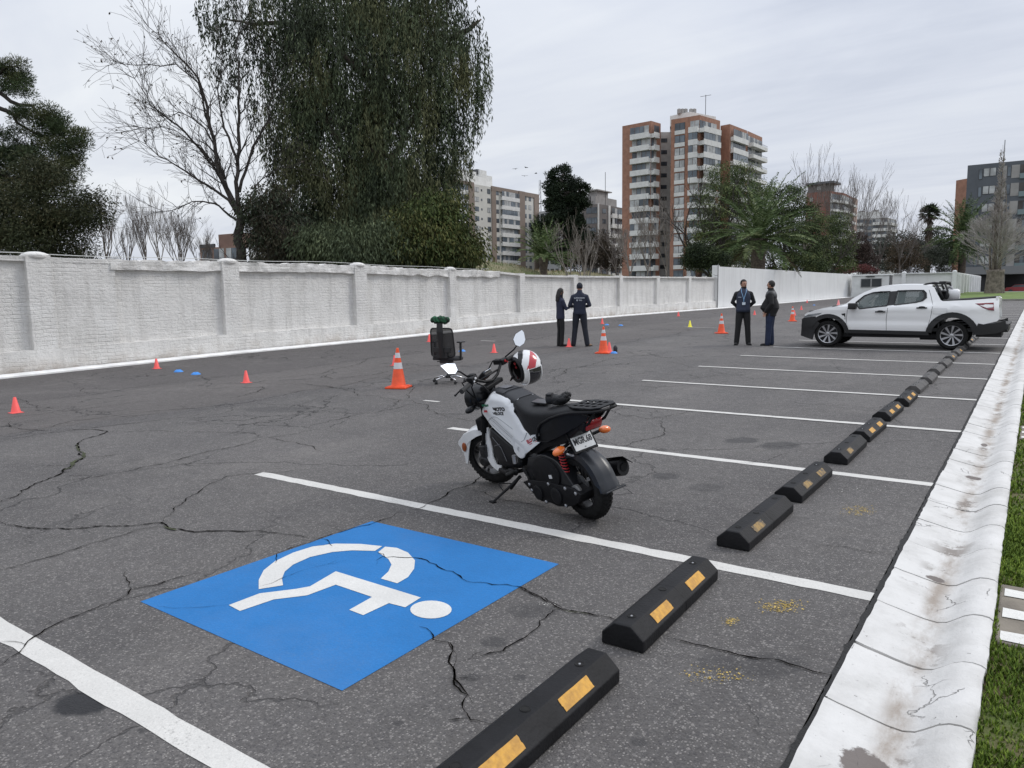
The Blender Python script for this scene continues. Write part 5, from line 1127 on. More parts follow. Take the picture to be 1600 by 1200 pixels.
# ---- conical bare tree with a thick ribbed trunk at the far lawn
d_ = 84; u_ = 1552; p0 = A(u_, d_); base = Vector((p0.x, p0.y, tz(p0.x, p0.y)+.1)); t = thing('ginkgo_tree', 'bare conical tree with a very thick ribbed trunk beside the far lawn', 'tree', base); q = random.Random(77); topz = PV(u_, 232, d_).z-base.z; s_ = d_/FP
b = MB(); secs = []
for i in range(12):
    f = i/11; z = -.3+f*3.3; r = (.98-.28*f+.25*max(0, .2-f)*3+.28*max(0, f-.8)*2); secs.append([(r*(1+.09*math.sin(9*a+1.3*math.sin(3*f))+.05*math.sin(17*a))*math.cos(a), r*(1+.09*math.sin(9*a+1.3*math.sin(3*f)))*math.sin(a), z) for a in [2*math.pi*j/54 for j in range(54)]])
b.loft(secs)
for k in range(6): a = k*1.05; b.tube(fractal3([(math.cos(a)*.45, math.sin(a)*.45, 2.6), (math.cos(a)*.5, math.sin(a)*.5, 5+k), (math.cos(a)*.25, math.sin(a)*.25, topz*.8-k*.6)], q, 2, .02), [.13*(1-.8*i/8) for i in range(9)], 6)
b.tube(fractal3([(0, 0, 2.5), (0, 0, topz*.5), (0, 0, topz)], q, 2, .01), [.17*(1-.93*i/8) for i in range(9)], 7)
b.build('trunk', M('ginkgo_bark', (.17, .145, .12), .95, var=.35, vs=3, bump=.05, bs=5), t, smooth=True)
b = MB()
for k in range(260):
    f = q.random()**.8; z = 3.0+(topz-3.6)*f; a = q.uniform(0, 6.283); R_ = (5.0*math.exp(-(f/.34)**2)+1.2*(1-f)+.2)*(1 if f > .08 else .6+5*f); el = .45+.5*f; d3 = Vector((math.cos(a)*math.cos(el), math.sin(a)*math.cos(el), math.sin(el)))
    branch(b, (math.cos(a)*.15, math.sin(a)*.15, z), d3, R_*.42, .04, 3, q, .55, .18, (2, 3), .6, 3, .10, None, .009)
b.build('crown', M('twig_taupe', (.33, .305, .285), .95, var=.2, vs=2), t, recalc=False)
# ================================================================== MOTORCYCLE
def smoothstep(t): t = max(0, min(1, t)); return t*t*(3-2*t)
def skin(outline, holes, Yf, cutx, cutz, name, mt, parent, thick=.012, mirror=1, smooth=True, autos=35):
    """panel cut out of a side view outline (x, z), bent sideways by Yf(x, z)"""
    loops = [[Vector((a, c, 0)) for a, c in outline]]+[[Vector((a, c, 0)) for a, c in h] for h in holes]
    flat = [p for l in loops for p in l]; tris = tessellate_polygon(loops); bm = bmesh.new(); vs = [bm.verts.new((p.x, 0, p.y)) for p in flat]
    for t in tris:
        try: bm.faces.new([vs[i] for i in t])
        except ValueError: pass
    xs = [p.x for p in flat]; zs = [p.y for p in flat]
    for ax, lo, hi, st in ((0, min(xs), max(xs), cutx), (2, min(zs), max(zs), cutz)):
        k = lo+st
        while k < hi-1e-4:
            co = [0, 0, 0]; no = [0, 0, 0]; co[ax] = k; no[ax] = 1
            bmesh.ops.bisect_plane(bm, geom=bm.verts[:]+bm.edges[:]+bm.faces[:], plane_co=co, plane_no=no, dist=1e-5); k += st
    bmesh.ops.dissolve_limit(bm, angle_limit=.001, verts=bm.verts, edges=bm.edges) if False else None
    for v in bm.verts: v.co.y = Yf(v.co.x, v.co.z)*mirror
    bmesh.ops.recalc_face_normals(bm, faces=bm.faces)
    s = sum(f.normal.y*f.calc_area() for f in bm.faces)
    if s*mirror < 0: bmesh.ops.reverse_faces(bm, faces=bm.faces)
    me = bpy.data.meshes.new(name); bm.to_mesh(me); bm.free(); me.materials.append(mt)
    o = bpy.data.objects.new(name, me); COL.objects.link(o)
    md = o.modifiers.new('s', 'SOLIDIFY'); md.thickness = thick; md.offset = -1
    dg = bpy.context.evaluated_depsgraph_get(); nm = bpy.data.meshes.new_from_object(o.evaluated_get(dg)); o.modifiers.clear(); o.data = nm; nm.name = name
    if smooth:
        nm.polygons.foreach_set('use_smooth', [True]*len(nm.polygons))
        try: nm.set_sharp_from_angle(angle=rad(autos))
        except Exception: pass
    if parent: o.parent = parent
    return o
bk_rc = G(922, 809); bk_fc = G(764, 752); F_ = (bk_fc-bk_rc); F_.z = 0; F_.normalize(); LN = rad(10)
S0 = Vector((0, 0, 1)).cross(F_); U_ = Vector((0, 0, 1))*math.cos(LN)+S0*math.sin(LN); S_ = S0*math.cos(LN)-Vector((0, 0, 1))*math.sin(LN)
BM = Matrix((F_, S_, U_)).transposed().to_4x4(); BM.translation = Vector((bk_rc.x, bk_rc.y, bk_rc.z+.004))
bike = thing('motorcycle', 'small white and black motorcycle leaning on its side stand past the blue bay', 'motorcycle', mat=BM)
MBK = M('black_plastic', (.006, .006, .007), .5, spec=.22, var=.25, vs=20, bump=.0006, bs=300); MBG = M('black_gloss', (.007, .0075, .009), .3, spec=.35); MWH = M('white_fairing', (.72, .73, .74), .28, coat=.7); MRB = M('tyre_rubber', (.013, .013, .013), .85, spec=.2, var=.3, vs=30, bump=.002, bs=90)
MMT = M('dark_metal', (.05, .05, .052), .4, .7, var=.3, vs=30); MSL = M('bare_metal', (.45, .45, .46), .3, .9); MST = M('seat_vinyl', (.008, .0085, .010), .5, spec=.25, var=.1, vs=30, bump=.0012, bs=220); MOR = M('amber_lens', (.75, .16, .02), .18, coat=.8); MRD = M('red_lens', (.30, .012, .015), .18, coat=.8); MRS = M('red_paint', (.35, .015, .02), .4)
MIR = M('mirror_glass', (.85, .87, .9), .03, 1.0); MGY = M('grey_plastic', (.12, .12, .13), .4)
ST = rad(20); AXP = Vector((1.0, 0, .9)); AXD = Vector((-.285, 0, .958)).normalized()
STM = Matrix.Translation(AXP) @ Matrix.Rotation(ST, 4, AXD) @ Matrix.Translation(-AXP)
def fb(): b = MB(); b.T = STM; return b
def wheel(cx, rt, w_, b0, steer, spokes=5):
    b = b0(); n = 40; prof = []
    for k in range(13): a = math.pi*(-.62+1.24*k/12); prof.append((rt-.062+.062*math.cos(a)*1.0, w_/2*math.sin(a)*1.03))
    prof = [(rt-.075, -w_*.36)]+prof+[(rt-.075, w_*.36)]
    b.lathe(prof, n, (cx, 0, rt), 'y', cap=False)
    # tread blocks
    for k in range(44):
        a = 2*math.pi*k/44
        for s in (-1, 1):
            R = Matrix.Rotation(-a, 3, 'Y') @ Matrix.Rotation(s*.5, 3, 'Z'); c = (cx+math.cos(a)*(rt-.0078), s*w_*.2, rt+math.sin(a)*(rt-.0078)); b.box(c, (.010, w_*.30, .017), R)
    wh = b.build('front_wheel' if steer else 'rear_wheel', MRB, bike, smooth=True, autos=40)
    b = b0(); b.lathe([(rt-.095, -w_*.36), (rt-.07, -w_*.38), (rt-.085, -w_*.2), (rt-.085, w_*.2), (rt-.07, w_*.38), (rt-.095, w_*.36), (rt-.095, -w_*.36)], 32, (cx, 0, rt), 'y', cap=False)
    for k in range(spokes):
        a = 2*math.pi*k/spokes+.3
        for s in (-.12, .12): b.tube([(cx+math.cos(a+s*2)*.03, 0, rt+math.sin(a+s*2)*.03), (cx+math.cos(a+s)*(rt-.085), 0, rt+math.sin(a+s)*(rt-.085))], .011, 6)
    b.lathe([(.04, -.05), (.04, .05)], 16, (cx, 0, rt), 'y'); b.build('rim', MMT, wh, smooth=True, autos=40)
    b = b0(); b.lathe([(.055, .045), (.095, .045), (.095, .049), (.055, .049)], 28, (cx, 0, rt), 'y', cap=False); b.build('brake_disc', MSL, wh)
    return wh
wheel(1.19, .245, .10, fb, True); wheel(0, .245, .125, MB, False)
# fork, clamps, axle
for s in (-1, 1):
    b = fb(); b.tube([(1.20, s*.075, .225), (1.165, s*.075, .40)], .028, 10); b.tube([(1.165, s*.075, .40), (1.05, s*.075, .76)], .020, 10); b.tube([(1.13, s*.075, .50), (1.09, s*.075, .62)], .034, 10); b.build('fork_leg', MBK, bike, smooth=True, autos=40)
b = fb(); b.box((1.055, 0, .74), (.07, .22, .045)); b.box((1.0, 0, .875), (.07, .22, .035)); b.tube([(1.0, 0, .88), (1.09, 0, .58)], .03, 10); b.box((1.135, .0, .56), (.09, .20, .10)); b.build('fork_clamp', MBK, bike, bevel=.008)
b = fb(); b.box((1.16, .105, .34), (.06, .05, .10)); b.lathe([(.05, .07), (.05, .11), (.03, .12)], 14, (1.19, 0, .245), 'y'); b.build('brake_caliper', MMT, bike, bevel=.006)
# white front fender with forward tongue and side skirts
b = fb(); secs = []
for i in range(19):
    a = rad(12+(122-12)*i/18); f = i/18; wd = .065+.018*math.sin(math.pi*f); R1 = .268+.012*math.sin(math.pi*f)
    drop = (.035+.045*math.sin(math.pi*min(1, f*1.15)))
    P_ = lambda r, y: (1.19+math.cos(a)*r, y, .245+math.sin(a)*r)
    secs.append([P_(R1-drop, -wd-.004), P_(R1-.012, -wd), P_(R1, -wd*.6), P_(R1+.006, 0), P_(R1, wd*.6), P_(R1-.012, wd), P_(R1-drop, wd+.004), P_(R1-drop, wd-.006), P_(R1-.018, wd*.6), P_(R1-.012, 0), P_(R1-.018, -wd*.6), P_(R1-drop, -wd+.006)])
b.loft(secs); fen = b.build('front_fender', MWH, bike, smooth=True, autos=60)
for s in (-1, 1):
    b = fb(); b.prism([(1.44, .40), (1.36, .47), (1.27, .50), (1.30, .42), (1.345, .33), (1.40, .19), (1.418, .20), (1.412, .30), (1.45, .375)], s*.066, s*.078); b.build('fender_skirt', MWH, fen, bevel=.003)
    b = fb(); b.ball((1.385, s*.084, .352), (.024, .009, .042), Matrix.Rotation(-.25, 3, 'Y')); b.build('side_reflector', M('amber_dark', (.28, .07, .02), .3), fen, smooth=True)
# headlight and instruments
b = fb(); R = Matrix.Rotation(rad(8), 3, 'Y'); b.ball((1.16, 0, .77), (.10, .095, .10), R, 18, 12); b.lathe([(.098, 1.17), (.108, 1.19), (.104, 1.23), (.06, 1.25)], 22, (0, 0, .765), 'x'); b.build('headlight', MBG, bike, smooth=True, autos=50)
b = fb(); b.box((1.045, 0, .950), (.085, .10, .05), Matrix.Rotation(rad(38), 3, 'Y')); ins = b.build('instrument_panel', MBK, bike, bevel=.012)
b = fb(); b.box((1.028, 0, .974), (.06, .08, .006), Matrix.Rotation(rad(38), 3, 'Y')); b.build('display', M('display_grey', (.22, .25, .30), .08), ins, bevel=.002)
# handlebar, grips, levers, controls
b = fb(); HB = [(.985, -.36, .985), (1.005, -.24, .985), (1.0, -.17, .985), (.99, -.085, .925), (.985, 0, .905), (.99, .085, .925), (1.0, .17, .970), (1.005, .24, .965), (.985, .36, .955)]; b.tube(HB, .0115, 8); b.tube([(.995, -.13, .955), (.995, .13, .955)], .008, 6); b.build('handlebar', MBK, bike, smooth=True)
for s in (-1, 1):
    b = fb(); dz = -.026 if s > 0 else 0; b.tube([(1.004, s*.255, .985+dz*.8), (.985, s*.37, .985+dz)], .0175, 12); b.lathe([(.02, -.006), (.02, .006)], 12, (.984, s*.373, .985+dz), 'y'); b.build('grip', M('grip_rubber', (.02, .02, .02), .8, bump=.001, bs=400), bike, smooth=True, autos=40)
    b = fb(); b.tube([(1.035, s*.215, .985+dz), (1.055, s*.30, .972+dz), (1.045, s*.385, .958+dz)], [.008, .006, .007], 6); b.ball((1.045, s*.388, .958+dz), .009); b.build('brake_lever', MBK, bike, smooth=True)
    b = fb(); b.box((1.0, s*.205, .99), (.045, .075, .045)); b.box((1.035, s*.20, .99), (.03, .05, .03)); b.box((1.03, s*.17, 1.0), (.06, .045, .04)); sw = b.build('switch_box', MBK, bike, bevel=.006)
    b = fb(); b.box((.974, s*.20, .997), (.008, .018, .014)); b.box((.974, s*.222, .98), (.008, .014, .010)); b.build('switch', MRS if s < 0 else M('switch_white', (.6, .6, .6), .4), sw)
for k, pl in enumerate(([(1.03, .17, .99), (1.12, .20, .96), (1.16, .12, .86), (1.10, .05, .72)], [(1.03, -.17, .99), (1.10, -.20, 1.0), (1.15, -.10, .90), (1.10, -.05, .75)], [(1.02, .15, .97), (1.09, .14, .90), (1.09, .09, .70), (1.12, .10, .50), (1.16, .09, .36)], [(1.01, .19, .97), (.95, .16, .92), (.92, .10, .80), (.9, .06, .70)])):
    b = fb(); b.tube(fractal3(pl, random.Random(k), 1, .03), .0055, 5); b.build('cable', MBK, bike, smooth=True)
# mirrors (as they stand, after steering)
def mirror(c, n_, up_, pts, stalk):
    n_ = Vector(n_).normalized(); up_ = Vector(up_); up_ = (up_-n_*up_.dot(n_)).normalized(); r = up_.cross(n_); b = MB()
    V = lambda a, h, d: tuple(Vector(c)+r*a+up_*h+n_*d)
    k = len(pts); b.add([V(a, h, 0) for a, h in pts]+[V(a*.75, h*.75, -.022) for a, h in pts], [tuple(range(k))]+[(i, (i+1) % k, k+(i+1) % k, k+i) for i in range(k)]+[tuple(range(2*k-1, k-1, -1))])
    o = b.build('mirror', MBK, bike, bevel=.003)
    g = MB(); g.add([V(a*.93, h*.93, .0035) for a, h in pts], [tuple(range(k))]); g.build('mirror_glass', MIR, o)
    s = MB(); s.tube(stalk, [.007]*(len(stalk)-1)+[.005], 6); s.build('mirror_stalk', MBK, o, smooth=True)
fw = Vector((0, 0, 0))
MP_ = [(-.052, .005), (-.02, .045), (.045, .068), (.058, .045), (.055, -.02), (.035, -.05), (-.012, -.068), (-.045, -.045)]
mirror((1.01, -.33, 1.165), (-.93, .22, .22), (0, 0, 1), MP_, [(1.13, -.22, .985), (1.12, -.25, 1.03), (1.06, -.30, 1.08), (1.03, -.325, 1.12)])
mirror((.905, .40, 1.105), (-.62, .30, .72), (0, 0, 1), [(-.062, .040), (-.008, .052), (.055, .035), (.064, -.03), (.04, -.062), (-.012, -.052)], [(.96, .22, .99), (1.0, .26, 1.04), (.985, .33, 1.065), (.935, .385, 1.085)])
# front indicators
for s in (-1, 1):
    b = fb(); b.tube([(1.14, s*.09, .735), (1.145, s*.13, .732)], .011, 8); o = b.build('indicator_stalk', MBK, bike)
    b = fb(); b.ball((1.13, s*.175, .728), (.026, .058, .026)); b.build('indicator', MBG if s > 0 else MOR, o, smooth=True)
# white side panels with decals
PO = [(0.819, 0.846), (0.733, 0.839), (0.643, 0.824), (0.558, 0.802), (0.578, 0.771), (0.569, 0.736), (0.54, 0.704), (0.483, 0.64), (0.421, 0.6), (0.391, 0.578), (0.265, 0.632), (0.213, 0.649), (0.221, 0.587), (0.336, 0.516), (0.491, 0.418), (0.516, 0.39), (0.552, 0.382), (0.601, 0.398), (0.625, 0.422), (0.633, 0.462), (0.713, 0.496), (0.819, 0.545), (0.948, 0.61), (1.037, 0.653), (1.043, 0.676), (1.008, 0.733), (0.954, 0.782), (0.9, 0.821), (0.853, 0.84)]
def topz(x): return .602+(.835-.602)*smoothstep((x-.40)/.28) if x < .7 else .84-.10*max(0, x-.86)/.15
def PY(x, z):
    y = .132-.030*smoothstep((x-.86)/.2)-.016*smoothstep((.55-x)/.4)
    d = (topz(x)-z); y -= .034*max(0, 1-max(0, d)/.05)**2 if x > .45 else 0
    # swelling along the middle
    c = (x-.6)*.52+.50; y += .010*math.exp(-((z-c-.06)/.05)**2) if x > .45 else 0
    return y
for s in (-1, 1):
    pn = skin(PO, [], PY, .03, .03, 'side_panel', MWH, bike, .010, s)
    # upper shoulder of the panel folding in towards the tank
    b = MB(); top_ = [(.90, .822), (.853, .842), (.819, .848), (.733, .841), (.643, .826), (.558, .804)]
    b.loft([[(x, s*(PY(x, z)-.001), z-.006), (x, s*(PY(x, z)-.012), z+.008), (x, s*(PY(x, z)-.035), z+.018), (x, s*(PY(x, z)-.040), z+.004)] for x, z in top_]); b.build('panel_shoulder', MWH, pn, smooth=True, autos=50)
    sx = [(.943, .614), (.905, .636), (.87, .652), (.838, .665), (.807, .672), (.775, .670), (.753, .664), (.70, .645), (.591, .603)]
    for g_, r in ((sx, .0022), ([(.905, .640), (.84, .628), (.75, .585), (.62, .528)], .0022), ([(.86, .655), (.80, .640), (.70, .590), (.60, .545)], .0022), ([(.935, .618), (.86, .590), (.74, .535), (.65, .49)], .0022), ([(.425, .597), (.47, .535), (.50, .52)], .0018)):
        b = MB(); b.tube([(x, s*(PY(x, z)+.0008), z) for x, z in fractal3([(a, 0, c) for a, c in g_], random.Random(1), 1, 0) for x, z in [(x.x, x.z)]] if False else [(a, s*(PY(a, c)+.0005), c) for a, c in g_], r, 5); b.build('panel_groove', M('panel_line_grey', (.28, .29, .30), .4), pn)
    b = MB(); cx, cz = .548, .452
    for rr in (.069, .052): b.tube([(cx+math.cos(t*.2618)*rr, s*(PY(cx, cz)+.001), cz+math.sin(t*.2618)*rr*.98) for t in range(25)], .0025 if rr > .06 else .0018, 5)
    b.lathe([(.066, .0), (.062, .004), (.02, .005)], 24, (cx, s*PY(cx, cz)-(0 if s > 0 else .004), cz), 'y', cap=False); b.build('pivot_cover', MWH, pn, smooth=True, autos=40)
    # lettering: the local x of the text runs towards the rear on the left side, towards the front on the right
    def put(txt, x, z, size, mt, bold=.0, sx_=1, rot=0, al='CENTER'):
        y = PY(x, z)+.0022; e = .01; dy = (PY(x-e, z)-PY(x+e, z))/(2*e)
        X_ = Vector((-1, dy, 0)) if s > 0 else Vector((1, dy*0+ (PY(x-e, z)-PY(x+e, z))/(2*e), 0)); X_ = Vector((-s*1.0, (PY(x-e, z)-PY(x+e, z))/(2*e) if s > 0 else (PY(x-e, z)-PY(x+e, z))/(2*e), 0))
        X_ = Vector((math.cos(rot)*X_.x, X_.y, math.sin(rot)*(1 if True else 0))); Y_ = Vector((math.sin(rot)*s, 0, math.cos(rot)))
        text_mesh(txt, size, mt, 'decal', pn, frame_mtx((x, s*y, z), X_, Y_), al, .0006, bold, sx_)
    MK = M('decal_black', (.012, .012, .014), .4); MRE = M('decal_red', (.45, .015, .025), .4); MGE = M('decal_green', (.01, .12, .06), .4)
    put('MOTO', .742, .735, .038, MK, .0020, 1.42, rad(7)); put('VELOCE', .755, .700, .032, MK, .0016, 1.15, rad(7))
    b = MB(); rj = random.Random(3)
    for k in range(6): b.box((.965-.0165*k, s*(PY(.92, .735)+.0016), .741+.003*k-.001*k*k*.3+rj.uniform(-.003, .003)), (.012, .001, .018), Matrix.Rotation(rad(rj.uniform(-12, 12)), 3, 'Y'))
    b.build('decal_mark', MGE, pn); b = MB(); b.box((.912, s*(PY(.915, .695)+.0016), .700), (.095, .001, .017), Matrix.Rotation(rad(8), 3, 'Y')); b.build('decal_mark', MRE, pn)
    put('VELO', .418, .531, .036, MRE, .0016, 1.0, rad(24)); put('125', .350, .558, .040, MK, .0012, .9, rad(24))
    b = MB(); b.box((.40, s*(PY(.40, .515)+.001), .515), (.04, .001, .004), Matrix.Rotation(rad(24), 3, 'Y')); b.box((.33, s*(PY(.33, .545)+.001), .546), (.03, .001, .004), Matrix.Rotation(rad(24), 3, 'Y')); b.build('decal_mark', MRE, pn)
# tank top, seat
def sec_u(x, w_, zt, zb, crown=.02, n=14):
    p = [(x, -w_*.96, zb)]
    for k in range(n+1): a = math.pi*k/n; cx = -math.cos(a); sy = math.sin(a); p.append((x, w_*math.copysign(abs(cx)**.55, cx), zt-crown-(1-sy**.6)*(.022+crown*.3)+crown*sy**.8))
    p.append((x, w_*.96, zb)); return p
b = MB(); b.loft([sec_u(.93, .060, .845, .70), sec_u(.90, .085, .862, .70), sec_u(.80, .098, .872, .70), sec_u(.70, .102, .862, .70), sec_u(.60, .104, .838, .70), sec_u(.56, .104, .826, .70)]); tk = b.build('tank_cover', M('tank_plastic', (.018, .019, .022), .5, spec=.35, bump=.0008, bs=250), bike, smooth=True, autos=45)
b = MB(); b.box((.80, 0, .873), (.10, .075, .006), Matrix.Rotation(rad(1), 3, 'Y')); b.build('fuel_lid', MGY, tk, bevel=.004)
b = MB(); b.tube([(.70, -.095, .855), (.70, -.05, .866), (.70, .05, .866), (.70, .095, .855)], .003, 5); b.tube([(.70, .095, .855), (.86, .088, .862), (.9, .05, .866)], .003, 5); b.build('lid_seam', MBG, tk)
b = MB(); SE = [(.60, .098, .832, .74), (.56, .108, .822, .72), (.52, .118, .808, .68), (.46, .128, .790, .62), (.40, .132, .778, .585), (.32, .134, .775, .60), (.22, .132, .785, .63), (.12, .128, .800, .66), (.02, .118, .818, .70), (-.06, .105, .832, .74), (-.13, .085, .838, .77), (-.16, .06, .832, .78)]
b.loft([sec_u(x, w_, zt, zb_, .022) for x, w_, zt, zb_ in SE]); b.build('seat', MST, bike, smooth=True, autos=50)
# rear side covers and under-seat body
RP_ = [(.300, .565), (.256, .548), (.10, .60), (.017, .640), (-.10, .70), (-.20, .755), (-.235, .79), (-.15, .80), (-.02, .775), (.10, .735), (.20, .685), (.27, .62)]
for s in (-1, 1): skin(RP_, [], lambda x, z: .125-.05*smoothstep((.1-x)/.35), .05, .05, 'rear_cover', MBK, bike, .01, s)
b = MB(); b.prism([(.52, .42), (.62, .50), (.62, .74), (.45, .70), (.2, .74), (-.1, .78), (-.12, .68), (.05, .56), (.25, .5), (.40, .42)], -.085, .085); b.build('frame_body', MBK, bike, bevel=.01)
# tubular rack sides and perforated plate
b = MB()
for s in (-1, 1): b.tube([(.287, s*.135, .555), (.290, s*.137, .60), (.262, s*.137, .66), (.225, s*.135, .695), (.12, s*.13, .745), (.0, s*.122, .785), (-.12, s*.118, .812), (-.30, s*.10, .832), (-.345, s*.07, .838), (-.36, 0, .84)], .0105, 8); b.tube([(.285, s*.135, .56), (.20, s*.12, .56), (.0, s*.10, .66)], .008, 6)
b.tube([(-.30, .07, .83), (-.22, .07, .74), (-.12, .06, .69)], .010, 6); b.tube([(-.30, -.07, .83), (-.22, -.07, .74), (-.12, -.06, .69)], .010, 6)
rk = b.build('luggage_rack', MBK, bike, smooth=True)
pl_out = [(-.03, -.075), (-.03, .075), (-.12, .105), (-.29, .10), (-.345, .065), (-.345, -.065), (-.29, -.10), (-.12, -.105)]
hl = []
for i in range(4):
    for j in range(3):
        cx = -.085-.062*i; cy = -.052+.052*j; hl.append([(cx-.022, cy-.016), (cx+.022, cy-.016+.006*(j-1)), (cx+.016, cy+.016), (cx-.022, cy+.012)])
loops = [[Vector((a, c, 0)) for a, c in pl_out]]+[[Vector((a, c, 0)) for a, c in h] for h in hl]; fl = [p for l in loops for p in l]; b = MB(); b.add([(p.x, p.y, .838+(-.03-p.x)*.07) for p in fl], [tuple(t) for t in tessellate_polygon(loops)]); b.build('rack_plate', MBK, rk, solid=.008)
# tail lamp, plate, indicators
b = MB(); b.box((-.145, 0, .715), (.07, .16, .085), Matrix.Rotation(rad(-22), 3, 'Y')); b.build('tail_lamp_housing', MBK, bike, bevel=.012)
b = MB(); b.box((-.185, 0, .712), (.02, .135, .07), Matrix.Rotation(rad(-22), 3, 'Y')); b.build('tail_light', MRD, bike, bevel=.008, smooth=True, autos=40)
PLC = Vector((-.03, -.005, .578)); PLN = Vector((-.86, .03, .50)).normalized(); PX = PLN.cross(Vector((0, 0, 1))).normalized()*-1; PX = Vector((0, 0, 1)).cross(PLN).normalized(); PYV = PLN.cross(PX)
RPm = Matrix((PX, PYV, PLN)).transposed()
b = MB(); b.box(PLC-PLN*.006, (.205, .165, .010), RPm); b.box(PLC-PLN*.03+Vector((.03, 0, .06)), (.07, .05, .06), RPm); hd_ = b.build('plate_holder', MBK, bike, bevel=.006)
b = MB(); b.box(PLC+PLN*.001, (.172, .132, .004), RPm); lp = b.build('license_plate', M('plate_white', (.66, .67, .67), .4), hd_, bevel=.004)
def ptext(t, dx, dy, size, bold=0, sx_=1): text_mesh(t, size, M('plate_ink', (.02, .02, .025), .5), 'plate_text', hd_, frame_mtx(PLC+PX*dx+PYV*dy+PLN*.0042, PX, PYV), 'CENTER', .0004, bold, sx_)
ptext('MGR.68', 0, -.006, .062, .0016, .76); ptext('C H I L E', .0, .042, .018, .0003, 1.0); ptext('o', 0, -.052, .022); ptext('*', 0, .058, .03)
for s, c in ((1, (.01, .155, .548)), (-1, (-.02, -.185, .588))):
    b = MB(); b.tube([(.03, s*.07, .56), c], .012, 8); o = b.build('indicator_stalk', MBK, bike)
    b = MB(); b.ball((c[0]-.012, c[1]+s*.028, c[2]), (.030, .052, .028), Matrix.Rotation(rad(-12*s), 3, 'X'), 14, 10); b.build('indicator', MOR, o, smooth=True)
b = MB(); b.box((-.095, 0, .478), (.012, .09, .032), Matrix.Rotation(rad(-30), 3, 'Y')); b.build('red_reflector', MRD, bike, bevel=.004)
b = MB(); b.tube([(.02, 0, .53), (-.075, 0, .485)], .018, 6); b.box((.02, 0, .50), (.10, .12, .02), Matrix.Rotation(rad(-20), 3, 'Y')); b.build('tail_bracket', MBK, bike)
b = MB(); b.tube([(.10, .03, .50), (.02, .10, .495), (-.04, .09, .49)], .008, 6); b.build('silver_pipe', MSL, bike)
# rear mudguard hugging the wheel
b = MB(); secs = []
for i in range(17):
    a = rad(62+(176-62)*i/16); f = i/16; wd = .060+.018*smoothstep(f*1.6); R1 = .268+.02*smoothstep((f-.85)/.15); P_ = lambda r, y: (math.cos(a)*r, y, .245+math.sin(a)*r); dr = .055 if f < .9 else .03
    secs.append([P_(R1-dr, -wd-.006), P_(R1-.014, -wd), P_(R1, -wd*.62), P_(R1+.004, -wd*.3), P_(R1+.0, 0), P_(R1+.004, wd*.3), P_(R1, wd*.62), P_(R1-.014, wd), P_(R1-dr, wd+.006), P_(R1-dr, wd), P_(R1-.02, wd*.6), P_(R1-.014, 0), P_(R1-.02, -wd*.6), P_(R1-dr, -wd)])
b.loft(secs); b.build('rear_fender', M('fender_blue_black', (.013, .015, .019), .32, spec=.5), bike, smooth=True, autos=50)
b = MB(); b.box((-.30, 0, .275), (.05, .175, .012), Matrix.Rotation(rad(18), 3, 'Y')); b.build('fender_lip', M('fender_blue_black', (1, 1, 1)), bike, bevel=.004)
# engine, belt cover, storage box, cowl
def plate(name, poly, y0, y1, mt, bevel=.012, seg=3, parent=None): b = MB(); b.prism(poly, y0, y1); return b.build(name, mt, parent or bike, bevel=bevel, seg=seg, smooth=True, autos=40)
ev = plate('belt_cover', [(.46, .40), (.384, .427), (.31, .452), (.239, .461), (.16, .452), (.10, .43), (.05, .385), (.0, .33), (-.04, .285), (.0, .25), (.25, .262), (.42, .24), (.50, .30)], .02, .135, MBG, .02)
plate('belt_cover_ring', [(.36+.0*t+.0, .0) for t in range(0)] or [(.245+.155*math.cos(t*math.pi/14), .325+.118*math.sin(t*math.pi/14)) for t in range(28)], .12, .150, MBK, .01, 2, ev)
cr_ = plate('crankcase', [(.55, .20), (.44, .235), (.249, .266), (.10, .271), (-.049, .279), (-.13, .25), (-.10, .19), (-.02, .14), (.142, .10), (.235, .106), (.352, .093), (.45, .14)], .0, .152, MBK, .022)
for k, (cx, cz, r) in enumerate(((.36, .16, .055), (.14, .185, .06))): b = MB(); b.lathe([(r, .14), (r, .162), (r*.8, .166), (r*.5, .164)], 20, (cx, 0, cz), 'y'); b.build('cover_boss', MBG, cr_, smooth=True, autos=40)
for x, z, t in ((.185, .315, 0), (.17, .155, 1)): b = MB(); b.box((x, .1525 if t == 0 else .1535, z), (.034, .002, .026), Matrix.Rotation(rad(12), 3, 'Y')); b.build('sticker', M('sticker_white', (.6, .6, .6), .5), cr_)
b = MB()
for k in range(7): b.lathe([(.014, .14), (.014, .158), (.007, .162)], 6, [(.46, 0, .20), (.44, 0, .16), (.28, 0, .105), (.05, 0, .13), (-.08, 0, .25), (.03, 0, .262), (.22, 0, .255)][k], 'y')
b.build('bolts', MSL, cr_); 
plate('swingarm_cover', [(.012, .277), (-.06, .30), (-.10, .26), (-.09, .22), (-.05, .185), (-.005, .187)], .10, .135, M('worn_metal', (.12, .12, .12), .5, .5, var=.3, vs=30), .012)
b = MB(); b.box((.42, -.03, .28), (.26, .17, .2)); b.box((.56, 0, .22), (.14, .12, .12), Matrix.Rotation(rad(20), 3, 'Y'))
for k in range(6): b.box((.60+.012*k, 0, .235+.01*k), (.004, .15, .15), Matrix.Rotation(rad(30), 3, 'Y'))
b.build('engine', MMT, bike, bevel=.01)
plate('storage_box', [(.985, .545), (.676, .42), (.64, .36), (.60, .33), (.64, .267), (.79, .235), (.93, .255), (.985, .318), (1.01, .463)], -.085, .098, MBG, .018)
b = MB(); b.tube([(.96, .1, .47), (.85, .103, .40), (.80, .103, .30)], .003, 5); b.tube([(.95, .102, .40), (.86, .103, .43)], .003, 5); b.build('box_seam', MGY, bike)
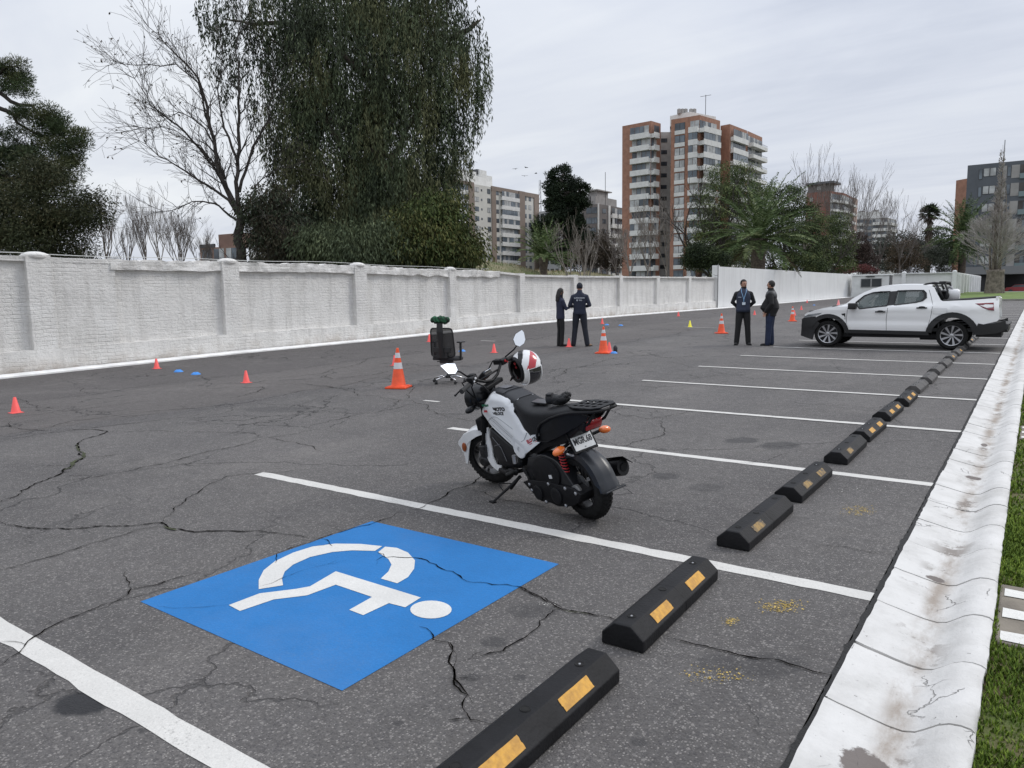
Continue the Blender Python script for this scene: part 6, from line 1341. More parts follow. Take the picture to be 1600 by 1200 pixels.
CW = [(1.10, .525), (1.038, .532), (1.045, .44), (1.025, .294), (.985, .235), (.915, .242), (.920, .205), (.975, .188), (1.045, .21), (1.085, .243), (1.12, .285), (1.165, .30), (1.16, .335), (1.125, .39), (1.105, .453)]
for s in (-1, 1): skin(CW, [], lambda x, z: .078+.018*smoothstep((.4-z)/.2), .04, .04, 'front_cowl', MWH, bike, .012, s)
b = MB(); b.lathe([(.02, -.012), (.02, .05)], 12, (.62, .142, .345), 'z'); b.build('reflector_cup', MSL, bike, smooth=True, autos=40)
# exhaust
b = MB(); b.tube([(.26, -.155, .235), (.05, -.185, .285), (-.17, -.215, .335)], [.045, .058, .060], 18); b.lathe([(.03, 0), (.03, .015)], 10, (-.18, -.215, .335), 'x'); mf = b.build('muffler', MBK, bike, smooth=True, autos=40)
b = MB(); b.loft([[(.12, -.17, .345), (.12, -.25, .31), (.12, -.25, .305), (.12, -.17, .338)], [(-.14, -.195, .412), (-.14, -.285, .36), (-.14, -.285, .353), (-.14, -.195, .404)], [(-.20, -.20, .425), (-.19, -.29, .35), (-.19, -.29, .343), (-.20, -.20, .417)]]); b.build('heat_shield', MBG, mf, bevel=.003)
b = MB(); b.tube([(.6, -.06, .2), (.45, -.12, .14), (.26, -.155, .235)], .02, 8); b.build('exhaust_pipe', MMT, bike, smooth=True)
# rear shock with its red spring, frame tube, pegs, stands
b = MB(); b.tube([(.10, .105, .55), (.02, .11, .25)], .013, 8); sh = b.build('shock_absorber', MBK, bike); b = MB(); pts = []
for k in range(60): a = k*.9; f = k/59; pts.append((.085-.045*f+.022*math.cos(a), .107+.022*math.sin(a), .50-.17*f))
b.tube(pts, .0045, 5); b.build('spring', MRS, sh, smooth=True)
b = MB(); b.tube([(.93, .09, .20), (.80, .115, .215), (.72, .13, .25), (.64, .14, .25)], .022, 10); b.tube([(.64, .14, .25), (.60, .15, .28)], .018, 8); b.tube([(.70, 0, .22), (.70, .16, .24)], .016, 8); b.build('footrest_bar', MBK, bike, smooth=True)
for s in (-1, 1): b = MB(); b.tube([(.66, s*.12, .255), (.65, s*.22, .262)], .014, 8); b.build('foot_peg', M('grip_rubber', (1, 1, 1)), bike, smooth=True)
b = MB(); b.tube([(.655, .09, .205), (.70, .20, .13), (.735, .315, .062)], [.013, .011, .010], 8); b.box((.738, .325, .060), (.055, .035, .008), Matrix.Rotation(LN, 3, 'X')); b.build('side_stand', MBK, bike, smooth=True, autos=40)
b = MB(); b.tube([(.69, .08, .19), (.78, .12, .085)], .012, 8); b.tube([(.74, .10, .13), (.86, .17, .13), (.85, .18, .12), (.77, .20, .10)], .0045, 5); b.build('centre_stand', MBK, bike, smooth=True)

def toworld(p): return BM @ Vector(p)
# ---- helmet hanging on the right handlebar end
def helmet():
    c = toworld((1.035, -.375, .925)); view = Vector((c.x, c.y, 0)).normalized(); rt = Vector((view.y, -view.x, 0)); up = Vector((0, 0, 1))
    # local axes: Z = crown direction, X = face direction
    Z = (rt*.80+up*.22+view*.50).normalized(); X = (rt*.45-up*.85-view*.25); X = (X-Z*X.dot(Z)).normalized(); Y = Z.cross(X)
    m_ = Matrix((X, Y, Z)).transposed().to_4x4(); m_.translation = c
    t = thing('helmet', 'white, red and black full face helmet hanging on the motorcycle handlebar', 'helmet', mat=m_)
    def shell(r, zc0=-.115): # surface of revolution, slightly longer than wide, open below
        vs = []; n, k = 110, 66
        for i in range(k+1):
            a = math.pi/2-(math.pi/2+math.asin(.80))*i/k
            for j in range(n): t_ = 2*math.pi*j/n; x = math.cos(a)*math.cos(t_); y = math.cos(a)*math.sin(t_); z = math.sin(a); x *= 1.13 if x > 0 else 1.05; vs.append((x*r, y*r*.96, z*r*1.02-.02*r*max(0, x)))
        return vs, n, k
    vs, n, k = shell(.129); b = MB(); vi, _, _ = shell(.108)
    def colour(i, j):
        t_ = 2*math.pi*(j+.5)/n; a = abs(t_ if t_ < math.pi else t_-2*math.pi); f = i/k
        if a < 1.05 and .44 < f < .72: return None            # face opening
        q_ = math.sin(a*2.2+f*7.5)
        if f < .30: return 1 if a < 2.3 or f < .12 else 0
        if f > .90: return 1
        if a > 1.15 and q_ > .62 and f > .42: return 2
        if a > 1.0 and q_ < -.80: return 1
        return 0
    fo = {0: [], 1: [], 2: []}
    for i in range(k):
        for j in range(n):
            c_ = colour(i, j)
            if c_ is None: continue
            fo[c_].append((i*n+j, i*n+(j+1) % n, (i+1)*n+(j+1) % n, (i+1)*n+j))
    b = MB(); b.v = vs
    for c_ in (0, 1, 2): b.f += fo[c_]; b.mi += [c_]*len(fo[c_])
    b.build('shell', [M('helmet_white', (.70, .70, .70), .25, coat=.8), MBG, M('helmet_red', (.42, .015, .025), .25, coat=.8)], t, smooth=True, autos=70)
    b = MB(); b.v = vi; b.f = [(i*n+j, i*n+(j+1) % n, (i+1)*n+(j+1) % n, (i+1)*n+j) for i in range(k) for j in range(n)]; b.mi = [0]*len(b.f); b.build('lining', M('helmet_lining', (.012, .012, .012), .95, bump=.003, bs=60), t, smooth=True)
    b = MB(); b.lathe([(.129*.62, -.104), (.105, -.107), (.089, -.096)], 32, (0.005, 0, 0), 'z', cap=False); b.build('rim_trim', MBG, t, smooth=True)
    b = MB(); sec = []
    for i in range(9):
        z = .062-.125*i/8; row = []
        for j in range(17): a = -1.12+2.24*j/16; r = .135*math.sqrt(max(.1, 1-(z/.16)**2)); row.append((r*1.15*math.cos(a), r*math.sin(a), z))
        sec.append(row)
    b.loft(sec, closed=False, cap=False); b.build('visor', M('visor_smoke', (.02, .02, .025), .05, coat=1), t, smooth=True)
    b = MB()
    for r_, z in ((.123, .062), (.125, -.062)): b.tube([(r_*1.17*math.cos(a/10), r_*1.02*math.sin(a/10), z) for a in range(-12, 13)], .005, 6)
    b.build('visor_trim', M('helmet_white', (1, 1, 1)), t, smooth=True)
    for (x, y, z) in ((-.03, .05, -.06), (-.05, .0, -.085)): b = MB(); b.ball((x, y, z), (.014, .012, .008)); b.build('red_tab', MRS, t, smooth=True)
    b = MB(); b.tube([(.03, .09, -.09), (.06, .05, -.16), (.05, -.02, -.17)], .006, 5); b.build('chin_strap', MBK, t, smooth=True)
helmet()
# ---- gloves bunched on the seat, and a flat black case in front of them
t = thing('gloves', 'pair of black gloves bunched up on the motorcycle seat', 'gloves', mat=BM @ Matrix.Translation((.185, -.02, .812)) @ Matrix.Rotation(.5, 4, 'Z'))
q = random.Random(2); b = MB(); b.ball((0, 0, .012), (.075, .04, .032)); b.ball((-.03, .02, .032), (.05, .038, .028)); b.ball((.035, -.005, .03), (.045, .045, .03)); b.build('palm', M('glove_black', (.014, .014, .015), .75, bump=.004, bs=60), t, smooth=True, remesh=.006, smooth_it=2)
for k in range(10):
    o_ = Vector(((-.02 if k < 5 else -.035)+q.uniform(-.01, .01), -.045+.021*(k % 5), .028+(.014 if k < 5 else .0))); d = Vector((-.030*q.uniform(.6, 1.2), q.uniform(-.02, .02), q.uniform(.004, .03))); b = MB(); b.tube([o_, o_+d, o_+d*1.5+Vector((q.uniform(-.008, .012), q.uniform(-.012, .012), -.014)), o_+d*1.3+Vector((.012, q.uniform(-.01, .01), -.028))], [.013, .0125, .011, .008], 7); b.build('finger', M('glove_black', (1, 1, 1)), t, smooth=True)
b = MB(); b.lathe([(.034, -.02), (.040, .0), (.038, .03), (.030, .034)], 14, (.055, .0, .030), 'x'); b.box((.06, .01, .066), (.04, .05, .008)); b.build('cuff', M('glove_black', (1, 1, 1)), t, smooth=True, autos=50)
t = thing('flat_case', 'flat black case lying on the motorcycle seat in front of the gloves', 'case', mat=BM @ Matrix.Translation((.385, -.015, .792)) @ Matrix.Rotation(.35, 4, 'Z') @ Matrix.Rotation(-.08, 4, 'Y'))
b = MB(); b.box((0, 0, .004), (.13, .085, .012)); b.build('case', M('case_black', (.02, .021, .024), .3), t, bevel=.004); b = MB(); b.tube([(-.06, .04, .008), (-.12, .03, .012), (-.15, .02, .02)], .003, 5); b.build('strap', MBK, t)
# ================================================================== PICKUP
# local axes: +x towards the nose, +y the truck's left (the side we see), z up; drawn in real metres
def row_y(u, y): r = ray(u, 545); return r[0]/r[1]*y
TY = 20.45; xr = row_y(1485.5, TY); xf = row_y(1292, TY); TS = (xr-xf)/2.737
tm = Matrix.Translation((xr, TY+.86*TS, tz(-3.5, 21)+.012)) @ Matrix.Rotation(math.pi, 4, 'Z') @ Matrix.Scale(TS, 4)
# after the half turn +x points to -X (the nose) and +y points to -Y (towards us)
truck = thing('pickup_truck', 'white double cab pickup parked side on with its nose towards the standing men', 'pickup', mat=tm)
MPW = M('car_paint_white', (.80, .80, .80), .3, coat=.8, bump=.0002, bs=3); MCL = M('cladding_black', (.014, .014, .015), .6, bump=.0008, bs=200); MWG = M('window_tint', (.10, .14, .14), .04, alpha=.50, spec=.9); MDG = M('window_deep', (.012, .014, .016), .05, spec=.8); MIN = M('cabin_interior', (.03, .03, .032), .9)
# side view: px of the crop -> metres
def tp(px, py): 
    r = ray(1220+px/4.2105, 420+py/4.2105); X = r[0]/r[1]*TY; Z = CH+r[2]/r[1]*TY; return ((xr-X)/TS, (Z-tm.translation.z)/TS)
W_ = .865
def TYf(x, z):
    y = W_-.030*smoothstep((x-2.9)/.7)-.10*smoothstep((x-3.15)/.45)-.04*smoothstep((-.35-x)/.8)
    if z > 1.02: y -= (z-1.02)*.36+.02*smoothstep((z-1.02)/.03)
    y -= .035*smoothstep((.62-z)/.3)
    y += .012*math.exp(-((z-.93)/.05)**2)-.018*math.exp(-((z-.66)/.10)**2)*(1 if .35 < x < 2.4 else 0)
    return y
arc = lambda cx, r, a0, a1, n: [(cx+r*math.cos(rad(a0+(a1-a0)*i/n)), .33+r*math.sin(rad(a0+(a1-a0)*i/n))) for i in range(n+1)]
side = [tp(*p) for p in [(1437, 195), (1436, 330), (1425, 345)]]+[(-.62, .60), (-.50, .56)]+arc(0, .47, 150, 10, 14)+[(.50, .40), (2.24, .42)]+arc(2.737, .43, 168, 15, 12)+[(3.22, .60), (3.30, .66), tp(155, 300)]+[tp(*p) for p in [(175, 288), (240, 270), (345, 250), (400, 243), (425, 232), (470, 195), (540, 155), (600, 130), (650, 117), (720, 109), (800, 105), (880, 104), (940, 106), (985, 112), (1005, 122), (1018, 150), (1050, 205), (1064, 213), (1250, 205), (1430, 192)]]
w1 = [tp(*p) for p in [(492, 222), (545, 178), (600, 158), (650, 152), (712, 149), (708, 200), (697, 243), (520, 262), (505, 245)]]
w2 = [tp(*p) for p in [(762, 146), (850, 143), (935, 143), (952, 160), (955, 190), (930, 210), (880, 222), (745, 238), (752, 190)]]
def hole(h): return h
for s in (1, -1):
    bs_ = skin(side, [w1, w2], TYf, .14, .09, 'body_side', MPW, truck, .03, s, autos=30)
    for nm, w in (('front_window', w1), ('rear_window', w2)):
        b = MB(); tr = tessellate_polygon([[Vector((a, c, 0)) for a, c in w]]); cx = sum(p[0] for p in w)/len(w); cz = sum(p[1] for p in w)/len(w)
        b.add([(a, s*(TYf(a, c)-.018), c) for a, c in w], [tuple(t) for t in tr]); wo = b.build(nm, MWG, truck)
        b = MB(); pts = [(cx+(a-cx)*1.005, s*(TYf(a, c)+.004), cz+(c-cz)*1.01) for a, c in w+w[:1]]; b.tube(pts, .016, 5); b.build('window_seal', MCL, wo)
    # dark door pillar between the windows
    b = MB(); pil = [tp(*p) for p in [(712, 149), (762, 146), (752, 190), (745, 238), (697, 243), (708, 200)]]; tr = tessellate_polygon([[Vector((a, c, 0)) for a, c in pil]]); b.add([(a, s*(TYf(a, c)+.005), c) for a, c in pil], [tuple(t) for t in tr]); b.build('door_pillar', MCL, bs_)
    b = MB(); pil = [(a+.0, c) for a, c in [tp(935, 143), tp(952, 160), tp(955, 190), tp(930, 210), tp(921, 208), tp(938, 186), tp(936, 162), tp(925, 146)]]; tr = tessellate_polygon([[Vector((a, c, 0)) for a, c in pil]]); b.add([(a, s*(TYf(a, c)+.003), c) for a, c in pil], [tuple(t) for t in tr]); b.build('window_surround', MCL, bs_)
    # door gaps
    b = MB()
    for pl in ([(432, 425), (430, 330), (440, 260), (480, 228)], [(693, 425), (693, 330), (706, 243)], [(955, 420), (985, 320), (1000, 240), (985, 180), (968, 130)], [(432, 425), (950, 418)]):
        pts = []
        for (a0, c0), (a1, c1) in zip([tp(*p) for p in pl], [tp(*p) for p in pl][1:]):
            for i in range(6): a = a0+(a1-a0)*i/6; c = c0+(c1-c0)*i/6; pts.append((a, s*(TYf(a, c)+.001), c))
        b.tube(pts, .005, 4)
    b.build('door_gap', M('gap_dark', (.05, .05, .05), .8), bs_)
    for (hx, hy) in ((655, 283), (928, 257)):
        a, c = tp(hx, hy); b = MB(); b.box((a, s*(TYf(a, c)+.022), c), (.225, .022, .030)); b.ball((a, s*(TYf(a, c)+.002), c+.022), (.07, .006, .018)); b.build('door_handle', MCL, bs_, bevel=.008)
    a, c = tp(1048, 280); b = MB(); pts = [(a+dx*.14, s*(TYf(a, c)+.002), c+dz*.06) for dx, dz in ((-1, -1), (1, -1), (1, 1), (-1, 1), (-1, -1))]; b.tube(pts, .004, 4); b.build('fuel_flap', M('gap_grey', (.35, .35, .35), .6), bs_)
    b = MB(); vt = [tp(*p) for p in [(398, 296), (425, 292), (424, 335), (415, 325)]]; b.add([(a, s*(TYf(a, c)+.004), c) for a, c in vt], [(0, 1, 2, 3)]); b.build('side_vent', MCL, bs_)
    # black wheel arch cladding and sills
    def arch(cx, r0, r1, a0, a1, n=16): return arc(cx, r0, a0, a1, n)+arc(cx, r1, a1, a0, n)
    AY = lambda x, z: TYf(x, z)+.028
    skin(arch(2.737, .405, .505, 172, 20), [], AY, .3, .3, 'wheel_arch', MCL, truck, .05, s); skin(arch(0, .42, .545, 170, 8), [], AY, .3, .3, 'wheel_arch', MCL, truck, .05, s)
    skin([(.46, .33), (2.34, .36), (2.32, .44), (.50, .42)], [], AY, .3, .3, 'sill', MCL, truck, .05, s)
    skin([(-.44, .42), (-.52, .62), (-.62, .60), (-.8, .62), (-.95, .66), (-1.04, .70), (-1.06, .48), (-.9, .40), (-.6, .36), (-.44, .36)], [], AY, .2, .2, 'bumper_corner', MCL, truck, .05, s)
    fbp = [tp(*p) for p in [(136, 330), (150, 322), (228, 312), (238, 340), (258, 360), (225, 400), (212, 440), (205, 465), (125, 440), (130, 395)]]
    skin(fbp, [], lambda x, z: TYf(x, z)+.02, .12, .12, 'bumper_corner', MCL, truck, .05, s)
    # lights
    b = MB(); hl_ = [tp(*p) for p in [(145, 318), (180, 300), (272, 288), (255, 300), (215, 310), (160, 332)]]; tr = tessellate_polygon([[Vector((a, c, 0)) for a, c in hl_]]); b.add([(a, s*(TYf(a, c)+.012), c) for a, c in hl_], [tuple(t) for t in tr]); b.build('headlight', M('headlight_glass', (.16, .17, .18), .08, coat=1), truck, solid=.02)
    b = MB(); tl = [tp(*p) for p in [(1278, 228), (1400, 222), (1404, 275), (1370, 273), (1330, 252)]]; tr = tessellate_polygon([[Vector((a, c, 0)) for a, c in tl]]); b.add([(a, s*(TYf(a, c)+.014), c) for a, c in tl], [tuple(t) for t in tr]); o = b.build('tail_light', M('tail_lens', (.16, .012, .03), .12, coat=1), truck, solid=.02)
    b = MB(); b.tube([(a, s*(TYf(a, c)+.016), c) for a, c in [tp(1290, 231), tp(1398, 226), tp(1400, 268), tp(1368, 266)]], .008, 4); b.build('lens_edge', MRD, o)
    # door mirror
    a, c = tp(478, 248); b = MB(); b.box((a, s*(TYf(a, c)+.14), c+.01), (.17, .22, .15)); b.tube([(a, s*(TYf(a, c)), c), (a, s*(TYf(a, c)+.06), c)], .03, 6); b.build('door_mirror', MCL, truck, bevel=.03, smooth=True, autos=50)
    # side lip of the load bed
    b = MB(); b.tube([(tp(x, z)[0], s*(TYf(*tp(x, z))-.03), tp(x, z)[1]+.005) for x, z in ((1066, 212), (1150, 209), (1250, 203), (1430, 190))], .028, 6); b.build('bed_rail_cap', MCL, truck)
# hood, roof, glass, tail
def across(stations, name, mt, n=10, crown=.05, thick=.02, inset=0):
    secs = []
    for (x, z, w) in stations: secs.append([(x, w*math.cos(math.pi*i/n), z+crown*(1-math.cos(math.pi*i/n)**2)-crown*.25) for i in range(n+1)])
    b = MB(); b.loft(secs, cap=False, closed=False); return b.build(name, mt, truck, smooth=True, autos=35, solid=thick)
across([(tp(155, 300)[0], tp(155, 300)[1], .66), (tp(175, 287)[0], tp(175, 287)[1], .71), (tp(240, 269)[0], tp(240, 269)[1], .77), (tp(345, 249)[0], tp(345, 249)[1], .79), (tp(425, 231)[0], tp(425, 231)[1], .79)], 'hood', MPW, crown=.045)
rs = [(540, 155), (600, 130), (650, 117), (720, 109), (800, 105), (880, 104), (940, 106), (985, 112)]
across([(tp(*p)[0], tp(*p)[1], TYf(*tp(*p))-.005) for p in rs], 'roof', MPW, crown=.04)
b = MB(); p0, p1 = tp(430, 230), tp(560, 146); b.loft([[(p[0], w, p[1]+.05*(1-(w/TYf(*p))**2)) for w in [TYf(*p)*k/6*.985 for k in range(-6, 7)]] for p in (p0, p1)], cap=False, closed=False); b.build('windscreen', MWG, truck, smooth=True)
b = MB(); p0, p1 = tp(990, 115), tp(1052, 207); b.loft([[(p[0], w, p[1]) for w in (-TYf(*p)+.05, TYf(*p)-.05)] for p in (p0, p1)], cap=False, closed=False); b.build('back_window', MWG, truck)
b = MB(); b.box((tp(1055, 0)[0], 0, .78), (.03, 1.6, .55)); b.box((-.45, 0, .60), (1.35, 1.45, .03)); b.box((.5, 0, .46), (2.6, 1.5, .08)); b.box((1.6, 0, .98), (1.35*0+.02, 1.5, .02)); b.build('inner_floor', MCL, truck)
b = MB(); b.box((tp(1434, 0)[0], 0, .95), (.05, 1.55, .56)); tg_ = b.build('tailgate', MPW, truck, bevel=.015); b = MB(); b.box((tp(1441, 0)[0], 0, 1.0), (.02, .25, .07)); b.box((tp(1440, 0)[0], .70, 1.08), (.02, .06, .12)); b.build('tailgate_handle', MCL, tg_, bevel=.006)
b = MB(); b.box((-1.0, 0, .52), (.20, 1.66, .20)); b.box((-1.02, 0, .60), (.16, 1.4, .05)); b.build('rear_bumper', MCL, truck, bevel=.05, smooth=True, autos=50)
b = MB(); b.box((-.97, .66, .47), (.24, .34, .05)); b.box((-.97, -.66, .47), (.24, .34, .05)); b.build('bumper_step', M('step_grey', (.10, .10, .10), .5), truck, bevel=.01)
b = MB(); b.loft([[(tp(128, 400)[0]+.02*(1-abs(w))-.10*abs(w)**3, w*.78, z) for w in [k/5 for k in range(-5, 6)]] for z in (.38, .50, .66, .80)], cap=False, closed=False); b.build('front_bumper', MCL, truck, smooth=True, solid=.1)
b = MB(); b.box((3.22, 0, .84), (.12, 1.1, .14)); b.build('grille', MCL, truck, bevel=.02); b = MB(); b.box((3.27, 0, .345), (.25, 1.5, .03)); b.build('front_lip', MCL, truck, bevel=.01)
b = MB(); b.box((1.35, 0, .30), (3.2, 1.2, .10)); b.box((.45, 0, .27), (.5, .9, .14)); b.tube([(-.3, -.4, .3), (1.2, -.35, .27)], .04, 6); b.box((-.72, 0, .40), (.5, 1.3, .2)); b.build('underbody', MIN, truck)
for s in (-1, 1):
    for cx, n_ in ((2.737, 'front'), (0, 'rear')):
        b = MB(); b.T = Matrix.Translation((0, s*.735, 0))
        k_ = s; b.lathe([(.215, -.09), (.30, -.10), (.325, -.08), (.332, -.04), (.332, .04), (.325, .08), (.30, .10), (.235, .095), (.215, .07)], 40, (cx, 0, .33), 'y', cap=False); wh = b.build('wheel', MRB, truck, smooth=True, autos=40)
        b = MB(); b.T = Matrix.Translation((0, s*.735, 0)); b.lathe([(.222, s*.085), (.236, s*.098), (.238, s*.09), (.222, s*.075)], 40, (cx, 0, .33), 'y', cap=False)
        b.lathe([(.045, s*.05), (.045, s*.085), (.03, s*.09)], 16, (cx, 0, .33), 'y')
        for k in range(9):
            a = 2*math.pi*k/9; a2 = a+.30; c0, s0 = math.cos(a), math.sin(a); c1, s1 = math.cos(a2), math.sin(a2)
            t0 = Vector((-s0, 0, c0)); t1 = Vector((-s1, 0, c1)); P0 = Vector((cx+c0*.04, s*.075, .33+s0*.04)); P1 = Vector((cx+c1*.226, s*.088, .33+s1*.226)); d = Vector((0, -s*.02, 0))
            b.add([P0+t0*.012, P0-t0*.012, P1-t1*.030, P1+t1*.022, P0+t0*.012+d, P0-t0*.012+d, P1-t1*.030+d, P1+t1*.022+d], [(0, 1, 2, 3), (7, 6, 5, 4), (0, 3, 7, 4), (1, 5, 6, 2), (2, 6, 7, 3), (0, 4, 5, 1)])
        b.build('rim', M('alloy', (.42, .42, .43), .3, .85), wh, smooth=True, autos=35)
        b = MB(); b.T = Matrix.Translation((0, s*.735, 0)); b.lathe([(.22, s*.03), (.01, s*.03)], 32, (cx, 0, .33), 'y', cap=False); b.build('wheel_well', MIN, wh)
# inner arches so that nothing shows through above the wheels
for cx in (0, 2.737):
    b = MB(); n = 14; b.loft([[(cx+.43*math.cos(math.pi*i/n), y, .33+.43*math.sin(math.pi*i/n)) for i in range(n+1)] for y in (-.80, .80)], cap=False, closed=False); b.build('inner_arch', MIN, truck)
# seats and wheel seen through the glass
for x in (1.95, 1.05):
    for s in (-.38, .38):
        b = MB(); b.box((x, s, .72), (.5, .5, .2)); b.box((x-.27, s, .98), (.14, .46, .52), Matrix.Rotation(rad(-14), 3, 'Y')); b.box((x-.34, s, 1.28), (.09, .26, .17)); b.build('seat', M('seat_grey', (.06, .06, .065), .9), truck, bevel=.04)
b = MB(); b.box((2.45, 0, .93), (.5, 1.45, .22)); b.build('dashboard', MIN, truck, bevel=.05)
b = MB(); b.tube([(2.12+.05*math.sin(k*.524), .38+.18*math.cos(k*.524), 1.06+.17*math.sin(k*.524)) for k in range(13)], .014, 6); b.build('steering_wheel', MCL, truck)
# roof rails and the sports bar behind the cab
for s in (-1, 1):
    b = MB(); a, c = tp(942, 110); a2, c2 = tp(1000, 100); b.tube([(a+.05, s*.62, c-.01), (a-.02, s*.62, c+.035), (a2, s*.62, c2+.03), (a2-.10, s*.62, c2+.015), (tp(1085, 0)[0], s*.60, tp(0, 118)[1])], .024, 7); b.tube([(tp(1020, 0)[0], s*.62, tp(0, 120)[1]), (tp(1075, 0)[0], s*.66, tp(0, 210)[1])], .028, 7); b.tube([(tp(1078, 0)[0], s*.60, tp(0, 115)[1]), (tp(1100, 0)[0], s*.64, tp(0, 160)[1]), (tp(1090, 0)[0], s*.68, tp(0, 208)[1])], .024, 7); b.build('sports_bar', MCL, truck, smooth=True)
b = MB(); b.box((tp(1062, 0)[0], 0, tp(0, 108)[1]), (.14, 1.25, .04)); b.box((tp(1020, 0)[0], 0, tp(0, 130)[1]), (.05, 1.2, .03)); b.build('sports_bar_top', MCL, truck, bevel=.01)
# things standing in the bed: a white drum on its side and a dark round one
p = tm @ Vector((tp(1112, 0)[0], .30, tp(0, 187)[1])); t = thing('white_drum', 'white round drum lying in the pickup bed behind the cab', 'drum', p, math.pi); b = MB(); b.lathe([(.02, -.20), (.12, -.19), (.15, -.15), (.155, .12), (.12, .17), (.05, .19)], 20, (0, 0, 0), 'x'); b.build('drum', M('drum_white', (.6, .6, .6), .5), t, smooth=True, autos=40)
b = MB(); b.tube([(-.05, .05, .10), (-.0, .0, .20), (.06, -.02, .19), (.10, -.05, .10)], .03, 7); b.build('hose', M('hose_grey', (.3, .3, .31), .5), t, smooth=True)
p = tm @ Vector((tp(1068, 0)[0]-.0, .48, tp(0, 188)[1])); t = thing('speaker_drum', 'black round drum with an open end beside the white one in the pickup bed', 'drum', p, math.pi); b = MB(); b.lathe([(.10, -.10), (.125, -.10), (.13, .10), (.10, .12)], 20, (0, 0, 0), 'y', cap=False); b.lathe([(.12, -.02), (.02, -.03)], 20, (0, 0, 0), 'y'); b.build('drum', MCL, t, smooth=True, autos=40)
# ================================================================== WHEEL STOPS
MRU = M('stop_rubber', (.008, .008, .009), .62, spec=.22, var=.35, vs=5, bump=.003, bs=60); MRUG = M('stop_rubber_dusty', (.060, .057, .055), .8, var=.3, vs=6, bump=.003, bs=60); MYP = M('stop_yellow', (.58, .30, .035), .6, col2=(.40, .20, .03), vs=30, bump=.002, bs=80); MYW = M('stop_yellow_worn', (.30, .19, .06), .75, col2=(.06, .055, .05), vs=22)
def wheel_stop(loc, rz, L_, yellow, dusty=False, joint=True, label='', seed=0):
    """rubber block, long axis along local y; the camera-side slope carries the reflective patches"""
    q = random.Random(seed); t = thing('wheel_stop', label, 'wheel stop', loc, rz, 'wheel stops along the parking bays'); mt = MRUG if dusty else MRU
    b = MB(); w0, w1, h0, h1 = .102, .040, .052, .108
    sec = lambda y, k=1: [(-w0*k, y, 0), (-w0*k, y, h0*k), (-w1*k, y, h1*k), (w1*k, y, h1*k), (w0*k, y, h0*k), (w0*k, y, 0)]
    yy = [(-L_/2, .97), (-L_/2+.012, 1), (-.02, 1), (-.012, .985), (.012, .985), (.02, 1), (L_/2-.012, 1), (L_/2, .97)] if joint else [(-L_/2, .97), (-L_/2+.012, 1), (-L_/6, 1), (L_/6, 1), (L_/2-.012, 1), (L_/2, .97)]
    b.loft([sec(y, k) for y, k in yy]); b.build('rubber_block', mt, t, bevel=.004)
    nrm = Vector((h1-h0, 0, w0-w1)).normalized(); sl = Vector((w0-w1, 0, -(h1-h0))).normalized(); c0 = Vector(((w0+w1)/2, 0, (h0+h1)/2))
    for k, yk in enumerate((-L_*.22, L_*.22)):
        if k >= len(yellow) or not yellow[k]: continue
        l, w_ = L_*.10, .026; o = c0+nrm*.0022; pts = []
        for i in range(24):
            a = 2*math.pi*i/24; ca, sa = math.cos(a), math.sin(a); m_ = max(abs(ca), abs(sa)); jj = q.uniform(-.04, .0)*(1 if yellow[k] == 1 else 3); pts.append(o+Vector((0, 1, 0))*(yk+ca/m_*l*(1+jj))+sl*(sa/m_*w_*(1+jj)))
        b = MB(); b.add(pts, [tuple(range(24))]); b.build('yellow_patch', MYP if yellow[k] == 1 else MYW, t)
    for k, yk in enumerate((-L_*.36, 0, L_*.36) if not joint else (-L_*.40, -L_*.04, L_*.38)):
        b = MB(); b.lathe([(.014, h1+.0005), (.019, h1+.003), (.021, h1+.0008)], 14, (0, yk, 0), 'z', cap=False); b.lathe([(.014, h1+.0012), (.002, h1+.0008)], 12, (0, yk, 0)); o = b.build('bolt_hole', M('hole_black', (.003, .003, .003), .9), t)
        if q.random() < .5: b = MB(); b.lathe([(.006, h1+.001), (.005, h1+.004), (.001, h1+.0045)], 8, (0, yk, 0)); b.build('bolt', MSL, o)
    return t
ordn = 'third fourth fifth sixth seventh eighth ninth tenth eleventh twelfth thirteenth fourteenth fifteenth sixteenth seventeenth eighteenth nineteenth twentieth twenty-first twenty-second twenty-third twenty-fourth twenty-fifth twenty-sixth twenty-seventh twenty-eighth twenty-ninth thirtieth thirty-first thirty-second thirty-third thirty-fourth thirty-fifth thirty-sixth'.split()
def pstop(yc, L_, yel, dusty, joint, label, seed, dx=0, rz=0): x = -1.415+dx; wheel_stop((x, yc, tz(x, yc)+.004), rz, L_, yel, dusty, joint, label, seed)
pstop(2.01, 1.06, (1, 1), 0, 0, 'nearest wheel stop, with two bright yellow patches, cut by the bottom edge', 1, .03)
pstop(3.30, 1.00, (1, 1), 0, 1, 'wheel stop with two bright yellow patches beside the corner of the blue bay, second nearest', 2, -.005, rad(1.5))
yel_t = {0: (2, 0), 1: (2, 2), 2: (2, 0), 3: (1, 1), 4: (1, 1), 5: (1, 1), 10: (1, 0), 11: (0, 1), 14: (1, 0)}
q = random.Random(4)
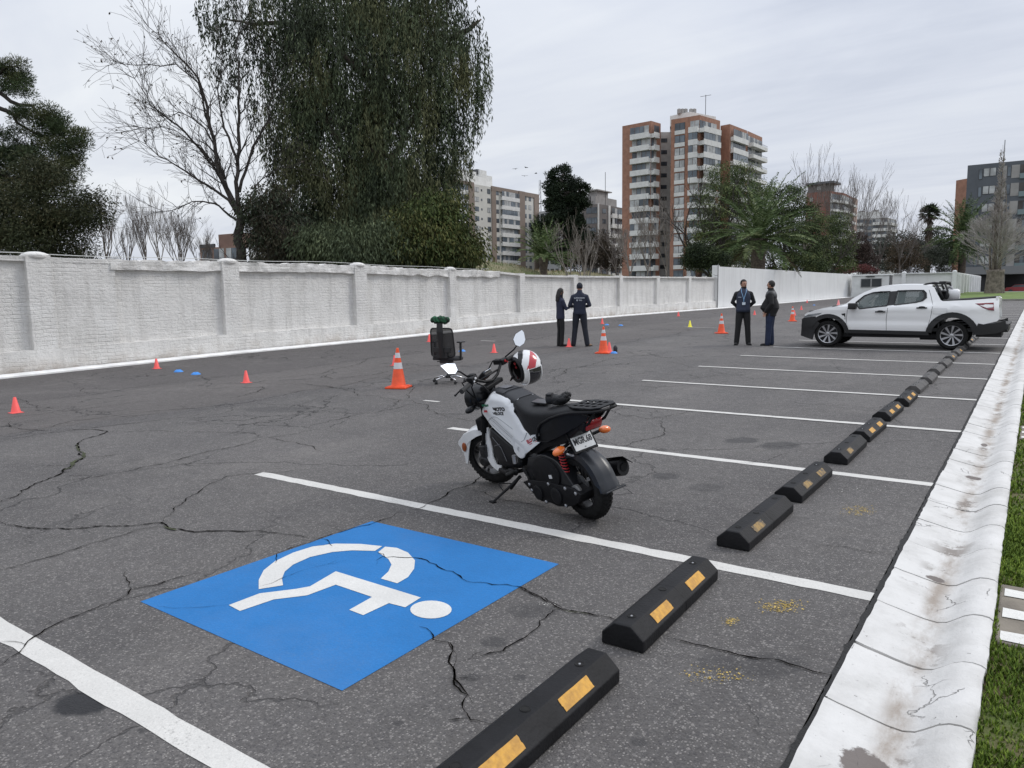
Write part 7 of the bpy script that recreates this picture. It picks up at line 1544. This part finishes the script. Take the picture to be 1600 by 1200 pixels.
for k in range(28):
    bay, h_ = divmod(k, 2); yc = 4.0+PITCH*bay+(.83 if h_ == 0 else 2.07)+q.uniform(-.03, .03)
    yl = yel_t.get(k, (0, 0)); txt = {(1, 0): 'one yellow patch', (2, 2): 'two worn patches', (2, 0): 'one faded patch', (1, 1): 'two clear patches', (2, 1): 'a worn and a clear patch', (0, 1): 'one far yellow patch', (0, 0): 'no yellow left'}[yl]
    lab = ('dusty grey' if k >= 6 else 'black')+' wheel stop with '+txt+', '+ordn[k]+' from the near end'
    pstop(yc, .99, yl, k >= 6, k == 0 or k % 5 == 0, lab, 10+k, q.uniform(-.015, .015), rad(q.uniform(-1, 1)))

# ================================================================== CONES AND MARKERS
MCO = M('cone_orange', (.78, .085, .02), .5, var=.12, vs=6); MCB = M('reflective_band', (.62, .62, .64), .35); MCP = M('soft_cone_coral', (.85, .10, .09), .55, var=.08, vs=5); MCY = M('soft_cone_yellow', (.80, .72, .04), .55); MDB = M('disc_blue', (.03, .22, .62), .5)
def cone(px, py, label, s=1.0, rz=.4):
    p = G(px, py); t = thing('traffic_cone', label, 'traffic cone', p, rz, 'banded orange traffic cones'); t.scale = (s, s, s)
    b = MB(); b.box((0, 0, .016), (.36, .36, .032)); b.box((0, 0, .036), (.30, .30, .014)); b.build('base', MCO, t, bevel=.012)
    R_ = lambda z: .125-.103*(z-.04)/.63
    b = MB(); b.lathe([(R_(.04)+.012, .035), (R_(.05), .055), (R_(.66), .66), (.021, .675), (.016, .68)], 28); b.build('cone_body', MCO, t, smooth=True, autos=50)
    for z0, z1 in ((.33, .435), (.515, .60)): b = MB(); b.lathe([(R_(z0)+.0025, z0), (R_(z1)+.0025, z1)], 28, cap=False); b.build('reflective_band', MCB, t, smooth=True)
def small_cone(px, py, label, mt=None, s=1.0, grp='small coral training cones'):
    p = G(px, py); t = thing('small_cone', label, 'small cone', p, 0, grp); t.scale = (s, s, s)
    b = MB(); b.box((0, 0, .004), (.155, .155, .008)); b.build('base', mt or MCP, t, bevel=.004)
    b = MB(); b.lathe([(.072, .006), (.060, .02), (.018, .222), (.012, .226), (.010, .218)], 22, cap=False); b.build('cone_body', mt or MCP, t, smooth=True, autos=50)
def disc(px, py, label):
    p = G(px, py); b = MB(); b.lathe([(.022, .046), (.045, .048), (.092, .010), (.098, .0), (.094, -.001), (.088, .006), (.044, .042), (.024, .041)], 24, cap=False); b.T = None
    o = b.build('disc_marker', MDB, None, smooth=True, autos=50); o.location = p; tag(o, label, 'disc marker', 'flat blue disc markers')
cone(623, 606, 'orange traffic cone with two white bands left of the office chair, the nearest large one', 1.0)
cone(943, 552, 'orange traffic cone with two white bands just right of the man in brown shoes', .98, .2)
cone(1127, 521, 'banded orange traffic cone left of the man with the blue lanyard', .98, .7)
cone(1238, 502, 'banded orange traffic cone between the man in jeans and the pickup nose', .95)
for px, py, lab, s in [(25, 645, 'small coral cone at the far left, nearest of them all', 1.0), (245, 576, 'small coral cone standing close to the wall kerb at the left', 1.0), (385, 598, 'small coral cone on open asphalt between the blue discs and the large cone', 1.0), (617, 571, 'small coral cone peeking out behind the nearest large traffic cone', 1.0), (671, 534, 'small coral cone at the wall kerb just left of the office chair', 1.05),
    (772, 551, 'small coral cone on the asphalt to the left of the motorcycle mirror', 1.0), (889, 542, 'small coral cone between the feet of the woman and the man', 1.05), (952, 549, 'small coral cone tucked against the right side of a large banded cone', 1.05), (941, 506, 'small coral cone by the wall kerb straight above a large banded cone', 1.0), (1060, 494, 'small coral cone by the wall kerb above the yellow cone', 1.0), (1179, 492, 'small coral cone seen beside the hip of the man with the lanyard', 1.0),
    (1241, 493, 'coral cone right behind the banded cone near the pickup nose', 1.2), (1252, 484, 'small coral cone beyond the banded cone near the pickup nose', 1.1), (1261, 473, 'small coral cone by the kerb of the tall white wall', 1.1)]: small_cone(px, py, lab, None, s)
small_cone(1310, 477, 'pink and white cone seen just over the pickup bonnet', M('cone_pink', (.8, .25, .25), .5), 1.8, None)
small_cone(1078, 511, 'small yellow cone alone on the asphalt left of a banded orange cone', MCY, 1.1, None)
for px, py, lab in [(279, 581, 'blue disc marker near the wall, left one of a pair'), (306, 585, 'blue disc marker near the wall, right one of a pair'), (722, 549, 'blue disc marker seen behind the arm of the office chair'), (948, 508, 'blue disc marker by the wall kerb, left one of the far pair'), (970, 509, 'blue disc marker by the wall kerb, right one of the far pair'), (959, 552, 'blue disc marker lying beside the large banded cone near the man'), (1272, 477, 'farthest blue disc marker, in front of the tall white wall')]: disc(px, py, lab)
p = G(957, 551); b = MB(); b.lathe([(.02, 0), (.05, .02), (.055, .12), (.03, .17), (.015, .18)], 14); o = b.build('dark_bottle', M('bottle_black', (.015, .015, .02), .5), None, smooth=True, autos=50); o.location = p+Vector((.02, .12, 0)); tag(o, 'small black upright flask behind the large banded cone', 'bottle')
p = G(1140, 0+523); 

# ================================================================== OFFICE CHAIR
pc = G(701, 598); CR = math.atan2(-pc.y, -pc.x)   # angle from the chair to the camera
chair = thing('office_chair', 'black mesh backed swivel office chair on castors left of the motorcycle', 'office chair', pc, CR+rad(180)-rad(24)); chair.scale = (.97,)*3
MCM = M('chair_mesh', (.014, .014, .015), .8, alpha=.88); MCK = M('chair_black', (.014, .014, .015), .5); MCH = M('chrome', (.55, .55, .56), .15, 1.0)
# local +x = the way a sitter faces (away from us), back towards the camera
b = MB(); pts = []
for k in range(33): a = 2*math.pi*k/32; ca, sa = math.cos(a), math.sin(a); e = .22; y = .235*math.copysign(abs(ca)**e, ca); z = .755+.255*math.copysign(abs(sa)**e, sa); y *= 1-.10*(z-.5)/.5; pts.append((-.235-.06*((z-.5)/.5)**1.0+.035*(abs(y)/.235)**2, y, z))
b.tube(pts, .014, 8, cap=False); bf = b.build('back_frame', MCK, chair, smooth=True)
secs = [[(-.235-.06*((z-.5)/.5)+.035*(y/.235)**2, y*(1-.10*(z-.5)/.5), z) for y in [-.225+.45*i/10 for i in range(11)]] for z in [.51+.49*j/12 for j in range(13)]]
b = MB(); b.loft(secs, cap=False, closed=False); b.build('mesh_back', MCM, chair, smooth=True)
b = MB(); b.tube([(-.27, 0, .50), (-.31, 0, .72), (-.335, 0, .95), (-.33, 0, 1.10)], [.055, .045, .065, .06], 10, flat=.35, up=(1, 0, 0)); b.box((-.265, 0, .62), (.03, .34, .09)); b.box((-.245, 0, .53), (.05, .22, .12)); b.build('back_spine', MCK, chair, bevel=.008)
b = MB(); secs = []
for i in range(9): t_ = -1+2*i/8; secs.append([(-.30+.02*abs(t_), t_*.135, 1.085), (-.33+.03*t_*t_, t_*.14, 1.15), (-.30+.02*abs(t_), t_*.135, 1.21), (-.26, t_*.13, 1.15)])
b.loft(secs); b.build('headrest', MCK, chair, bevel=.01, smooth=True, autos=60)
b = MB(); secs = []
for x, w_, z in ((-.22, .20, .485), (-.15, .235, .478), (0, .245, .475), (.15, .235, .470), (.23, .19, .455)): secs.append([(x, -w_, z-.05), (x, -w_*1.02, z-.01), (x, -w_*.9, z+.015), (x, 0, z+.02), (x, w_*.9, z+.015), (x, w_*1.02, z-.01), (x, w_, z-.05), (x, 0, z-.055)])
b.loft(secs); b.build('seat', M('seat_cloth', (.022, .022, .025), .9), chair, bevel=.01, smooth=True, autos=60)
b = MB(); b.box((-.06, 0, .40), (.26, .16, .06)); b.tube([(0, .06, .40), (.0, .22, .385)], .008, 6); b.tube([(0, 0, .40), (0, 0, .11)], .026, 12); b.lathe([(.05, .09), (.045, .14), (.03, .16)], 16); b.build('tilt_mechanism', MCK, chair, smooth=True, autos=40)
for s in (-1, 1):
    b = MB(); b.box((.0, s*.255, .60), (.055, .028, .28)); b.tube([(0, s*.12, .42), (0, s*.255, .43), (0, s*.255, .50)], .018, 8); ar = b.build('armrest_post', MCK, chair, bevel=.008); b = MB(); b.box((.02, s*.255, .752), (.24, .085, .026)); b.build('armrest_pad', MCK, ar, bevel=.012, smooth=True, autos=50)
for k in range(5):
    a = 2*math.pi*k/5+.2; ca, sa = math.cos(a), math.sin(a); b = MB(); b.tube([(ca*.03, sa*.03, .125), (ca*.16, sa*.16, .115), (ca*.30, sa*.30, .075)], [.022, .018, .012], 8); lg = b.build('base_leg', MCH, chair, smooth=True)
    b = MB(); b.tube([(ca*.30, sa*.30, .085), (ca*.30, sa*.30, .05)], .008, 6)
    for s in (-.014, .014): b.T = Matrix.Translation((ca*.30, sa*.30, .0275)) @ Matrix.Rotation(a+1.2, 4, 'Z'); b.lathe([(.0275, s-.008), (.0275, s+.008)], 14, (0, 0, 0), 'y'); b.T = None
    b.build('castor', MCK, lg, smooth=True, autos=40)
# green cloth tied round the headrest
cw = chair.location+Vector((0, 0, 0)); M4 = Matrix.Translation(pc) @ Matrix.Rotation(CR+rad(180)-rad(24), 4, 'Z') @ Matrix.Scale(.97, 4)
t = thing('green_cloth', 'dark green patterned cloth bundled over the headrest of the office chair', 'cloth', mat=M4 @ Matrix.Translation((-.30, 0, 1.165))); q = random.Random(6); b = MB()
for i in range(9): f = -1+2*i/8; b.ball((q.uniform(-.015, .015), f*.135, q.uniform(-.012, .012)+.01*math.cos(f*3)), (.055, .048, .062+.008*math.cos(f*9)), Matrix.Rotation(q.uniform(-.7, .7), 3, 'X'), 14, 10)
for i in range(4): b.tube([(-.05, -.12+.06*i, -.05), (-.058, -.09+.07*i, .0), (-.05, -.05+.06*i, .055)], .010, 6)
b.build('cloth', M('cloth_green', (.02, .11, .05), .9, col2=(.010, .018, .012), vs=13, detail=2), t, smooth=True, remesh=.012, smooth_it=1)

# ================================================================== PEOPLE
SKN = M('skin', (.36, .20, .14), .6, var=.06, vs=20); HAIR = M('hair_black', (.012, .010, .009), .7, bump=.004, bs=60); NAVY = M('navy_cloth', (.016, .021, .040), .85, var=.15, vs=8, bump=.004, bs=30); BLKC = M('black_cloth', (.011, .011, .012), .9, bump=.004, bs=30); JEAN = M('denim', (.015, .024, .056), .9, var=.2, vs=6, bump=.004, bs=25)
def limb_(b, pts, rs, n=12, fl=1.0, up=None):
    b.tube(pts, rs, n, flat=fl, up=up)
    for p, r in zip(pts, rs): b.ball(p, r*.97, n=10, m_=8)
def hand(b, w_, dirv, palm_n, side, curl=.5, s=1.0):
    """palm with four fingers of different length and a thumb leaving its side"""
    d = Vector(dirv).normalized(); n_ = Vector(palm_n); n_ = (n_-d*n_.dot(d)).normalized(); l = d.cross(n_)*side; w_ = Vector(w_)
    c = w_+d*.045*s; R = Matrix((d, l, n_)).transposed(); b.ball(c, (.052*s, .040*s, .017*s), R)
    for i, (off, L_) in enumerate(((-.030, .060), (-.010, .074), (.010, .080), (.030, .070))):
        p = w_+d*.082*s+l*off*s; a = curl*(.5+.12*i); pts = [p]; dd = d
        for j, seg in enumerate((.42, .33, .25)): dd = (dd*math.cos(a)-n_*-math.sin(a)).normalized(); p = p+dd*L_*seg*s; pts.append(p)
        limb_(b, pts, [.0095*s, .009*s, .008*s, .007*s], 7)
    p = w_+d*.03*s+l*.034*s; limb_(b, [p, p+(d*.6+l*.7+n_*.25)*.035*s, p+(d*.9+l*.5+n_*.45)*.058*s], [.012*s, .0105*s, .0085*s], 7)
def person(label, loc, rz, H_, pose):
    """local axes: +y is the way the chest faces, +x the person's right; joints in metres for a 1.75 m adult"""
    t = thing('person', label, 'person', loc, rz, None); s = H_/1.75; t.scale = (s, s, s)
    bulk = pose.get('bulk', 1.0); belly = pose.get('belly', 0)
    hip, knee, ank = pose['hip'], pose['knee'], pose['ank']; sh, el, wr = pose['sh'], pose['el'], pose['wr']
    yaw = pose.get('head', 0); hc = Vector((0, pose.get('hy', .015), 1.635)); HR = Matrix.Rotation(yaw, 3, 'Z') @ Matrix.Rotation(pose.get('nod', 0), 3, 'X')
    b = MB()
    limb_(b, [(0, .0, 1.40), (0, .008, 1.50), tuple(hc+Vector((0, -.01, -.06)))], [.062, .056, .056])
    b.ball(hc, (.074, .092, .112), HR, 18, 14); b.ball(hc+HR @ Vector((0, .035, -.055)), (.052, .055, .058), HR)
    b.ball(hc+HR @ Vector((0, .096, -.012)), (.013, .018, .022), HR); b.ball(hc+HR @ Vector((0, .088, .025)), (.045, .012, .010), HR)
    for sx in (-1, 1): b.ball(hc+HR @ Vector((sx*.076, -.005, -.010)), (.010, .020, .031), HR)
    b.ball((0, .0, 1.25), (.155, .10, .20)); b.ball((0, .0, 1.02), (.145, .10, .16))
    for i in (0, 1):
        sx = (-1, 1)[i]; limb_(b, [hip[i], knee[i], ank[i]], [.064, .046, .034]); limb_(b, [sh[i], el[i], wr[i]], [.045, .036, .024])
        d = Vector(wr[i])-Vector(el[i]); hand(b, wr[i], pose.get('hd', [d, d])[i], pose.get('pn', [(-sx, 0, 0), (-sx, 0, 0)])[i], pose.get('hs', [1, -1])[i], pose.get('curl', .45))
    body = b.build('body', SKN, t, smooth=True, remesh=.0085, smooth_it=2)
    # face details
    b = MB()
    for sx in (-1, 1): b.ball(hc+HR @ Vector((sx*.030, .083, .008)), (.012, .006, .006), HR)
    b.build('eyes', M('eye_dark', (.02, .015, .012), .2), body, smooth=True)
    b = MB(); b.ball(hc+HR @ Vector((0, .090, -.050)), (.022, .006, .006), HR); b.build('mouth', M('lips', (.28, .10, .08), .5), body, smooth=True)
    # trousers
    b = MB(); wx = bulk
    b.ball((0, .0, .96), (.165*wx, .118*wx, .12))
    for i in (0, 1):
        lr = pose.get('leg', 1.0); h_ = Vector(hip[i]); k_ = Vector(knee[i]); a_ = Vector(ank[i]); mid = (h_+k_)/2; cm = k_.lerp(a_, .4)
        limb_(b, [h_, mid, k_, cm, a_+Vector((0, 0, -.02))], [.102*lr*wx, .096*lr, .078*lr, .076*lr, .070*lr])
    b.build('trousers', pose['trouser'], t, smooth=True, remesh=.011, smooth_it=2)
    # jacket: torso and sleeves in one
    b = MB(); z0 = pose.get('hem', .86)
    prof = [(z0, .172, .125), (z0+.06, .176, .130), (1.02, .166+.05*belly, .122+.12*belly), (1.14, .165+.03*belly, .122+.08*belly), (1.28, .182, .126), (1.38, .188, .118), (1.44, .150, .098), (1.485, .085, .078), (1.515, .070, .070)]
    secs = []
    for z, rx, ry in prof: oy = .04*belly*math.exp(-((z-1.04)/.12)**2); secs.append([(rx*bulk*math.copysign(abs(math.cos(a))**.8, math.cos(a)), oy+ry*bulk*math.copysign(abs(math.sin(a))**.85, math.sin(a)), z) for a in [2*math.pi*j/24 for j in range(24)]])
    b.loft(secs)
    for i in (0, 1):
        S_, E_, W2 = Vector(sh[i]), Vector(el[i]), Vector(wr[i]); sl = pose.get('sleeve', 1.0)
        limb_(b, [S_+Vector((-.03*(-1, 1)[i], 0, .01)), S_, S_.lerp(E_, .5), E_, E_.lerp(W2, .5), W2], [.066*sl, .066*sl, .060*sl, .056*sl, .050*sl, .041*sl])
    jk = b.build('jacket', pose['jacket'], t, smooth=True, remesh=.010, smooth_it=2)
    b = MB(); b.lathe([(.068, 1.47), (.072, 1.50), (.066, 1.555), (.058, 1.555), (.060, 1.50)], 20, (0, .005, 0), cap=False); b.build('collar', pose.get('collar', pose['jacket']), jk, smooth=True)
    # shoes
    for i in (0, 1):
        a_ = Vector(ank[i]); fy = pose.get('foot', [0, 0])[i]; R = Matrix.Rotation(fy, 3, 'Z'); b = MB()
        b.ball(a_+R @ Vector((0, .0, -.035)), (.044, .062, .050)); b.ball(a_+R @ Vector((0, .085, -.052)), (.046, .10, .034), R); b.ball(a_+R @ Vector((0, .13, -.055)), (.044, .062, .029), R)
        o = b.build('shoe', pose['shoe'], t, smooth=True, remesh=.009, smooth_it=1)
        b = MB(); b.prism([((a_+R @ Vector((x, y, 0))).x, (a_+R @ Vector((x, y, 0))).y) for x, y in ((-.038, -.06), (.038, -.06), (.048, .08), (.035, .19), (-.035, .19), (-.048, .08))], 0, .018, 'xy'); b.build('sole', BLKC, o)
    return t, hc, HR, jk, body
def hair_cap(t, hc, HR, mt, long=False, hat=False):
    b = MB(); b.ball(hc+HR @ Vector((0, -.012, .022)), (.086, .100, .105), HR, 18, 14)
    # cut away the face: keep only what lies behind or above the brow
    keep = []; inv = HR.inverted()
    for f in b.f:
        c = sum((Vector(b.v[i]) for i in f), Vector())/len(f); l = inv @ (c-hc)
        if not (l.y > .028 and l.z < .062) and not (l.z < -.055 and not long): keep.append(f)
    b.f = keep; b.mi = [0]*len(keep); b.build('hair' if not hat else 'knit_cap', mt, t, smooth=True, solid=.012)
    if long:
        b = MB(); secs = []
        for k in range(9): f = k/8; z = .06-.36*f; w_ = .074+.018*math.sin(f*3)-.02*max(0, f-.7); y = -.060-.02*math.sin(f*2.2); secs.append([tuple(hc+HR @ Vector((w_*math.cos(a)*1.0, y+(.05 if f < .75 else .035)*math.sin(a), z))) for a in [2*math.pi*j/16 for j in range(16)]])
        b.loft(secs)
        for sx in (-1, 1): limb_(b, [hc+HR @ Vector((sx*.078, .01, .03)), hc+HR @ Vector((sx*.086, .01, -.08)), hc+HR @ Vector((sx*.09, .03, -.22)), hc+HR @ Vector((sx*.085, .05, -.30))], [.022, .026, .026, .014], 8)
        b.build('long_hair', mt, t, smooth=True, remesh=.009, smooth_it=1)
def face_to(loc, deg): # deg = chest turned relative to looking straight at the camera; 0 faces us, 180 away; positive turns to picture left
    return math.atan2(-loc.y, -loc.x)-math.pi/2+rad(deg)
STD = dict(hip=[(-.085, 0, .92), (.085, 0, .92)], sh=[(-.182, 0, 1.372), (.182, 0, 1.372)])
# woman with long dark hair, seen from her back-left side, hands together in front
p = G(876, 541); pz = dict(STD, hip=[(-.075, 0, .92), (.075, 0, .92)], knee=[(-.085, .01, .50), (.085, .02, .50)], ank=[(-.085, -.02, .085), (.095, -.01, .085)], sh=[(-.16, 0, 1.372), (.16, 0, 1.372)], el=[(-.215, .06, 1.13), (.215, .08, 1.13)], wr=[(-.06, .26, 1.16), (.05, .28, 1.18)], hd=[(.7, .6, .2), (-.7, .6, .2)], pn=[(0, -.5, -1), (0, -.5, -1)], jacket=M('navy_coat', (.022, .025, .050), .85, var=.15, vs=8), trouser=BLKC, shoe=BLKC, bulk=.88, leg=.84, sleeve=.86, hem=.83, head=rad(8), nod=rad(-12))
t, hc, HR, jk, bd = person('woman with long dark hair in a navy jacket, left of the pair', p, face_to(p, 118), 1.60, pz); hair_cap(t, hc, HR, HAIR, True)
b = MB(); b.box((0, .33, 1.20), (.07, .012, .13), Matrix.Rotation(.6, 3, 'X')); 
# man from behind, feet apart, cap and dark jacket with pale lettering
p = G(906, 541); pz = dict(STD, hip=[(-.09, 0, .92), (.09, 0, .92)], knee=[(-.13, .03, .50), (.14, .0, .50)], ank=[(-.175, .0, .085), (.21, -.03, .085)], el=[(-.275, -.01, 1.14), (.275, -.01, 1.14)], wr=[(-.17, .21, 1.10), (.17, .21, 1.10)], hd=[(.7, .6, 0), (-.7, .6, 0)], pn=[(0, 0, -1), (0, 0, -1)], foot=[rad(35), rad(-35)], jacket=NAVY, trouser=M('navy_trouser', (.014, .017, .026), .9, bump=.004, bs=30), shoe=M('tan_boot', (.20, .115, .06), .7), bulk=1.03, hem=.88, nod=rad(-10))
t, hc, HR, jk, bd = person('man seen from behind in a navy jacket with pale lettering and brown shoes', p, face_to(p, 176), 1.74, pz); hair_cap(t, hc, HR, M('cap_navy', (.015, .018, .028), .9), False, True)
ML_ = M('back_lettering', (.42, .45, .50), .7)
for (txt, z, sz) in (('SUPERVISION', 1.335, .052), ('VIAL', 1.275, .050)):
    text_mesh(txt, sz, ML_, 'back_lettering', jk, frame_mtx((0 if txt != 'VIAL' else .03, -.128, z), (1, 0, 0), (0, -.05, 1)), 'CENTER', .004, .0018, .95)
b = MB(); b.ball((-.062, -.132, 1.275), (.020, .004, .026)); b.build('back_badge', ML_, jk)
# man facing us: beard, padded vest, blue lanyard, hands behind
p = G(1160, 539); pz = dict(STD, knee=[(-.12, .01, .50), (.12, .01, .50)], ank=[(-.15, -.01, .085), (.155, -.01, .085)], el=[(-.275, -.05, 1.15), (.275, -.05, 1.15)], wr=[(-.10, -.16, .98), (.10, -.16, .98)], hd=[(1, -.1, -.3), (-1, -.1, -.3)], pn=[(0, 1, 0), (0, 1, 0)], foot=[rad(14), rad(-14)], jacket=M('dark_sleeves', (.014, .015, .018), .9, bump=.004, bs=30), trouser=BLKC, shoe=BLKC, bulk=1.0, hem=.89, head=rad(28))
t, hc, HR, jk, bd = person('bearded man facing us with a blue lanyard and badge over a dark blue vest', p, face_to(p, 4), 1.78, pz); hair_cap(t, hc, HR, HAIR)
b = MB(); b.ball(hc+HR @ Vector((0, .048, -.088)), (.052, .050, .036), HR); b.ball(hc+HR @ Vector((0, .090, -.036)), (.024, .008, .005), HR); b.build('beard', M('beard_dark', (.03, .02, .015), .9), t, smooth=True)
def vest(jk, mt, prof, name='vest'):
    b = MB(); b.loft([[(rx*math.copysign(abs(math.cos(a))**.8, math.cos(a)), ry*math.copysign(abs(math.sin(a))**.85, math.sin(a)), z) for a in [2*math.pi*j/28 for j in range(28)]] for z, rx, ry in prof], cap=False); return b.build(name, mt, jk, smooth=True, solid=.014)
vest(jk, M('vest_blue', (.026, .034, .060), .8, var=.15, vs=8), [(.885, .182, .137), (.96, .186, .142), (1.02, .180, .138), (1.14, .178, .138), (1.28, .192, .140), (1.38, .178, .132), (1.45, .120, .108), (1.52, .078, .082)])
b = MB(); LY = [(-.062, .085, 1.50), (-.055, .128, 1.43), (-.02, .150, 1.30), (0, .158, 1.22)]
for s in (-1, 1): b.tube([(s*x, y, z) for x, y, z in [(-.066, .06, 1.52), (-.060, .125, 1.42), (-.022, .152, 1.30), (0, .158, 1.215)]], .0085, 5, flat=.5)
b.tube([(0, .158, 1.22), (0, .160, 1.16)], .010, 5); b.build('lanyard', M('lanyard_blue', (.20, .36, .55), .6), jk); b = MB(); b.box((0, .163, 1.115), (.085, .008, .07)); b.build('badge', M('badge_white', (.55, .62, .68), .4), jk)
b = MB(); b.box((.105, .148, 1.285), (.085, .006, .014)); b.build('chest_lettering', ML_, jk)
# heavy man in jeans, turned to the left
p = G(1203, 540); pz = dict(STD, knee=[(-.085, .03, .50), (.095, .01, .50)], ank=[(-.085, .05, .085), (.11, -.02, .085)], el=[(-.27, -.06, 1.13), (.27, -.05, 1.13)], wr=[(-.22, .10, .93), (.22, .10, .93)], hd=[(.25, .3, -.9), (-.25, .3, -.9)], pn=[(-1, 0, 0), (1, 0, 0)], foot=[0, rad(-10)], jacket=BLKC, trouser=JEAN, shoe=BLKC, bulk=1.14, belly=.8, hem=.80, leg=1.08, sleeve=1.15, head=rad(-12))
t, hc, HR, jk, bd = person('heavy man in a black jacket and blue jeans turned towards the bearded man', p, face_to(p, -98), 1.74, pz); hair_cap(t, hc, HR, HAIR)
b = MB(); b.ball(hc+HR @ Vector((0, .048, -.088)), (.054, .050, .036), HR); b.build('beard', M('beard_dark', (1, 1, 1)), t, smooth=True)
vest(jk, M('yoke_grey', (.05, .052, .056), .6), [(1.30, .208, .150), (1.38, .208, .142), (1.44, .175, .120), (1.485, .10, .092)], 'shoulder_panel')
